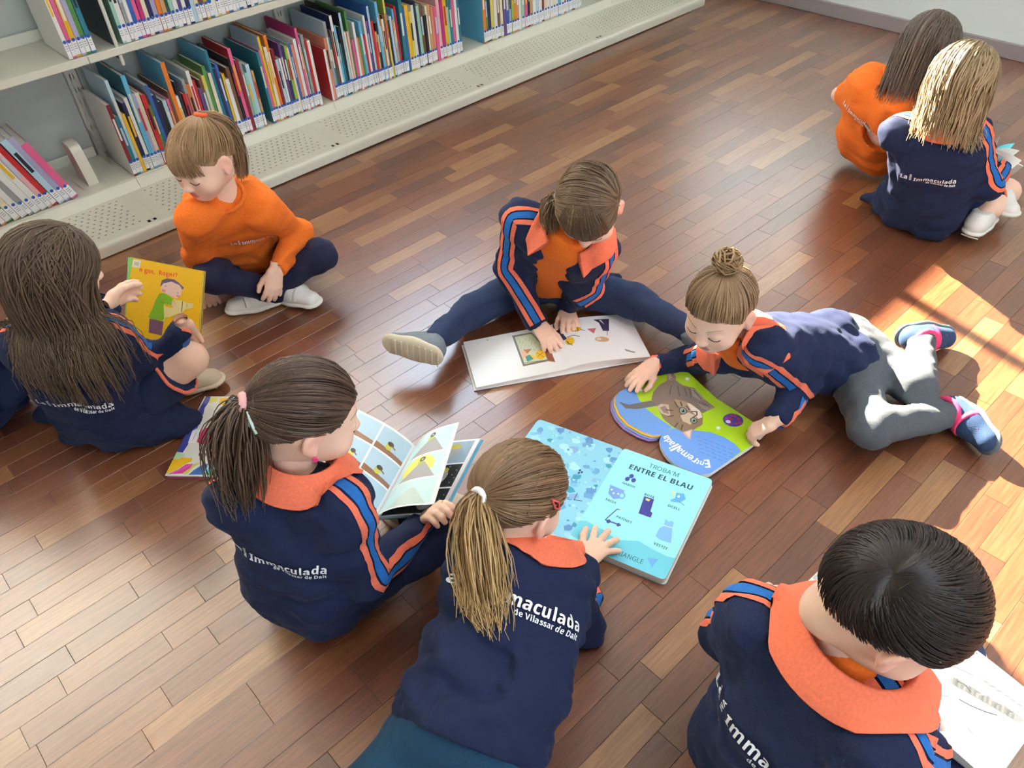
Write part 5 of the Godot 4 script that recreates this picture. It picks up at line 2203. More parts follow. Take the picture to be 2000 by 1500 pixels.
	s["drape"] = [[Vector3(2.531, 0.153, -0.832), Vector3(2.585, 0.015, -1.038), 0.055, 0.018], [Vector3(2.531, 0.153, -0.832), Vector3(2.536, 0.015, -0.968), 0.055, 0.018], [Vector3(2.531, 0.153, -0.832), Vector3(2.512, 0.015, -0.894), 0.055, 0.018], [Vector3(2.531, 0.153, -0.832), Vector3(2.515, 0.015, -0.814), 0.055, 0.018], [Vector3(2.531, 0.153, -0.832), Vector3(2.544, 0.015, -0.750), 0.055, 0.018], [Vector3(2.531, 0.153, -0.832), Vector3(2.625, 0.015, -0.724), 0.055, 0.018]]
	s["mats"] = {"jacket": "navy_jersey", "shorts": "navy_cloth", "upper": "shoe_white", "sole": "sole_white"}
	s["stripe"] = 1.35
	s["outR"] = [Vector3(0.000, 1.000, 0.200), Vector3(-0.544, 0.653, 0.527), Vector3(-0.435, 0.516, 0.737), Vector3(-0.551, 0.587, 0.593)]
	all.append(s)
	return all

var jobs := []

func run_job(i: int) -> void:
	jobs[i]["out"] = make_person(jobs[i])

func fabric_set() -> void:
	cloth("navy_jersey", rgb(27, 38, 72))
	cloth("navy_cloth", rgb(34, 46, 82), 0.9)
	cloth("navy_legging", rgb(40, 42, 70), 0.9)
	cloth("denim_legging", rgb(44, 60, 94), 0.9, 200.0, 0.4)
	cloth("teal_cloth", rgb(30, 68, 98), 0.9)
	cloth("grey_cloth", rgb(88, 94, 102), 0.9)
	cloth("orange_jersey", rgb(242, 120, 40), 0.9)
	cloth("collar_orange", rgb(243, 124, 92), 0.85)
	cloth("stripe_orange", rgb(243, 124, 96), 0.8)
	cloth("stripe_blue", rgb(38, 108, 186), 0.8)
	plain("letter_white", rgb(238, 240, 242), 0.6)
	plain("shoe_white", rgb(228, 226, 220), 0.5)
	plain("sole_white", rgb(222, 218, 208), 0.6)
	plain("shoe_beige", rgb(196, 180, 156), 0.8)
	plain("sole_beige", rgb(206, 192, 166), 0.8)
	cloth("shoe_grey", rgb(128, 138, 148), 0.9)
	plain("sole_cream", rgb(220, 210, 186), 0.7)
	cloth("shoe_navy", rgb(48, 72, 108), 0.8)
	plain("sole_grey", rgb(92, 104, 110), 0.7)
	cloth("shoe_pink", rgb(236, 70, 124), 0.8)
	var skin := painted("skin", 0.55, 0.4)
	skin.subsurf_scatter_enabled = true
	skin.subsurf_scatter_strength = 0.06
	painted("hair_strands", 0.5, 0.45)

func build_people() -> void:
	folds = FastNoiseLite.new()
	folds.seed = 5
	folds.noise_type = FastNoiseLite.TYPE_SIMPLEX_SMOOTH
	folds.frequency = 7.5
	folds.fractal_type = FastNoiseLite.FRACTAL_RIDGED
	folds.fractal_octaves = 2
	fine_folds = FastNoiseLite.new()
	fine_folds.seed = 9
	fine_folds.noise_type = FastNoiseLite.TYPE_SIMPLEX_SMOOTH
	fine_folds.frequency = 26.0
	fine_folds.fractal_octaves = 1
	fabric_set()
	make_head()
	hands = {"flat": make_hand(0.45, 0.35, 0.2), "grip": make_hand(1.15, 0.2, 0.9), "spread": make_hand(0.25, 1.0, -0.3)}
	make_shoe()
	make_letters()
	jobs = people_specs()
	for s in jobs:
		if s.has("text") and s.text.has("dir") and s.text.dir is int:
			var u: Vector3 = (s.j.N - s.j.P).normalized()
			s.text.dir = -u.cross((s.j.SR - s.j.SL).slide(u).normalized()).normalized()
			s.text.flip = -1.0
	var task := WorkerThreadPool.add_group_task(run_job, jobs.size())
	WorkerThreadPool.wait_for_group_task_completion(task)
	for s in jobs:
		add_person(s)

func add_person(s: Dictionary) -> void:
	var base := Vector3(s.j.P.x, 0, s.j.P.z)
	var o := thing(s.called, base, s.label, "person")
	var out: Dictionary = s.out
	var shoes := {}
	var names := {"jacket": "jacket", "sweater": "sweater", "tee_shirt": "tee_shirt", "trousers": "trousers", "leggings": "leggings", "shorts": "shorts", "body": "body", "hair": "hair"}
	var parts := {}
	for key: String in out:
		var k: Kit = out[key]
		if k.v.is_empty():
			continue
		k.shift(-base)
		var m: Material
		var called := key
		var parent: Node3D = o
		if key.begins_with("stripe_orange"):
			m = mats["stripe_orange"]
			called = "sleeve_stripe"
			parent = parts[s.top]
		elif key.begins_with("stripe_blue"):
			m = mats["stripe_blue"]
			called = "sleeve_stripe"
			parent = parts[s.top]
		elif key == "lettering":
			m = mats["letter_white"]
			parent = parts[s.top]
		elif key == "collar":
			m = mats["collar_orange"]
			parent = parts[s.top]
		elif key == "neckband":
			m = mats["orange_jersey"]
			parent = parts[s.top]
		elif key == "shirt":
			m = mats["orange_jersey"]
		elif key.begins_with("hem_band"):
			called = "hem_band"
			m = mats["stripe_orange"]
			parent = parts["shorts"]
		elif key == "body":
			m = mats["skin"]
		elif key == "hair":
			m = mats["hair_strands"]
		elif key == "earring" or key == "hair_clip":
			m = plain("%s of child %d" % [key, s.seed], s.trinket_color[key], 0.4)
		elif key == "hair_tie":
			m = plain("tie_%s" % s.tie_color.to_html(false), s.tie_color, 0.8)
		elif key.begins_with("shoe_"):
			var q := key.right(1)
			var piece := key.get_slice("_", 1)
			if piece == "upper":
				called = "shoe"
				m = mats[s.mats.upper]
			else:
				called = {"sole": "sole", "straps": "straps", "ribs": "tread"}[piece]
				m = mats[s.mats.get("straps", s.mats.upper)] if piece == "straps" else mats[s.mats.sole]
				parent = shoes[q]
			var sh := part(called, k.build(), m, parent)
			if piece == "upper":
				shoes[q] = sh
			continue
		else:
			m = mats[s.mats[key]]
		parts[key] = part(called, k.build(), m, parent)

# ---------------------------------------------------------------- printed pages
class Paint:
	var im: Image

	func _init(w: int, h: int, c: Color) -> void:
		im = Image.create(w, h, false, Image.FORMAT_RGB8)
		im.fill(c)

	func poly(pts: PackedVector2Array, c: Color) -> void:
		var lo := 1e9
		var hi := -1e9
		for p in pts:
			lo = minf(lo, p.y)
			hi = maxf(hi, p.y)
		for y in range(maxi(0, int(lo)), mini(im.get_height() - 1, int(hi) + 1) + 1):
			var fy := y + 0.5
			var xs := []
			for i in pts.size():
				var a := pts[i]
				var b := pts[(i + 1) % pts.size()]
				if (a.y <= fy) != (b.y <= fy):
					xs.append(a.x + (fy - a.y) * (b.x - a.x) / (b.y - a.y))
			xs.sort()
			for i in range(0, xs.size() - 1, 2):
				var x0 := clampi(int(round(xs[i])), 0, im.get_width())
				var x1 := clampi(int(round(xs[i + 1])), 0, im.get_width())
				if x1 > x0:
					im.fill_rect(Rect2i(x0, y, x1 - x0, 1), c)

	func spot(at: Vector2, r: Vector2, c: Color) -> void:
		var pts := PackedVector2Array()
		for i in 22:
			pts.append(at + Vector2(cos(TAU * i / 22), sin(TAU * i / 22)) * r)
		poly(pts, c)

	func line(pts: PackedVector2Array, w: float, c: Color) -> void:
		for i in pts.size() - 1:
			var t := (pts[i + 1] - pts[i]).normalized().orthogonal() * w * 0.5
			poly(PackedVector2Array([pts[i] + t, pts[i + 1] + t, pts[i + 1] - t, pts[i] - t]), c)
			if w > 2.0:
				spot(pts[i + 1], Vector2.ONE * w * 0.5, c)

	# lettering between two points on its baseline; tall stretches the letters
	func words(tris: PackedVector2Array, from: Vector2, to: Vector2, c: Color, tall := 1.0) -> void:
		var r := Rect2(tris[0], Vector2.ZERO)
		for p in tris:
			r = r.expand(p)
		var x := (to - from) / r.size.x
		var y := x.orthogonal() * tall
		if x.cross(y) > 0.0:
			y = -y
		for i in range(0, tris.size(), 3):
			var q := PackedVector2Array()
			for j in 3:
				var p := tris[i + j] - Vector2(r.position.x, 0)
				q.append(from + x * p.x + y * p.y)
			poly(q, c)

	func texture() -> ImageTexture:
		im.generate_mipmaps()
		return ImageTexture.create_from_image(im)

func pl(a: Array) -> PackedVector2Array:
	var out := PackedVector2Array()
	for i in range(0, a.size(), 2):
		out.append(Vector2(a[i], a[i + 1]))
	return out

func printed(key: String, p: Paint, rough := 0.4) -> StandardMaterial3D:
	var m := plain(key, Color.WHITE, rough, 0.5)
	m.albedo_texture = p.texture()
	return m

# ---- sheets and blocks between four corners (a b on the far side, d c on the near side), bulged upward
func leaf_point(q: Array, u: float, v: float, up: Vector3, bulge: float) -> Vector3:
	var p: Vector3 = q[0].lerp(q[1], u).lerp(q[3].lerp(q[2], u), v)
	return p + up * (bulge * sin(PI * pow(u, 0.7)))

func leaf(q: Array, up: Vector3, bulge: float, flip_u := false, n := 12) -> Kit:
	var k := Kit.new()
	var rows := []
	for r in 5:
		var row := []
		for s in n + 1:
			var u := float(s) / n
			row.append(leaf_point(q, 1.0 - u if flip_u else u, r / 4.0, up, bulge))
		rows.append(row)
	# rows run down the page, columns to the right
	var nn: Vector3 = (rows[1][0] - rows[0][0]).cross(rows[0][1] - rows[0][0])
	k.sheet(rows, false, nn.dot(up) < 0.0)
	return k

# the paper stack under a leaf
func block(q: Array, up: Vector3, bulge: float, thick: float, n := 12) -> Kit:
	var k := Kit.new()
	var loop := []
	var low := []
	for s in n + 1:
		loop.append(leaf_point(q, float(s) / n, 0.0, up, bulge) - up * 0.0004)
	for s in n + 1:
		loop.append(leaf_point(q, 1.0 - float(s) / n, 1.0, up, bulge) - up * 0.0004)
	for i in loop.size():
		var j := i if i <= n else 2 * n + 1 - i
		var u := float(j) / n
		low.append(loop[i] - up * (thick + bulge * sin(PI * pow(u, 0.7))))
	for i in loop.size():
		var j := (i + 1) % loop.size()
		var nrm: Vector3 = (loop[j] - loop[i]).cross(up)
		var mid: Vector3 = (q[0] + q[1] + q[2] + q[3]) * 0.25
		if nrm.dot(loop[i] - mid) > 0.0:
			k.face(loop[i], low[i], low[j], loop[j])
		else:
			k.face(loop[i], loop[j], low[j], low[i])
	return k

# a flat slab with rounded corners between four corners, top face printed (u to the right, v down)
func slab(q: Array, thick: float, round_r: float, seg := 5) -> Array:
	var up: Vector3 = (q[3] - q[0]).cross(q[1] - q[0]).normalized()
	var ring := []
	for i in 4:
		var p: Vector3 = q[i]
		var a: Vector3 = (q[(i + 3) % 4] - p).normalized()
		var b: Vector3 = (q[(i + 1) % 4] - p).normalized()
		if round_r <= 0.0:
			ring.append(p)
			continue
		for s in seg + 1:
			var t := float(s) / seg
			ring.append((p + a * round_r).lerp(p, t).lerp(p.lerp(p + b * round_r, t), t))
	var top := Kit.new()
	var side := Kit.new()
	var mid: Vector3 = (q[0] + q[1] + q[2] + q[3]) * 0.25
	var ex: Vector3 = q[1] - q[0]
	var ey: Vector3 = q[3] - q[0]
	var c := top.vert(mid, up, Vector2(0.5, 0.5))
	for p: Vector3 in ring:
		var d: Vector3 = p - q[0]
		var exx := ex.dot(ex)
		var eyy := ey.dot(ey)
		var exy := ex.dot(ey)
		var det := exx * eyy - exy * exy
		top.vert(p, up, Vector2((d.dot(ex) * eyy - d.dot(ey) * exy) / det, (d.dot(ey) * exx - d.dot(ex) * exy) / det))
	for i in ring.size():
		var j := (i + 1) % ring.size()
		top.x.append_array(PackedInt32Array([c, c + 1 + i, c + 1 + j]))
		side.face(ring[i], ring[i] - up * thick, ring[j] - up * thick, ring[j])
	var cc := side.vert(mid - up * thick, -up)
	for i in ring.size():
		side.vert(ring[i] - up * thick, -up)
	for i in ring.size():
		side.x.append_array(PackedInt32Array([cc, cc + 1 + (i + 1) % ring.size(), cc + 1 + i]))
	return [top, side]

# a flat board cut to an outline, printed on top; uv from a frame (origin, x axis, y axis)
func cut_board(outline: Array, thick: float, frame: Array) -> Array:
	var top := Kit.new()
	var side := Kit.new()
	var flat := PackedVector2Array()
	for p: Vector3 in outline:
		flat.append(Vector2(p.x, p.z))
		var d: Vector3 = p - frame[0]
		top.vert(p, Vector3.UP, Vector2(d.dot(frame[1]) / frame[1].length_squared(), d.dot(frame[2]) / frame[2].length_squared()))
		side.vert(p - Vector3.UP * thick, Vector3.DOWN)
	var tri := Geometry2D.triangulate_polygon(flat)
	for i in range(0, tri.size(), 3):
		var a: Vector3 = outline[tri[i]]
		var b: Vector3 = outline[tri[i + 1]]
		var c: Vector3 = outline[tri[i + 2]]
		if (c - a).cross(b - a).y > 0:
			top.x.append_array(PackedInt32Array([tri[i], tri[i + 1], tri[i + 2]]))
			side.x.append_array(PackedInt32Array([tri[i], tri[i + 2], tri[i + 1]]))
		else:
			top.x.append_array(PackedInt32Array([tri[i], tri[i + 2], tri[i + 1]]))
			side.x.append_array(PackedInt32Array([tri[i], tri[i + 1], tri[i + 2]]))
	var turn := Geometry2D.is_polygon_clockwise(flat)
	for i in outline.size():
		var a: Vector3 = outline[i]
		var b: Vector3 = outline[(i + 1) % outline.size()]
		var dn := Vector3.DOWN * thick
		if turn:
			side.face(a, b, b + dn, a + dn)
		else:
			side.face(a, a + dn, b + dn, b)
	return [top, side]

# everything of a book is laid out in the room; its node stands at its base
func book_node(base: Vector3, label: String) -> Node3D:
	return thing("book", base, label, "book")

func put(o: Node3D, called: String, k: Kit, m: Material, label := "") -> MeshInstance3D:
	k.shift(-o.position)
	var p := part(called, k.build(), m, o)
	if label:
		p.set_meta("label", label)
	return p

func build_floor_books() -> void:
	var corners := []
	var paper := plain("paper_edges", rgb(232, 230, 224), 0.85)
	# blue search-and-find board book
	var o := book_node(Vector3(0.9292, 0.0000, -0.8063), "pale blue board book with small drawings lying open under a hand")
	var blue_right := Paint.new(700, 1000, rgb(156, 234, 242))
	blue_right.poly(pl([-48, 832, 41, 785, 186, 804, 298, 838, 431, 779, 542, 799, 648, 810, 718, 795, 758, 1043, 372, 1036, -13, 946]), rgb(112, 206, 228))
	blue_right.words(text_tris("TROBA'M", 1.0, false, 99.0), Vector2(239, 81), Vector2(465, 76), rgb(30, 110, 130), 1.00)
	blue_right.words(text_tris("ENTRE EL BLAU", 1.0, true, 99.0), Vector2(113, 157), Vector2(594, 147), rgb(24, 66, 92), 1.00)
	blue_right.words(text_tris("NABIUS", 1.0, true, 99.0), Vector2(129, 334), Vector2(226, 332), rgb(40, 96, 116), 1.00)
	blue_right.words(text_tris("TASSA", 1.0, true, 99.0), Vector2(81, 536), Vector2(164, 537), rgb(40, 96, 116), 1.00)
	blue_right.words(text_tris("BOTA", 1.0, true, 99.0), Vector2(311, 362), Vector2(386, 362), rgb(40, 96, 116), 1.00)
	blue_right.words(text_tris("OCELL", 1.0, true, 99.0), Vector2(495, 384), Vector2(585, 382), rgb(40, 96, 116), 1.00)
	blue_right.words(text_tris("PATINET", 1.0, true, 99.0), Vector2(214, 649), Vector2(330, 652), rgb(40, 96, 116), 1.00)
	blue_right.words(text_tris("VESTIT", 1.0, true, 99.0), Vector2(527, 747), Vector2(626, 751), rgb(40, 96, 116), 1.00)
	blue_right.words(text_tris("TRIANGLE", 1.0, false, 99.0), Vector2(314, 938), Vector2(523, 930), rgb(40, 96, 116), 1.10)
	blue_right.words(text_tris("T", 1.0, false, 99.0), Vector2(68, 890), Vector2(86, 890), rgb(60, 120, 140), 1.20)
	blue_right.spot(Vector2(162, 243), Vector2(16.6, 22.7), rgb(62, 70, 150))
	blue_right.spot(Vector2(146, 283), Vector2(16.6, 22.5), rgb(62, 70, 150))
	blue_right.spot(Vector2(191, 274), Vector2(16.5, 22.4), rgb(62, 70, 150))
	blue_right.poly(pl([57, 393, 172, 398, 172, 481, 133, 511, 77, 477]), rgb(116, 156, 222))
	blue_right.poly(pl([194, 438, 197, 452, 196, 464, 192, 475, 184, 482, 174, 484, 164, 481, 155, 474, 148, 463, 145, 450, 145, 437, 150, 426, 158, 419, 167, 417, 178, 420, 187, 427]), rgb(116, 156, 222))
	blue_right.poly(pl([187, 445, 189, 452, 188, 460, 186, 467, 181, 471, 175, 472, 169, 470, 164, 466, 160, 459, 158, 451, 158, 443, 161, 437, 165, 433, 171, 431, 177, 433, 183, 438]), rgb(150, 226, 236))
	blue_right.spot(Vector2(86, 433), Vector2(6.9, 9.3), rgb(225, 240, 250))
	blue_right.spot(Vector2(143, 448), Vector2(6.9, 9.2), rgb(225, 240, 250))
	blue_right.spot(Vector2(111, 458), Vector2(6.9, 9.2), rgb(225, 240, 250))
	blue_right.poly(pl([316, 382, 389, 376, 406, 493, 425, 502, 429, 548, 339, 550]), rgb(60, 62, 146))
	blue_right.poly(pl([333, 393, 368, 390, 363, 413, 338, 411]), rgb(240, 214, 120))
	blue_right.poly(pl([507, 243, 558, 225, 588, 271, 558, 324, 502, 341, 493, 327, 517, 296]), rgb(96, 170, 226))
	blue_right.spot(Vector2(490, 254), Vector2(10.2, 13.8), rgb(240, 214, 120))
	blue_right.spot(Vector2(534, 270), Vector2(8.5, 11.4), rgb(240, 248, 250))
	blue_right.line(pl([554, 314, 595, 330]), 6.0, rgb(70, 140, 200))
	blue_right.line(pl([156, 714, 192, 584, 216, 581]), 7.0, rgb(50, 70, 140))
	blue_right.line(pl([157, 713, 267, 710]), 12.0, rgb(70, 70, 150))
	blue_right.spot(Vector2(182, 716), Vector2(14.2, 18.2), rgb(60, 66, 140))
	blue_right.spot(Vector2(254, 712), Vector2(12.4, 16.0), rgb(60, 66, 140))
	blue_right.line(pl([209, 582, 232, 580]), 5.0, rgb(240, 214, 120))
	blue_right.poly(pl([524, 509, 552, 525, 563, 507, 587, 512, 593, 563, 615, 633, 630, 693, 556, 700, 516, 684, 516, 604, 534, 576]), rgb(126, 186, 236))
	blue_right.line(pl([531, 569, 595, 562]), 6.0, rgb(235, 248, 250))
	blue_right.poly(pl([532, 884, 603, 857, 590, 941]), rgb(110, 170, 230))
	var blue_left := Paint.new(700, 1000, rgb(140, 206, 232))
	var br := RandomNumberGenerator.new()
	br.seed = 77
	for i in 190:
		var c := [rgb(120, 190, 226), rgb(160, 218, 238), rgb(104, 160, 210), rgb(176, 230, 240), rgb(92, 142, 200), rgb(132, 176, 222), rgb(60, 150, 180)]
		var at := Vector2(br.randf_range(20, 690), br.randf_range(20, 990))
		var rr := br.randf_range(8, 44) if i < 120 else br.randf_range(4, 12)
		var q := PackedVector2Array()
		for s in 6:
			q.append(at + Vector2(cos(s * 1.05), sin(s * 1.05)) * rr * br.randf_range(0.6, 1.2))
		blue_left.poly(q, c[i % 7] if i < 150 else rgb(190, 236, 244))
	blue_left.line(pl([586, 639, 579, 572]), 6.0, rgb(40, 70, 120))
	blue_left.line(pl([582, 641, 638, 623]), 7.0, rgb(40, 70, 120))
	blue_left.spot(Vector2(506, 356), Vector2(7.8, 10.9), rgb(40, 60, 130))
	blue_left.spot(Vector2(509, 383), Vector2(7.8, 10.8), rgb(40, 60, 130))
	blue_left.spot(Vector2(525, 367), Vector2(7.8, 10.8), rgb(40, 60, 130))
	corners = [Vector3(1.0808, 0.0210, -0.8501), Vector3(1.1514, 0.0220, -0.6302), Vector3(0.8512, 0.0220, -0.5337), Vector3(0.7805, 0.0210, -0.7537)]
	var s2 := slab(corners, 0.014, 0.012)
	put(o, "right_board", s2[1], paper)
	put(o, "right_page", s2[0], printed("print_blue_right", blue_right, 0.3))
	corners = [Vector3(1.0073, 0.0160, -1.0788), Vector3(1.0808, 0.0170, -0.8501), Vector3(0.7805, 0.0170, -0.7537), Vector3(0.7070, 0.0160, -0.9824)]
	s2 = slab(corners, 0.012, 0.012)
	put(o, "left_board", s2[1], paper)
	put(o, "left_page", s2[0], printed("print_blue_left", blue_left, 0.3))
	corners = [Vector3(1.0064, 0.0040, -1.0815), Vector3(1.1523, 0.0040, -0.6275), Vector3(0.8520, 0.0040, -0.5311), Vector3(0.7062, 0.0040, -0.9851)]
	s2 = slab(corners, 0.003, 0.012)
	put(o, "cover", s2[1], plain("cover_cyan", rgb(120, 206, 226), 0.35))
	put(o, "cover_inside", s2[0], paper)
	# shaped board book with the kitten
	var kitten := Paint.new(1000, 1165, rgb(168, 206, 40))
	kitten.poly(pl([144, 276, 163, 365, 188, 452, 232, 537, 286, 604, 339, 661, 397, 717, 315, 805, 192, 791, -17, 606, -20, 366]), rgb(104, 152, 222))
	kitten.poly(pl([396, 729, 530, 744, 652, 763, 751, 817, 809, 878, 838, 942, 601, 1168, 447, 1155, 267, 982, 279, 829, 317, 786]), rgb(104, 152, 222))
	kitten.poly(pl([409, 84, 451, 129, 473, 194, 466, 257, 397, 257, 413, 157]), rgb(150, 132, 122))
	kitten.poly(pl([412, 92, 434, 120, 444, 203, 418, 221, 415, 157]), rgb(196, 178, 168))
	kitten.poly(pl([36, 464, 105, 494, 274, 448, 311, 503, 162, 539, 80, 532]), rgb(108, 106, 108))
	kitten.poly(pl([396, 239, 466, 230, 515, 284, 596, 315, 656, 433, 721, 519, 680, 543, 624, 577, 520, 468, 379, 468, 305, 503, 272, 439, 293, 356, 347, 276]), rgb(128, 112, 104))
	kitten.poly(pl([572, 311, 621, 355, 661, 441, 616, 446, 574, 398]), rgb(156, 140, 130))
	kitten.poly(pl([597, 459, 718, 522, 656, 551, 619, 518]), rgb(150, 134, 124))
	kitten.line(pl([524, 311, 533, 399]), 9.0, rgb(98, 86, 80))
	kitten.line(pl([559, 319, 561, 416]), 9.0, rgb(98, 86, 80))
	kitten.line(pl([478, 293, 480, 399]), 9.0, rgb(98, 86, 80))
	kitten.line(pl([608, 467, 656, 501]), 9.0, rgb(98, 86, 80))
	kitten.line(pl([637, 467, 683, 518]), 9.0, rgb(98, 86, 80))
	kitten.line(pl([431, 284, 410, 382]), 9.0, rgb(98, 86, 80))
	kitten.line(pl([587, 337, 635, 433]), 9.0, rgb(98, 86, 80))
	kitten.poly(pl([305, 507, 343, 469, 387, 443, 442, 421, 522, 451, 585, 514, 624, 601, 610, 691, 548, 740, 465, 768, 392, 705, 341, 636]), rgb(140, 118, 96))
	kitten.poly(pl([441, 434, 515, 459, 578, 523, 544, 569, 491, 519, 446, 502]), rgb(172, 148, 120))
	kitten.poly(pl([526, 468, 553, 485, 609, 552, 619, 618, 588, 635, 565, 585, 546, 552]), rgb(226, 214, 198))
	kitten.poly(pl([465, 603, 526, 569, 575, 602, 577, 635, 525, 692, 477, 660]), rgb(206, 186, 160))
	kitten.poly(pl([303, 516, 336, 484, 391, 490, 395, 615, 334, 583]), rgb(196, 176, 164))
	kitten.poly(pl([327, 520, 364, 503, 381, 536, 385, 591, 346, 570]), rgb(150, 126, 116))
	kitten.poly(pl([463, 768, 534, 736, 511, 838, 484, 811]), rgb(206, 176, 160))
	kitten.poly(pl([482, 768, 521, 752, 505, 819]), rgb(228, 206, 194))
	kitten.line(pl([438, 460, 456, 519]), 10.0, rgb(84, 70, 58))
	kitten.line(pl([479, 459, 487, 502]), 10.0, rgb(84, 70, 58))
	kitten.line(pl([418, 553, 372, 545]), 10.0, rgb(84, 70, 58))
	kitten.line(pl([419, 603, 378, 611]), 10.0, rgb(84, 70, 58))
	kitten.line(pl([441, 676, 414, 717]), 10.0, rgb(84, 70, 58))
	kitten.line(pl([473, 692, 457, 741]), 10.0, rgb(84, 70, 58))
	kitten.line(pl([516, 502, 535, 544]), 10.0, rgb(84, 70, 58))
	kitten.spot(Vector2(488, 554), Vector2(27.9, 36.9), rgb(60, 54, 50))
	kitten.spot(Vector2(488, 554), Vector2(22.1, 30.2), rgb(150, 170, 164))
	kitten.spot(Vector2(489, 555), Vector2(11.0, 15.9), rgb(24, 26, 28))
	kitten.spot(Vector2(484, 547), Vector2(3.5, 5.1), rgb(235, 240, 240))
	kitten.spot(Vector2(553, 651), Vector2(24.6, 31.9), rgb(60, 54, 50))
	kitten.spot(Vector2(553, 651), Vector2(18.9, 25.4), rgb(150, 170, 164))
	kitten.spot(Vector2(554, 652), Vector2(9.5, 13.6), rgb(24, 26, 28))
	kitten.spot(Vector2(549, 644), Vector2(3.4, 4.9), rgb(235, 240, 240))
	kitten.line(pl([545, 560, 585, 562, 584, 593, 556, 618]), 10.0, rgb(96, 66, 56))
	kitten.spot(Vector2(829, 645), Vector2(70.6, 65.3), rgb(76, 70, 156))
	kitten.spot(Vector2(789, 624), Vector2(11.4, 13.2), rgb(180, 48, 90))
	kitten.spot(Vector2(814, 632), Vector2(11.4, 13.2), rgb(180, 48, 90))
	kitten.spot(Vector2(849, 607), Vector2(11.4, 13.3), rgb(180, 48, 90))
	kitten.spot(Vector2(868, 632), Vector2(11.4, 13.2), rgb(180, 48, 90))
	kitten.spot(Vector2(827, 599), Vector2(11.5, 13.3), rgb(180, 48, 90))
	kitten.spot(Vector2(846, 681), Vector2(11.3, 13.0), rgb(180, 48, 90))
	kitten.spot(Vector2(805, 673), Vector2(11.4, 13.1), rgb(180, 48, 90))
	kitten.spot(Vector2(873, 672), Vector2(11.3, 13.1), rgb(180, 48, 90))
	kitten.spot(Vector2(793, 661), Vector2(17.1, 16.4), rgb(226, 206, 230))
	kitten.spot(Vector2(322, 207), Vector2(18.3, 22.0), rgb(196, 206, 180))
	kitten.spot(Vector2(322, 207), Vector2(9.1, 11.0), rgb(246, 246, 240))
	kitten.spot(Vector2(555, 213), Vector2(18.2, 21.9), rgb(196, 206, 180))
	kitten.spot(Vector2(555, 213), Vector2(9.1, 11.0), rgb(246, 246, 240))
	kitten.spot(Vector2(206, 338), Vector2(18.0, 21.3), rgb(196, 206, 180))
	kitten.spot(Vector2(206, 338), Vector2(9.0, 10.7), rgb(246, 246, 240))
	kitten.spot(Vector2(716, 722), Vector2(17.0, 19.3), rgb(196, 206, 180))
	kitten.spot(Vector2(716, 722), Vector2(8.5, 9.7), rgb(246, 246, 240))
	kitten.words(text_tris("E", 1.0, true, 99.0), Vector2(615, 1055), Vector2(579, 1056), rgb(244, 246, 248), 1.15)
	kitten.words(text_tris("n", 1.0, true, 99.0), Vector2(573, 1061), Vector2(550, 1051), rgb(244, 246, 248), 1.15)
	kitten.words(text_tris("t", 1.0, true, 99.0), Vector2(545, 1049), Vector2(530, 1040), rgb(244, 246, 248), 1.15)
	kitten.words(text_tris("r", 1.0, true, 99.0), Vector2(526, 1037), Vector2(507, 1021), rgb(244, 246, 248), 1.15)
	kitten.words(text_tris("e", 1.0, true, 99.0), Vector2(504, 1016), Vector2(480, 996), rgb(244, 246, 248), 1.15)
	kitten.words(text_tris("m", 1.0, true, 99.0), Vector2(476, 993), Vector2(438, 954), rgb(244, 246, 248), 1.15)
	kitten.words(text_tris("a", 1.0, true, 99.0), Vector2(434, 951), Vector2(413, 929), rgb(244, 246, 248), 1.15)
	kitten.words(text_tris("l", 1.0, true, 99.0), Vector2(410, 924), Vector2(402, 911), rgb(244, 246, 248), 1.15)
	kitten.words(text_tris("i", 1.0, true, 99.0), Vector2(398, 905), Vector2(390, 892), rgb(244, 246, 248), 1.15)
	kitten.words(text_tris("a", 1.0, true, 99.0), Vector2(387, 888), Vector2(368, 865), rgb(244, 246, 248), 1.15)
	kitten.words(text_tris("d", 1.0, true, 99.0), Vector2(366, 860), Vector2(351, 836), rgb(244, 246, 248), 1.15)
	kitten.words(text_tris("a", 1.0, true, 99.0), Vector2(350, 832), Vector2(338, 805), rgb(244, 246, 248), 1.15)
	kitten.line(pl([557, 803, 585, 818]), 3.0, rgb(70, 100, 160))
	kitten.line(pl([597, 826, 624, 841]), 3.0, rgb(70, 100, 160))
	kitten.line(pl([636, 849, 663, 864]), 3.0, rgb(70, 100, 160))
	kitten.line(pl([675, 872, 701, 887]), 3.0, rgb(70, 100, 160))
	kitten.line(pl([713, 894, 740, 909]), 3.0, rgb(70, 100, 160))
	kitten.line(pl([751, 917, 778, 931]), 3.0, rgb(70, 100, 160))
	kitten.line(pl([559, 840, 586, 856]), 3.0, rgb(70, 100, 160))
	kitten.line(pl([598, 863, 625, 878]), 3.0, rgb(70, 100, 160))
	kitten.line(pl([637, 886, 663, 901]), 3.0, rgb(70, 100, 160))
	kitten.line(pl([675, 908, 702, 923]), 3.0, rgb(70, 100, 160))
	kitten.line(pl([713, 931, 740, 945]), 3.0, rgb(70, 100, 160))
	kitten.line(pl([751, 953, 778, 967]), 3.0, rgb(70, 100, 160))
	kitten.line(pl([560, 877, 587, 892]), 3.0, rgb(70, 100, 160))
	kitten.line(pl([599, 900, 626, 915]), 3.0, rgb(70, 100, 160))
	kitten.line(pl([638, 922, 664, 937]), 3.0, rgb(70, 100, 160))
	kitten.line(pl([676, 945, 702, 959]), 3.0, rgb(70, 100, 160))
	kitten.line(pl([714, 967, 740, 981]), 3.0, rgb(70, 100, 160))
	kitten.line(pl([752, 989, 778, 1003]), 3.0, rgb(70, 100, 160))
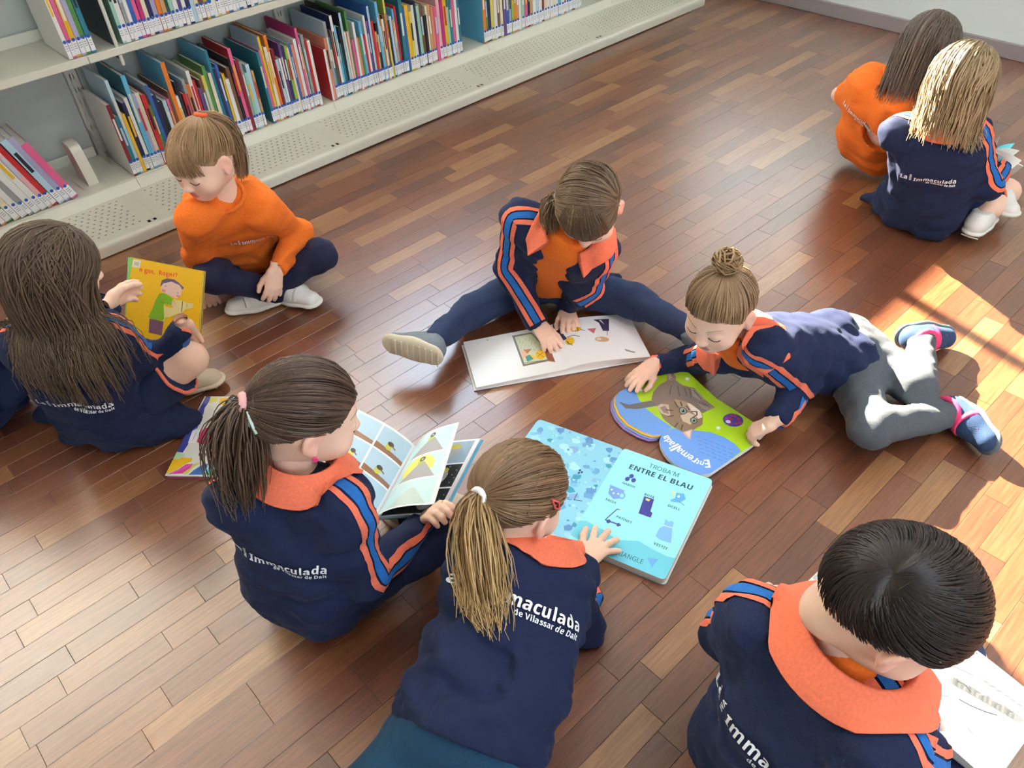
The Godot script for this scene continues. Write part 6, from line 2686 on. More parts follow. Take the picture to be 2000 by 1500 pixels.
	kitten.line(pl([561, 914, 588, 929]), 3.0, rgb(70, 100, 160))
	kitten.line(pl([600, 936, 627, 951]), 3.0, rgb(70, 100, 160))
	kitten.line(pl([638, 959, 665, 973]), 3.0, rgb(70, 100, 160))
	kitten.line(pl([677, 981, 703, 995]), 3.0, rgb(70, 100, 160))
	kitten.line(pl([714, 1002, 741, 1017]), 3.0, rgb(70, 100, 160))
	kitten.line(pl([752, 1024, 778, 1038]), 3.0, rgb(70, 100, 160))
	kitten.line(pl([563, 950, 589, 965]), 3.0, rgb(70, 100, 160))
	kitten.line(pl([601, 972, 628, 987]), 3.0, rgb(70, 100, 160))
	kitten.line(pl([639, 994, 666, 1009]), 3.0, rgb(70, 100, 160))
	kitten.line(pl([677, 1016, 704, 1031]), 3.0, rgb(70, 100, 160))
	kitten.line(pl([715, 1038, 741, 1052]), 3.0, rgb(70, 100, 160))
	o = book_node(Vector3(1.2347, 0.0000, -0.8119), "lobed green and blue board book with a tabby kitten picture")
	var frame := [Vector3(1.3126, 0.0180, -1.0971), Vector3(0.2526, -0.0000, 0.2622), Vector3(-0.3057, 0.0000, 0.2945)]
	s2 = cut_board([Vector3(1.4272, 0.0180, -0.9724), Vector3(1.4332, 0.0180, -0.9627), Vector3(1.3894, 0.0180, -0.7958), Vector3(1.3827, 0.0180, -0.6714), Vector3(1.3631, 0.0180, -0.6458), Vector3(1.3303, 0.0180, -0.6306), Vector3(1.3051, 0.0180, -0.6324), Vector3(1.1643, 0.0180, -0.6491), Vector3(1.1499, 0.0180, -0.6600), Vector3(1.1376, 0.0180, -0.6872), Vector3(1.1287, 0.0180, -0.7301), Vector3(1.1386, 0.0180, -0.7661), Vector3(1.1509, 0.0180, -0.7891), Vector3(1.1662, 0.0180, -0.8055), Vector3(1.1852, 0.0180, -0.8139), Vector3(1.1687, 0.0180, -0.8274), Vector3(1.1602, 0.0180, -0.8526), Vector3(1.1562, 0.0180, -0.8985), Vector3(1.1671, 0.0180, -0.9388), Vector3(1.1874, 0.0180, -0.9710), Vector3(1.2062, 0.0180, -0.9877), Vector3(1.2252, 0.0180, -0.9957), Vector3(1.2745, 0.0180, -0.9892)], 0.0035, frame)
	put(o, "top_board", s2[1], paper)
	put(o, "kitten_page", s2[0], printed("print_kitten", kitten, 0.3))
	s2 = cut_board([Vector3(1.4219, 0.0144, -0.9734), Vector3(1.3841, 0.0144, -0.7969), Vector3(1.1799, 0.0144, -0.8149), Vector3(1.1634, 0.0144, -0.8285), Vector3(1.1549, 0.0144, -0.8536), Vector3(1.1509, 0.0144, -0.8995), Vector3(1.1618, 0.0144, -0.9398), Vector3(1.1821, 0.0144, -0.9720), Vector3(1.2009, 0.0144, -0.9887), Vector3(1.2199, 0.0144, -0.9967), Vector3(1.2692, 0.0144, -0.9902)], 0.0033, frame)
	put(o, "board", s2[0], plain("yellow board", rgb(226, 178, 60), 0.35))
	put(o, "board_edge", s2[1], plain("yellow board", rgb(226, 178, 60), 0.35))
	s2 = cut_board([Vector3(1.4166, 0.0108, -0.9744), Vector3(1.3788, 0.0108, -0.7979), Vector3(1.1746, 0.0108, -0.8160), Vector3(1.1581, 0.0108, -0.8295), Vector3(1.1496, 0.0108, -0.8546), Vector3(1.1456, 0.0108, -0.9005), Vector3(1.1565, 0.0108, -0.9409), Vector3(1.1768, 0.0108, -0.9730), Vector3(1.1956, 0.0108, -0.9897), Vector3(1.2146, 0.0108, -0.9978), Vector3(1.2639, 0.0108, -0.9912)], 0.0033, frame)
	put(o, "board", s2[0], plain("blue board", rgb(120, 150, 214), 0.35))
	put(o, "board_edge", s2[1], plain("blue board", rgb(120, 150, 214), 0.35))
	s2 = cut_board([Vector3(1.4113, 0.0072, -0.9755), Vector3(1.3735, 0.0072, -0.7989), Vector3(1.1693, 0.0072, -0.8170), Vector3(1.1528, 0.0072, -0.8305), Vector3(1.1443, 0.0072, -0.8557), Vector3(1.1403, 0.0072, -0.9015), Vector3(1.1512, 0.0072, -0.9419), Vector3(1.1715, 0.0072, -0.9740), Vector3(1.1903, 0.0072, -0.9908), Vector3(1.2093, 0.0072, -0.9988), Vector3(1.2586, 0.0072, -0.9923)], 0.0033, frame)
	put(o, "board", s2[0], plain("purple board", rgb(150, 120, 186), 0.35))
	put(o, "board_edge", s2[1], plain("purple board", rgb(150, 120, 186), 0.35))
	s2 = cut_board([Vector3(1.3894, 0.0142, -0.7958), Vector3(1.3827, 0.0142, -0.6714), Vector3(1.3631, 0.0142, -0.6458), Vector3(1.3303, 0.0142, -0.6306), Vector3(1.3051, 0.0142, -0.6324), Vector3(1.1643, 0.0142, -0.6491), Vector3(1.1499, 0.0142, -0.6600), Vector3(1.1376, 0.0142, -0.6872), Vector3(1.1287, 0.0142, -0.7301), Vector3(1.1386, 0.0142, -0.7661), Vector3(1.1509, 0.0142, -0.7891), Vector3(1.1662, 0.0142, -0.8055), Vector3(1.1852, 0.0142, -0.8139)], 0.008, frame)
	put(o, "board", s2[0], paper)
	put(o, "board_edge", s2[1], paper)
	# open white picture book
	o = book_node(Vector3(1.2546, 0.0000, -1.2511), "wide white picture book lying open between spread legs")
	var tale_left := Paint.new(900, 560, rgb(238, 240, 240))
	tale_left.poly(pl([484, 41, 685, 48, 747, 194, 828, 454, 761, 428, 504, 429]), rgb(118, 116, 104))
	tale_left.poly(pl([506, 65, 674, 64, 728, 183, 757, 405, 524, 408]), rgb(206, 210, 184))
	tale_left.line(pl([529, 77, 535, 107]), 3.0, rgb(120, 140, 110))
	tale_left.line(pl([571, 134, 576, 164]), 3.0, rgb(120, 140, 110))
	tale_left.line(pl([612, 192, 618, 221]), 3.0, rgb(120, 140, 110))
	tale_left.line(pl([654, 249, 659, 278]), 3.0, rgb(120, 140, 110))
	tale_left.line(pl([543, 116, 548, 146]), 3.0, rgb(120, 140, 110))
	tale_left.line(pl([584, 173, 590, 203]), 3.0, rgb(120, 140, 110))
	tale_left.line(pl([626, 231, 631, 260]), 3.0, rgb(120, 140, 110))
	tale_left.line(pl([703, 143, 708, 173]), 3.0, rgb(120, 140, 110))
	tale_left.line(pl([556, 155, 562, 185]), 3.0, rgb(120, 140, 110))
	tale_left.line(pl([598, 212, 603, 242]), 3.0, rgb(120, 140, 110))
	tale_left.line(pl([675, 125, 680, 155]), 3.0, rgb(120, 140, 110))
	tale_left.line(pl([528, 137, 534, 166]), 3.0, rgb(120, 140, 110))
	tale_left.line(pl([570, 194, 575, 223]), 3.0, rgb(120, 140, 110))
	tale_left.line(pl([647, 107, 652, 136]), 3.0, rgb(120, 140, 110))
	tale_left.line(pl([688, 164, 693, 193]), 3.0, rgb(120, 140, 110))
	tale_left.line(pl([542, 176, 547, 205]), 3.0, rgb(120, 140, 110))
	tale_left.line(pl([583, 233, 589, 262]), 3.0, rgb(120, 140, 110))
	tale_left.line(pl([660, 146, 665, 175]), 3.0, rgb(120, 140, 110))
	tale_left.line(pl([514, 158, 519, 187]), 3.0, rgb(120, 140, 110))
	tale_left.line(pl([555, 215, 561, 244]), 3.0, rgb(120, 140, 110))
	tale_left.line(pl([632, 128, 637, 157]), 3.0, rgb(120, 140, 110))
	tale_left.line(pl([674, 185, 679, 214]), 3.0, rgb(120, 140, 110))
	tale_left.line(pl([528, 197, 533, 226]), 3.0, rgb(120, 140, 110))
	tale_left.line(pl([604, 109, 610, 139]), 3.0, rgb(120, 140, 110))
	tale_left.line(pl([646, 167, 651, 196]), 3.0, rgb(120, 140, 110))
	tale_left.line(pl([687, 224, 692, 253]), 3.0, rgb(120, 140, 110))
	tale_left.poly(pl([748, 188, 814, 216, 825, 451, 761, 415]), rgb(142, 86, 66))
	tale_left.poly(pl([531, 243, 583, 243, 572, 329, 520, 329]), rgb(226, 180, 150))
	tale_left.poly(pl([553, 236, 634, 249, 581, 293]), rgb(176, 110, 70))
	tale_left.poly(pl([755, 348, 746, 368, 731, 383, 713, 390, 693, 390, 675, 381, 662, 366, 656, 346, 657, 324, 666, 305, 681, 290, 700, 282, 719, 282, 737, 291, 750, 307, 757, 327]), rgb(222, 176, 40))
	tale_left.poly(pl([649, 354, 644, 362, 635, 368, 622, 371, 609, 370, 597, 365, 587, 357, 582, 348, 582, 338, 586, 329, 596, 323, 608, 321, 621, 322, 633, 327, 643, 335, 648, 344]), rgb(236, 196, 60))
	tale_left.poly(pl([553, 324, 598, 310, 625, 367, 558, 389]), rgb(60, 130, 120))
	tale_left.line(pl([673, 303, 730, 367]), 5.0, rgb(70, 80, 50))
	tale_left.line(pl([671, 353, 732, 317]), 5.0, rgb(70, 80, 50))
	tale_left.line(pl([525, 394, 750, 410]), 5.0, rgb(70, 80, 50))
	tale_left.spot(Vector2(236, 34), Vector2(12.2, 6.2), rgb(160, 160, 160))
	var tale_right := Paint.new(900, 560, rgb(238, 240, 240))
	tale_right.poly(pl([13, -5, 69, 70, 96, 181, 120, 235, 69, 235, 26, 145, 3, 101]), rgb(62, 54, 88))
	tale_right.line(pl([-4, 151, 20, 208, 93, 231]), 9.0, rgb(62, 54, 88))
	tale_right.line(pl([116, 211, 192, 203, 251, 233]), 7.0, rgb(60, 66, 70))
	tale_right.poly(pl([183, 271, 174, 289, 159, 302, 140, 309, 121, 310, 103, 303, 90, 291, 84, 274, 85, 255, 94, 238, 109, 224, 128, 216, 148, 216, 166, 223, 179, 236, 185, 253]), rgb(226, 184, 50))
	tale_right.line(pl([103, 254, 119, 296]), 8.0, rgb(50, 46, 30))
	tale_right.line(pl([132, 291, 146, 319]), 6.0, rgb(50, 46, 30))
	tale_right.poly(pl([300, 144, 291, 156, 273, 164, 251, 168, 226, 167, 202, 160, 184, 150, 173, 137, 172, 123, 181, 111, 198, 102, 221, 98, 246, 99, 270, 106, 289, 116, 299, 130]), rgb(228, 186, 48))
	tale_right.line(pl([211, 102, 202, 155]), 7.0, rgb(58, 52, 34))
	tale_right.line(pl([238, 106, 229, 159]), 7.0, rgb(58, 52, 34))
	tale_right.line(pl([266, 111, 256, 164]), 7.0, rgb(58, 52, 34))
	tale_right.line(pl([132, 112, 178, 133]), 5.0, rgb(50, 46, 30))
	tale_right.line(pl([288, 151, 333, 172]), 6.0, rgb(50, 46, 30))
	tale_right.poly(pl([362, 156, 463, 156, 415, 222]), rgb(214, 110, 124))
	tale_right.poly(pl([470, 45, 652, 48, 592, 207, 527, 200, 519, 91]), rgb(62, 54, 88))
	tale_right.poly(pl([531, 58, 556, 55, 573, 121]), rgb(226, 226, 226))
	tale_right.line(pl([572, 204, 553, 255]), 6.0, rgb(90, 80, 110))
	tale_right.poly(pl([552, 316, 542, 327, 522, 335, 495, 338, 466, 335, 438, 328, 416, 317, 403, 305, 402, 291, 412, 280, 432, 272, 459, 269, 489, 271, 517, 279, 539, 290, 551, 303]), rgb(202, 166, 130))
	tale_right.poly(pl([472, 300, 467, 307, 459, 313, 449, 316, 439, 316, 429, 312, 423, 307, 419, 300, 420, 292, 425, 284, 432, 279, 442, 276, 453, 276, 462, 279, 469, 285, 472, 292]), rgb(232, 206, 184))
	tale_right.poly(pl([672, 443, 775, 491, 749, 499, 673, 468]), rgb(150, 150, 150))
	corners = [Vector3(1.3129, 0.0140, -1.3365), Vector3(1.0765, 0.0140, -1.4654), Vector3(0.9733, 0.0140, -1.2898), Vector3(1.1964, 0.0140, -1.1657)]
	put(o, "page_block", block(corners, Vector3.UP, 0.000, 0.010), paper)
	put(o, "page", leaf(corners, Vector3.UP, 0.000, true), printed("left page of the tale", tale_left, 0.45))
	corners = [Vector3(1.3129, 0.0140, -1.3365), Vector3(1.5075, 0.0140, -1.2042), Vector3(1.4020, 0.0140, -1.0312), Vector3(1.1964, 0.0140, -1.1657)]
	put(o, "page_block", block(corners, Vector3.UP, 0.012, 0.010), paper)
	put(o, "page", leaf(corners, Vector3.UP, 0.012, false), printed("right page of the tale", tale_right, 0.45))
	corners = [Vector3(1.0706, 0.0035, -1.4687), Vector3(1.5123, 0.0035, -1.2009), Vector3(1.4071, 0.0035, -1.0279), Vector3(0.9677, 0.0035, -1.2929)]
	s2 = slab(corners, 0.003, 0.0)
	put(o, "cover", s2[1], plain("cover_slate", rgb(112, 118, 150), 0.4))
	put(o, "cover_inside", s2[0], paper)
	# closed book with leaf drawings
	o = book_node(Vector3(0.4051, 0.0000, -1.6160), "closed picture book with bright leaf drawings behind the ponytail girl")
	var leaves := Paint.new(860, 1000, rgb(228, 228, 220))
	leaves.poly(pl([12, -10, 64, 7, 64, 97, 54, 159, 69, 237, 66, 314, 80, 423, 45, 457, 67, 635, 55, 729, -6, 719]), rgb(70, 76, 160))
	leaves.poly(pl([-6, 719, 63, 733, 89, 775, -7, 808]), rgb(176, 214, 170))
	leaves.poly(pl([59, 12, 134, 15, 140, 69, 68, 92]), rgb(214, 206, 90))
	leaves.poly(pl([147, 15, 238, 14, 237, 67, 227, 129, 166, 91]), rgb(236, 186, 40))
	leaves.poly(pl([238, 14, 300, 13, 310, 84, 283, 133, 228, 94]), rgb(70, 186, 210))
	leaves.poly(pl([300, 13, 415, 11, 400, 100, 369, 136]), rgb(70, 110, 190))
	leaves.poly(pl([131, 593, 124, 463, 151, 421, 214, 399, 264, 582, 264, 634, 174, 624]), rgb(206, 60, 100))
	leaves.poly(pl([207, 387, 199, 337, 264, 297, 232, 344, 257, 411, 318, 317, 285, 435, 260, 501, 354, 572, 264, 582]), rgb(66, 70, 72))
	leaves.line(pl([273, 618, 324, 621, 377, 643]), 7.0, rgb(56, 56, 60))
	leaves.line(pl([391, 710, 335, 723, 269, 697, 227, 694, 204, 726, 209, 757, 233, 776, 261, 775, 271, 756, 258, 733, 241, 733]), 7.0, rgb(56, 56, 60))
	leaves.poly(pl([297, 661, 366, 644, 386, 706, 362, 823, 326, 831, 300, 739]), rgb(236, 210, 222))
	leaves.poly(pl([-7, 801, 55, 807, 64, 784, 118, 790, 163, 789, 168, 835, 131, 859, 69, 936, -4, 982]), rgb(240, 190, 40))
	leaves.poly(pl([7, 982, 185, 977, 212, 894, 258, 848, 210, 857, 142, 919]), rgb(206, 210, 90))
	leaves.poly(pl([18, 982, 88, 928, 134, 866, 193, 857, 184, 910, 138, 971]), rgb(214, 70, 160))
	leaves.line(pl([49, 973, 180, 869]), 6.0, rgb(230, 140, 200))
	leaves.poly(pl([199, 984, 225, 932, 268, 878, 321, 850, 329, 892, 326, 981]), rgb(66, 110, 180))
	leaves.poly(pl([332, 981, 341, 876, 388, 814, 400, 860, 375, 943]), rgb(76, 190, 206))
	leaves.poly(pl([343, 981, 398, 912, 476, 843, 498, 977]), rgb(96, 166, 96))
	leaves.poly(pl([45, 457, 118, 447, 122, 609, 59, 611]), rgb(240, 242, 244))
	leaves.line(pl([86, 472, 91, 586]), 3.0, rgb(70, 80, 110))
	corners = [Vector3(0.4216, 0.0120, -1.8101), Vector3(0.5999, 0.0120, -1.6208), Vector3(0.3887, 0.0120, -1.4218), Vector3(0.2104, 0.0120, -1.6111)]
	s2 = slab(corners, 0.002, 0.0)
	put(o, "front_cover", s2[0], printed("print_leaves", leaves, 0.3))
	put(o, "cover_edge", s2[1], plain("cover_mint", rgb(140, 196, 180), 0.4))
	corners = [Vector3(0.4211, 0.0099, -1.8042), Vector3(0.5940, 0.0099, -1.6207), Vector3(0.3892, 0.0099, -1.4277), Vector3(0.2162, 0.0099, -1.6112)]
	s2 = slab(corners, 0.0065, 0.0)
	put(o, "pages", s2[1], paper)
	corners = [Vector3(0.4216, 0.0032, -1.8101), Vector3(0.5999, 0.0032, -1.6208), Vector3(0.3887, 0.0032, -1.4218), Vector3(0.2104, 0.0032, -1.6111)]
	s2 = slab(corners, 0.002, 0.0)
	put(o, "back_cover", s2[1], plain("cover_red_pink", rgb(206, 96, 120), 0.4))
	# yellow picture book held up
	o = book_node(Vector3(0.3927, 0.1400, -1.9320), "yellow picture book with a boy hugging a dog, held up by its edges")
	var yellow_cover := Paint.new(900, 1000, rgb(228, 178, 34))
	yellow_cover.poly(pl([-20, -11, 60, -4, 45, 140, 15, 446, 3, 829, -58, 842, -54, 460]), rgb(122, 190, 112))
	yellow_cover.poly(pl([65, 17, 163, 14, 149, 105, 55, 108]), rgb(232, 230, 222))
	yellow_cover.poly(pl([81, 37, 142, 36, 133, 82, 76, 82]), rgb(206, 196, 170))
	yellow_cover.words(text_tris("n gos,", 1.0, true, 99.0), Vector2(149, 123), Vector2(336, 117), rgb(214, 66, 48), 1.00)
	yellow_cover.words(text_tris("Roger?", 1.0, true, 99.0), Vector2(384, 115), Vector2(604, 105), rgb(214, 66, 48), 1.00)
	yellow_cover.poly(pl([405, 278, 423, 200, 480, 165, 568, 160, 628, 189, 692, 235, 676, 260, 639, 260, 571, 215, 461, 222]), rgb(104, 86, 120))
	yellow_cover.poly(pl([417, 290, 440, 234, 540, 192, 637, 216, 665, 255, 662, 329, 610, 380, 551, 366, 476, 345, 423, 333]), rgb(236, 200, 186))
	yellow_cover.spot(Vector2(451, 319), Vector2(25.3, 16.1), rgb(226, 140, 130))
	yellow_cover.spot(Vector2(626, 350), Vector2(22.1, 13.1), rgb(226, 140, 130))
	yellow_cover.spot(Vector2(474, 257), Vector2(5.9, 5.1), rgb(60, 50, 60))
	yellow_cover.spot(Vector2(620, 311), Vector2(5.9, 5.1), rgb(60, 50, 60))
	yellow_cover.poly(pl([406, 359, 468, 346, 571, 392, 557, 476, 461, 467, 480, 672, 377, 695, 285, 677, 325, 578, 363, 450]), rgb(120, 168, 40))
	yellow_cover.line(pl([415, 454, 514, 486]), 6.0, rgb(84, 126, 30))
	yellow_cover.poly(pl([564, 408, 592, 439, 645, 469, 581, 497, 557, 476]), rgb(232, 200, 180))
	yellow_cover.poly(pl([574, 395, 677, 392, 728, 404, 815, 400, 811, 453, 726, 485, 679, 540, 593, 580, 544, 621, 493, 632, 474, 703, 445, 717, 479, 650, 463, 504, 537, 510, 631, 476]), rgb(232, 214, 150))
	yellow_cover.line(pl([684, 398, 681, 524]), 9.0, rgb(120, 70, 50))
	yellow_cover.line(pl([737, 417, 739, 460]), 5.0, rgb(150, 130, 90))
	yellow_cover.poly(pl([301, 688, 474, 689, 461, 865, 303, 862]), rgb(116, 80, 104))
	corners = [Vector3(0.4454, 0.3300, -2.0980), Vector3(0.5583, 0.3300, -1.8779), Vector3(0.4492, 0.1400, -1.8219), Vector3(0.3362, 0.1400, -2.0421)]
	s2 = slab(corners, 0.002, 0.0)
	put(o, "front_cover", s2[0], printed("print_yellow", yellow_cover, 0.3))
	put(o, "cover_edge", s2[1], plain("cover_yellow_green", rgb(150, 186, 90), 0.4))
	corners = [Vector3(0.4470, 0.3260, -2.0947), Vector3(0.5566, 0.3260, -1.8812), Vector3(0.4507, 0.1417, -1.8269), Vector3(0.3411, 0.1417, -2.0404)]
	s2 = slab(corners, 0.006, 0.0)
	put(o, "pages", s2[1], paper)
	corners = [Vector3(0.4516, 0.3255, -2.1012), Vector3(0.5645, 0.3255, -1.8811), Vector3(0.4554, 0.1355, -1.8251), Vector3(0.3425, 0.1355, -2.0452)]
	s2 = slab(corners, 0.002, 0.0)
	put(o, "back_cover", s2[1], plain("cover_ochre", rgb(214, 168, 44), 0.4))
	# comic held open in the lap
	o = book_node(Vector3(0.5298, 0.2175, -1.0144), "open comic with sky blue panels resting in the lap")
	var comic_left := Paint.new(640, 860, rgb(240, 242, 244))
	var comic_right := Paint.new(640, 860, rgb(240, 242, 244))
	var comic_turn := Paint.new(640, 860, rgb(240, 242, 244))
	for r in 3:
		for c in 2:
			var b := Vector2(24 + c * 306, 24 + r * 276)
			comic_left.poly(PackedVector2Array([b, b + Vector2(286, 0), b + Vector2(286, 258), b + Vector2(0, 258)]), rgb(176, 206, 224))
			comic_left.poly(PackedVector2Array([b + Vector2(0, 190), b + Vector2(140, 205), b + Vector2(286, 215), b + Vector2(286, 258), b + Vector2(0, 258)]), rgb(140, 100, 74))
			if r > 0 or c == 1:
				var e := b + Vector2(130 + r * 12, 178)
				comic_left.spot(e, Vector2(30, 34), rgb(196, 196, 70))
				comic_left.spot(e + Vector2(8, -38), Vector2(30, 24), rgb(70, 60, 50))
				comic_left.line(PackedVector2Array([e + Vector2(20, -30), e + Vector2(60, -14)]), 12.0, rgb(120, 80, 60))
		var y := 20 + r * 280
		var sky := [rgb(206, 236, 238), rgb(238, 222, 110), rgb(196, 226, 222)]
		comic_turn.poly(PackedVector2Array([Vector2(20, y), Vector2(590, y), Vector2(590, y + 262), Vector2(20, y + 262)]), rgb(206, 236, 238))
		if r == 1:
			comic_turn.spot(Vector2(300, y + 130), Vector2(190, 128), sky[1])
		comic_turn.poly(PackedVector2Array([Vector2(120, y + 262), Vector2(300, y + 90), Vector2(360, y + 80), Vector2(540, y + 262)]), rgb(168, 166, 168) if r < 2 else rgb(196, 214, 206))
		if r < 2:
			comic_turn.spot(Vector2(310, y + 84), Vector2(34, 26), rgb(160, 180, 60))
			comic_turn.spot(Vector2(318, y + 46), Vector2(36, 26), rgb(60, 56, 52))
			comic_turn.spot(Vector2(318, y + 46), Vector2(12, 9), rgb(200, 200, 200))
		comic_right.poly(PackedVector2Array([Vector2(40, y), Vector2(600, y), Vector2(600, y + 262), Vector2(40, y + 262)]), rgb(150, 176, 194) if r == 0 else rgb(34, 40, 46))
		comic_right.spot(Vector2(420, y + 130), Vector2(80, 100), rgb(170, 172, 172))
		comic_right.spot(Vector2(430, y + 60), Vector2(60, 30), rgb(186, 176, 60))
		if r > 0:
			for i in 14:
				comic_right.spot(Vector2(330 + (i * 83) % 260, y + 20 + (i * 47) % 230), Vector2(5, 5), rgb(226, 226, 226))
	corners = [Vector3(0.6122, 0.2350, -1.0505), Vector3(0.5739, 0.2700, -1.2027), Vector3(0.4109, 0.2500, -1.1149), Vector3(0.4473, 0.2000, -0.9783)]
	put(o, "page_block", block(corners, Vector3(-0.1671, 0.9814, 0.0942), 0.020, 0.005), paper)
	put(o, "page", leaf(corners, Vector3(-0.1671, 0.9814, 0.0942), 0.020, true), printed("left page of the comic", comic_left, 0.4))
	corners = [Vector3(0.6122, 0.2350, -1.0505), Vector3(0.7216, 0.2450, -0.9606), Vector3(0.5395, 0.2250, -0.8750), Vector3(0.4473, 0.2000, -0.9783)]
	put(o, "page_block", block(corners, Vector3(-0.1671, 0.9814, 0.0942), 0.004, 0.005), paper)
	put(o, "page", leaf(corners, Vector3(-0.1671, 0.9814, 0.0942), 0.004, false), printed("right page of the comic", comic_right, 0.4))
	corners = [Vector3(0.6122, 0.2350, -1.0505), Vector3(0.6989, 0.2850, -0.9989), Vector3(0.5270, 0.2650, -0.8754), Vector3(0.4473, 0.2000, -0.9783)]
	put(o, "turned_page", leaf(corners, Vector3(-0.1671, 0.9814, 0.0942), 0.022, false), printed("print_comic_turn", comic_turn, 0.4))
	corners = [Vector3(0.5738, 0.2647, -1.2079), Vector3(0.6133, 0.2286, -1.0512), Vector3(0.4484, 0.1936, -0.9789), Vector3(0.4109, 0.2451, -1.1196)]
	s2 = slab(corners, 0.0025, 0.0)
	put(o, "left_cover", s2[1], plain("cover_azure", rgb(88, 176, 216), 0.4))
	put(o, "left_cover_inside", s2[0], paper)
	corners = [Vector3(0.6133, 0.2286, -1.0512), Vector3(0.7271, 0.2390, -0.9577), Vector3(0.5443, 0.2196, -0.8714), Vector3(0.4484, 0.1936, -0.9789)]
	s2 = slab(corners, 0.0025, 0.0)
	put(o, "right_cover", s2[1], plain("cover_azure", rgb(88, 176, 216), 0.4))
	put(o, "right_cover_inside", s2[0], plain("cover_azure", rgb(88, 176, 216), 0.4))
	# large picture book under the dark-haired child
	o = book_node(Vector3(0.9664, 0.1350, -0.1146), "large white picture book with pencil drawings open under a bowed dark head")
	var sketch_right := Paint.new(900, 800, rgb(240, 240, 238))
	sketch_right.poly(pl([386, 340, 421, 322, 455, 340, 436, 381, 400, 382]), rgb(206, 202, 190))
	sketch_right.poly(pl([397, 324, 437, 318, 472, 336, 453, 377, 417, 378]), rgb(182, 178, 166))
	sketch_right.poly(pl([413, 318, 454, 314, 488, 331, 469, 373, 433, 374]), rgb(158, 154, 142))
	sketch_right.poly(pl([435, 325, 470, 310, 504, 327, 485, 369, 450, 369]), rgb(194, 190, 178))
	sketch_right.poly(pl([458, 334, 487, 305, 520, 323, 501, 364, 466, 365]), rgb(170, 166, 154))
	sketch_right.poly(pl([476, 333, 503, 301, 536, 319, 518, 360, 482, 361]), rgb(206, 202, 190))
	sketch_right.poly(pl([487, 319, 519, 297, 553, 315, 534, 356, 498, 357]), rgb(182, 178, 166))
	sketch_right.poly(pl([496, 301, 535, 293, 569, 311, 550, 352, 515, 352]), rgb(158, 154, 142))
	sketch_right.poly(pl([510, 292, 551, 289, 585, 306, 566, 347, 531, 348]), rgb(194, 190, 178))
	sketch_right.poly(pl([531, 296, 568, 285, 601, 302, 582, 343, 547, 344]), rgb(170, 166, 154))
	sketch_right.poly(pl([554, 306, 584, 281, 617, 298, 598, 339, 563, 340]), rgb(206, 202, 190))
	sketch_right.poly(pl([573, 309, 600, 276, 632, 294, 614, 335, 579, 336]), rgb(182, 178, 166))
	sketch_right.poly(pl([586, 298, 616, 272, 648, 290, 629, 331, 595, 332]), rgb(158, 154, 142))
	sketch_right.poly(pl([595, 280, 632, 268, 664, 286, 645, 327, 611, 327]), rgb(194, 190, 178))
	sketch_right.poly(pl([607, 267, 647, 264, 680, 282, 661, 323, 627, 323]), rgb(170, 166, 154))
	sketch_right.poly(pl([625, 268, 663, 260, 696, 278, 677, 318, 642, 319]), rgb(206, 202, 190))
	sketch_right.poly(pl([648, 278, 679, 256, 711, 274, 692, 314, 658, 315]), rgb(182, 178, 166))
	sketch_right.poly(pl([668, 283, 695, 252, 727, 270, 708, 310, 674, 311]), rgb(158, 154, 142))
	sketch_right.poly(pl([682, 276, 710, 248, 742, 266, 724, 306, 690, 307]), rgb(194, 190, 178))
	sketch_right.poly(pl([692, 259, 726, 244, 758, 262, 739, 302, 705, 303]), rgb(170, 166, 154))
	sketch_right.poly(pl([703, 244, 742, 240, 773, 258, 755, 298, 721, 299]), rgb(206, 202, 190))
	sketch_right.poly(pl([719, 241, 757, 236, 789, 254, 770, 294, 736, 295]), rgb(182, 178, 166))
	sketch_right.poly(pl([740, 250, 773, 232, 804, 250, 785, 290, 752, 291]), rgb(158, 154, 142))
	sketch_right.poly(pl([761, 258, 788, 228, 820, 246, 801, 286, 767, 287]), rgb(194, 190, 178))
	sketch_right.poly(pl([777, 254, 804, 224, 835, 242, 816, 282, 783, 283]), rgb(170, 166, 154))
	sketch_right.poly(pl([787, 239, 819, 220, 850, 238, 831, 278, 798, 279]), rgb(206, 202, 190))
	sketch_right.line(pl([505, 186, 536, 175]), 4.0, rgb(176, 172, 160))
	sketch_right.line(pl([550, 180, 581, 169]), 4.0, rgb(176, 172, 160))
	sketch_right.line(pl([595, 174, 625, 164]), 4.0, rgb(176, 172, 160))
	sketch_right.line(pl([639, 169, 669, 158]), 4.0, rgb(176, 172, 160))
	sketch_right.line(pl([683, 163, 713, 153]), 4.0, rgb(176, 172, 160))
	sketch_right.line(pl([727, 158, 756, 147]), 4.0, rgb(176, 172, 160))
	sketch_right.line(pl([770, 152, 799, 142]), 4.0, rgb(176, 172, 160))
	sketch_right.line(pl([541, 187, 571, 176]), 4.0, rgb(176, 172, 160))
	sketch_right.line(pl([585, 181, 616, 170]), 4.0, rgb(176, 172, 160))
	sketch_right.line(pl([630, 175, 660, 165]), 4.0, rgb(176, 172, 160))
	sketch_right.line(pl([674, 170, 703, 159]), 4.0, rgb(176, 172, 160))
	sketch_right.line(pl([717, 164, 747, 154]), 4.0, rgb(176, 172, 160))
	sketch_right.line(pl([761, 159, 790, 148]), 4.0, rgb(176, 172, 160))
	sketch_right.line(pl([531, 193, 562, 183]), 4.0, rgb(176, 172, 160))
	sketch_right.line(pl([576, 188, 606, 177]), 4.0, rgb(176, 172, 160))
	sketch_right.line(pl([620, 182, 650, 171]), 4.0, rgb(176, 172, 160))
	sketch_right.line(pl([428, 337, 475, 315, 528, 334]), 5.0, rgb(90, 88, 84))
	sketch_right.line(pl([499, 449, 573, 427, 652, 389, 714, 347]), 6.0, rgb(80, 80, 78))
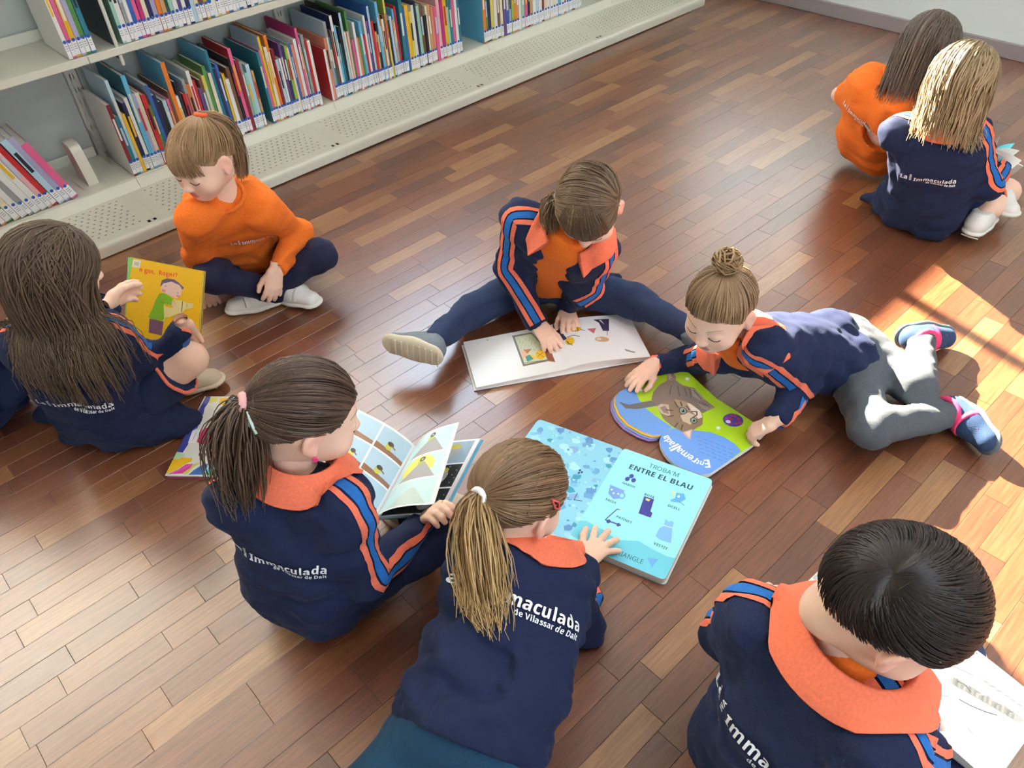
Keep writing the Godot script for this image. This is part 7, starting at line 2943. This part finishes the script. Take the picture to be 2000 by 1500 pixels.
	sketch_right.line(pl([280, 306, 367, 244, 479, 205]), 4.0, rgb(130, 126, 116))
	sketch_right.line(pl([220, 751, 279, 696, 353, 642, 379, 553, 445, 485]), 4.0, rgb(150, 146, 130))
	sketch_right.line(pl([385, 837, 540, 807]), 2.5, rgb(150, 160, 170))
	sketch_right.line(pl([406, 858, 557, 829]), 2.5, rgb(150, 160, 170))
	sketch_right.line(pl([426, 880, 574, 851]), 2.5, rgb(150, 160, 170))
	sketch_right.line(pl([446, 901, 591, 872]), 2.5, rgb(150, 160, 170))
	sketch_right.line(pl([466, 922, 608, 894]), 2.5, rgb(150, 160, 170))
	sketch_right.line(pl([485, 942, 624, 915]), 2.5, rgb(150, 160, 170))
	sketch_right.line(pl([505, 963, 640, 936]), 2.5, rgb(150, 160, 170))
	sketch_right.line(pl([524, 983, 657, 957]), 2.5, rgb(150, 160, 170))
	sketch_right.line(pl([632, 589, 677, 598]), 4.0, rgb(150, 150, 150))
	sketch_right.line(pl([405, 24, 421, 26]), 5.0, rgb(90, 90, 90))
	var sketch_left := Paint.new(900, 800, rgb(236, 236, 232))
	sketch_left.poly(pl([-306, 314, -279, 243, -231, 331]), rgb(120, 122, 124))
	sketch_left.poly(pl([-163, 315, -136, 244, -90, 331]), rgb(149, 151, 153))
	sketch_left.poly(pl([-23, 316, 4, 246, 48, 332]), rgb(178, 180, 182))
	sketch_left.poly(pl([114, 316, 142, 247, 184, 332]), rgb(207, 209, 211))
	sketch_left.poly(pl([248, 317, 276, 249, 316, 333]), rgb(146, 148, 150))
	sketch_left.poly(pl([380, 318, 408, 250, 447, 333]), rgb(175, 177, 179))
	sketch_left.poly(pl([109, 692, 136, 625, 177, 705]), rgb(204, 206, 208))
	sketch_left.poly(pl([-126, 251, -99, 180, -53, 268]), rgb(143, 145, 147))
	sketch_left.poly(pl([14, 252, 41, 182, 85, 269]), rgb(172, 174, 176))
	sketch_left.poly(pl([151, 253, 178, 184, 220, 270]), rgb(201, 203, 205))
	sketch_left.poly(pl([285, 255, 313, 186, 353, 271]), rgb(140, 142, 144))
	sketch_left.poly(pl([12, 634, 39, 566, 81, 647]), rgb(169, 171, 173))
	sketch_left.poly(pl([145, 631, 172, 564, 213, 645]), rgb(198, 200, 202))
	sketch_left.poly(pl([-89, 186, -61, 115, -16, 204]), rgb(137, 139, 141))
	sketch_left.poly(pl([50, 188, 78, 118, 122, 205]), rgb(166, 168, 170))
	sketch_left.poly(pl([187, 190, 215, 121, 257, 207]), rgb(195, 197, 199))
	sketch_left.poly(pl([321, 192, 349, 123, 389, 209]), rgb(134, 136, 138))
	sketch_left.poly(pl([47, 572, 75, 505, 117, 586]), rgb(163, 165, 167))
	sketch_left.poly(pl([181, 570, 208, 503, 249, 584]), rgb(192, 194, 196))
	sketch_left.poly(pl([-52, 122, -24, 50, 21, 139]), rgb(131, 133, 135))
	sketch_left.poly(pl([87, 124, 116, 54, 158, 142]), rgb(160, 162, 164))
	sketch_left.poly(pl([224, 127, 252, 57, 293, 144]), rgb(189, 191, 193))
	sketch_left.poly(pl([-52, 512, -25, 443, 18, 527]), rgb(128, 130, 132))
	sketch_left.poly(pl([83, 510, 111, 443, 153, 525]), rgb(157, 159, 161))
	sketch_left.poly(pl([217, 509, 244, 442, 284, 524]), rgb(186, 188, 190))
	sketch_left.poly(pl([-15, 57, 13, -15, 58, 75]), rgb(125, 127, 129))
	sketch_left.poly(pl([125, 60, 153, -11, 195, 78]), rgb(154, 156, 158))
	sketch_left.poly(pl([-155, 450, -127, 380, -82, 465]), rgb(183, 185, 187))
	sketch_left.poly(pl([-16, 449, 11, 380, 55, 464]), rgb(122, 124, 126))
	sketch_left.poly(pl([120, 449, 147, 381, 189, 464]), rgb(151, 153, 155))
	sketch_left.poly(pl([253, 448, 280, 381, 320, 463]), rgb(180, 182, 184))
	sketch_left.poly(pl([383, 447, 411, 381, 449, 462]), rgb(209, 211, 213))
	sketch_left.poly(pl([162, -4, 190, -75, 233, 14]), rgb(148, 150, 152))
	sketch_left.poly(pl([-118, 387, -91, 317, -46, 402]), rgb(177, 179, 181))
	sketch_left.poly(pl([20, 387, 48, 318, 91, 402]), rgb(206, 208, 210))
	sketch_left.poly(pl([156, 387, 184, 318, 225, 402]), rgb(145, 147, 149))
	sketch_left.poly(pl([289, 387, 317, 319, 356, 402]), rgb(174, 176, 178))
	sketch_left.poly(pl([419, 387, 447, 320, 485, 402]), rgb(203, 205, 207))
	sketch_left.poly(pl([-223, 322, -195, 252, -149, 339]), rgb(142, 144, 146))
	sketch_left.poly(pl([-81, 323, -54, 253, -9, 339]), rgb(171, 173, 175))
	corners = [Vector3(1.0626, 0.1350, -0.1097), Vector3(1.0718, 0.1350, -0.2899), Vector3(0.8794, 0.1350, -0.2997), Vector3(0.8702, 0.1350, -0.1195)]
	put(o, "page_block", block(corners, Vector3.UP, 0.014, 0.009), paper)
	put(o, "page", leaf(corners, Vector3.UP, 0.014, true), printed("left page of the sketches", sketch_left, 0.45))
	corners = [Vector3(1.0626, 0.1350, -0.1097), Vector3(1.0509, 0.1350, 0.1195), Vector3(0.8585, 0.1350, 0.1097), Vector3(0.8702, 0.1350, -0.1195)]
	put(o, "page_block", block(corners, Vector3.UP, 0.014, 0.009), paper)
	put(o, "page", leaf(corners, Vector3.UP, 0.014, false), printed("right page of the sketches", sketch_right, 0.45))
	corners = [Vector3(1.0720, 0.1245, -0.2948), Vector3(1.0507, 0.1245, 0.1244), Vector3(0.8583, 0.1245, 0.1146), Vector3(0.8796, 0.1245, -0.3046)]
	s2 = slab(corners, 0.003, 0.0)
	put(o, "cover", s2[1], plain("cover_silver", rgb(190, 200, 204), 0.4))
	put(o, "cover_inside", s2[0], paper)
	# small book with fanned pages
	o = book_node(Vector3(2.6969, 0.2350, -0.7193), "small book with a cyan page fanned open by the blonde child")
	corners = [Vector3(2.6680, 0.2700, -0.7192), Vector3(2.7650, 0.2700, -0.6932), Vector3(2.6840, 0.2350, -0.6958), Vector3(2.7258, 0.2000, -0.7194)]
	put(o, "page", leaf(corners, Vector3.UP, 0.01, false), plain("cyan page", rgb(120, 226, 236), 0.5))
	corners = [Vector3(2.6680, 0.2700, -0.7192), Vector3(2.7694, 0.2500, -0.6725), Vector3(2.7110, 0.2150, -0.6925), Vector3(2.7258, 0.2000, -0.7194)]
	put(o, "page", leaf(corners, Vector3.UP, 0.01, false), plain("white page", rgb(236, 234, 226), 0.5))
	corners = [Vector3(2.6680, 0.2700, -0.7192), Vector3(2.7499, 0.2300, -0.6508), Vector3(2.7097, 0.1950, -0.6694), Vector3(2.7258, 0.2000, -0.7194)]
	put(o, "page", leaf(corners, Vector3.UP, 0.01, false), plain("white page", rgb(236, 234, 226), 0.5))
	corners = [Vector3(2.6680, 0.2700, -0.7192), Vector3(2.7101, 0.3000, -0.7253), Vector3(2.7226, 0.2800, -0.7464), Vector3(2.7258, 0.2000, -0.7194)]
	put(o, "page", leaf(corners, Vector3.UP, 0.01, false), plain("white page", rgb(236, 234, 226), 0.5))
	corners = [Vector3(2.6680, 0.2700, -0.7192), Vector3(2.7869, 0.1950, -0.6491), Vector3(2.7227, 0.1750, -0.6625), Vector3(2.7258, 0.2000, -0.7194)]
	s2 = slab(corners, 0.004, 0.0)
	put(o, "cover", s2[1], paper)
	put(o, "cover_inside", s2[0], plain("white page", rgb(236, 234, 226), 0.5))
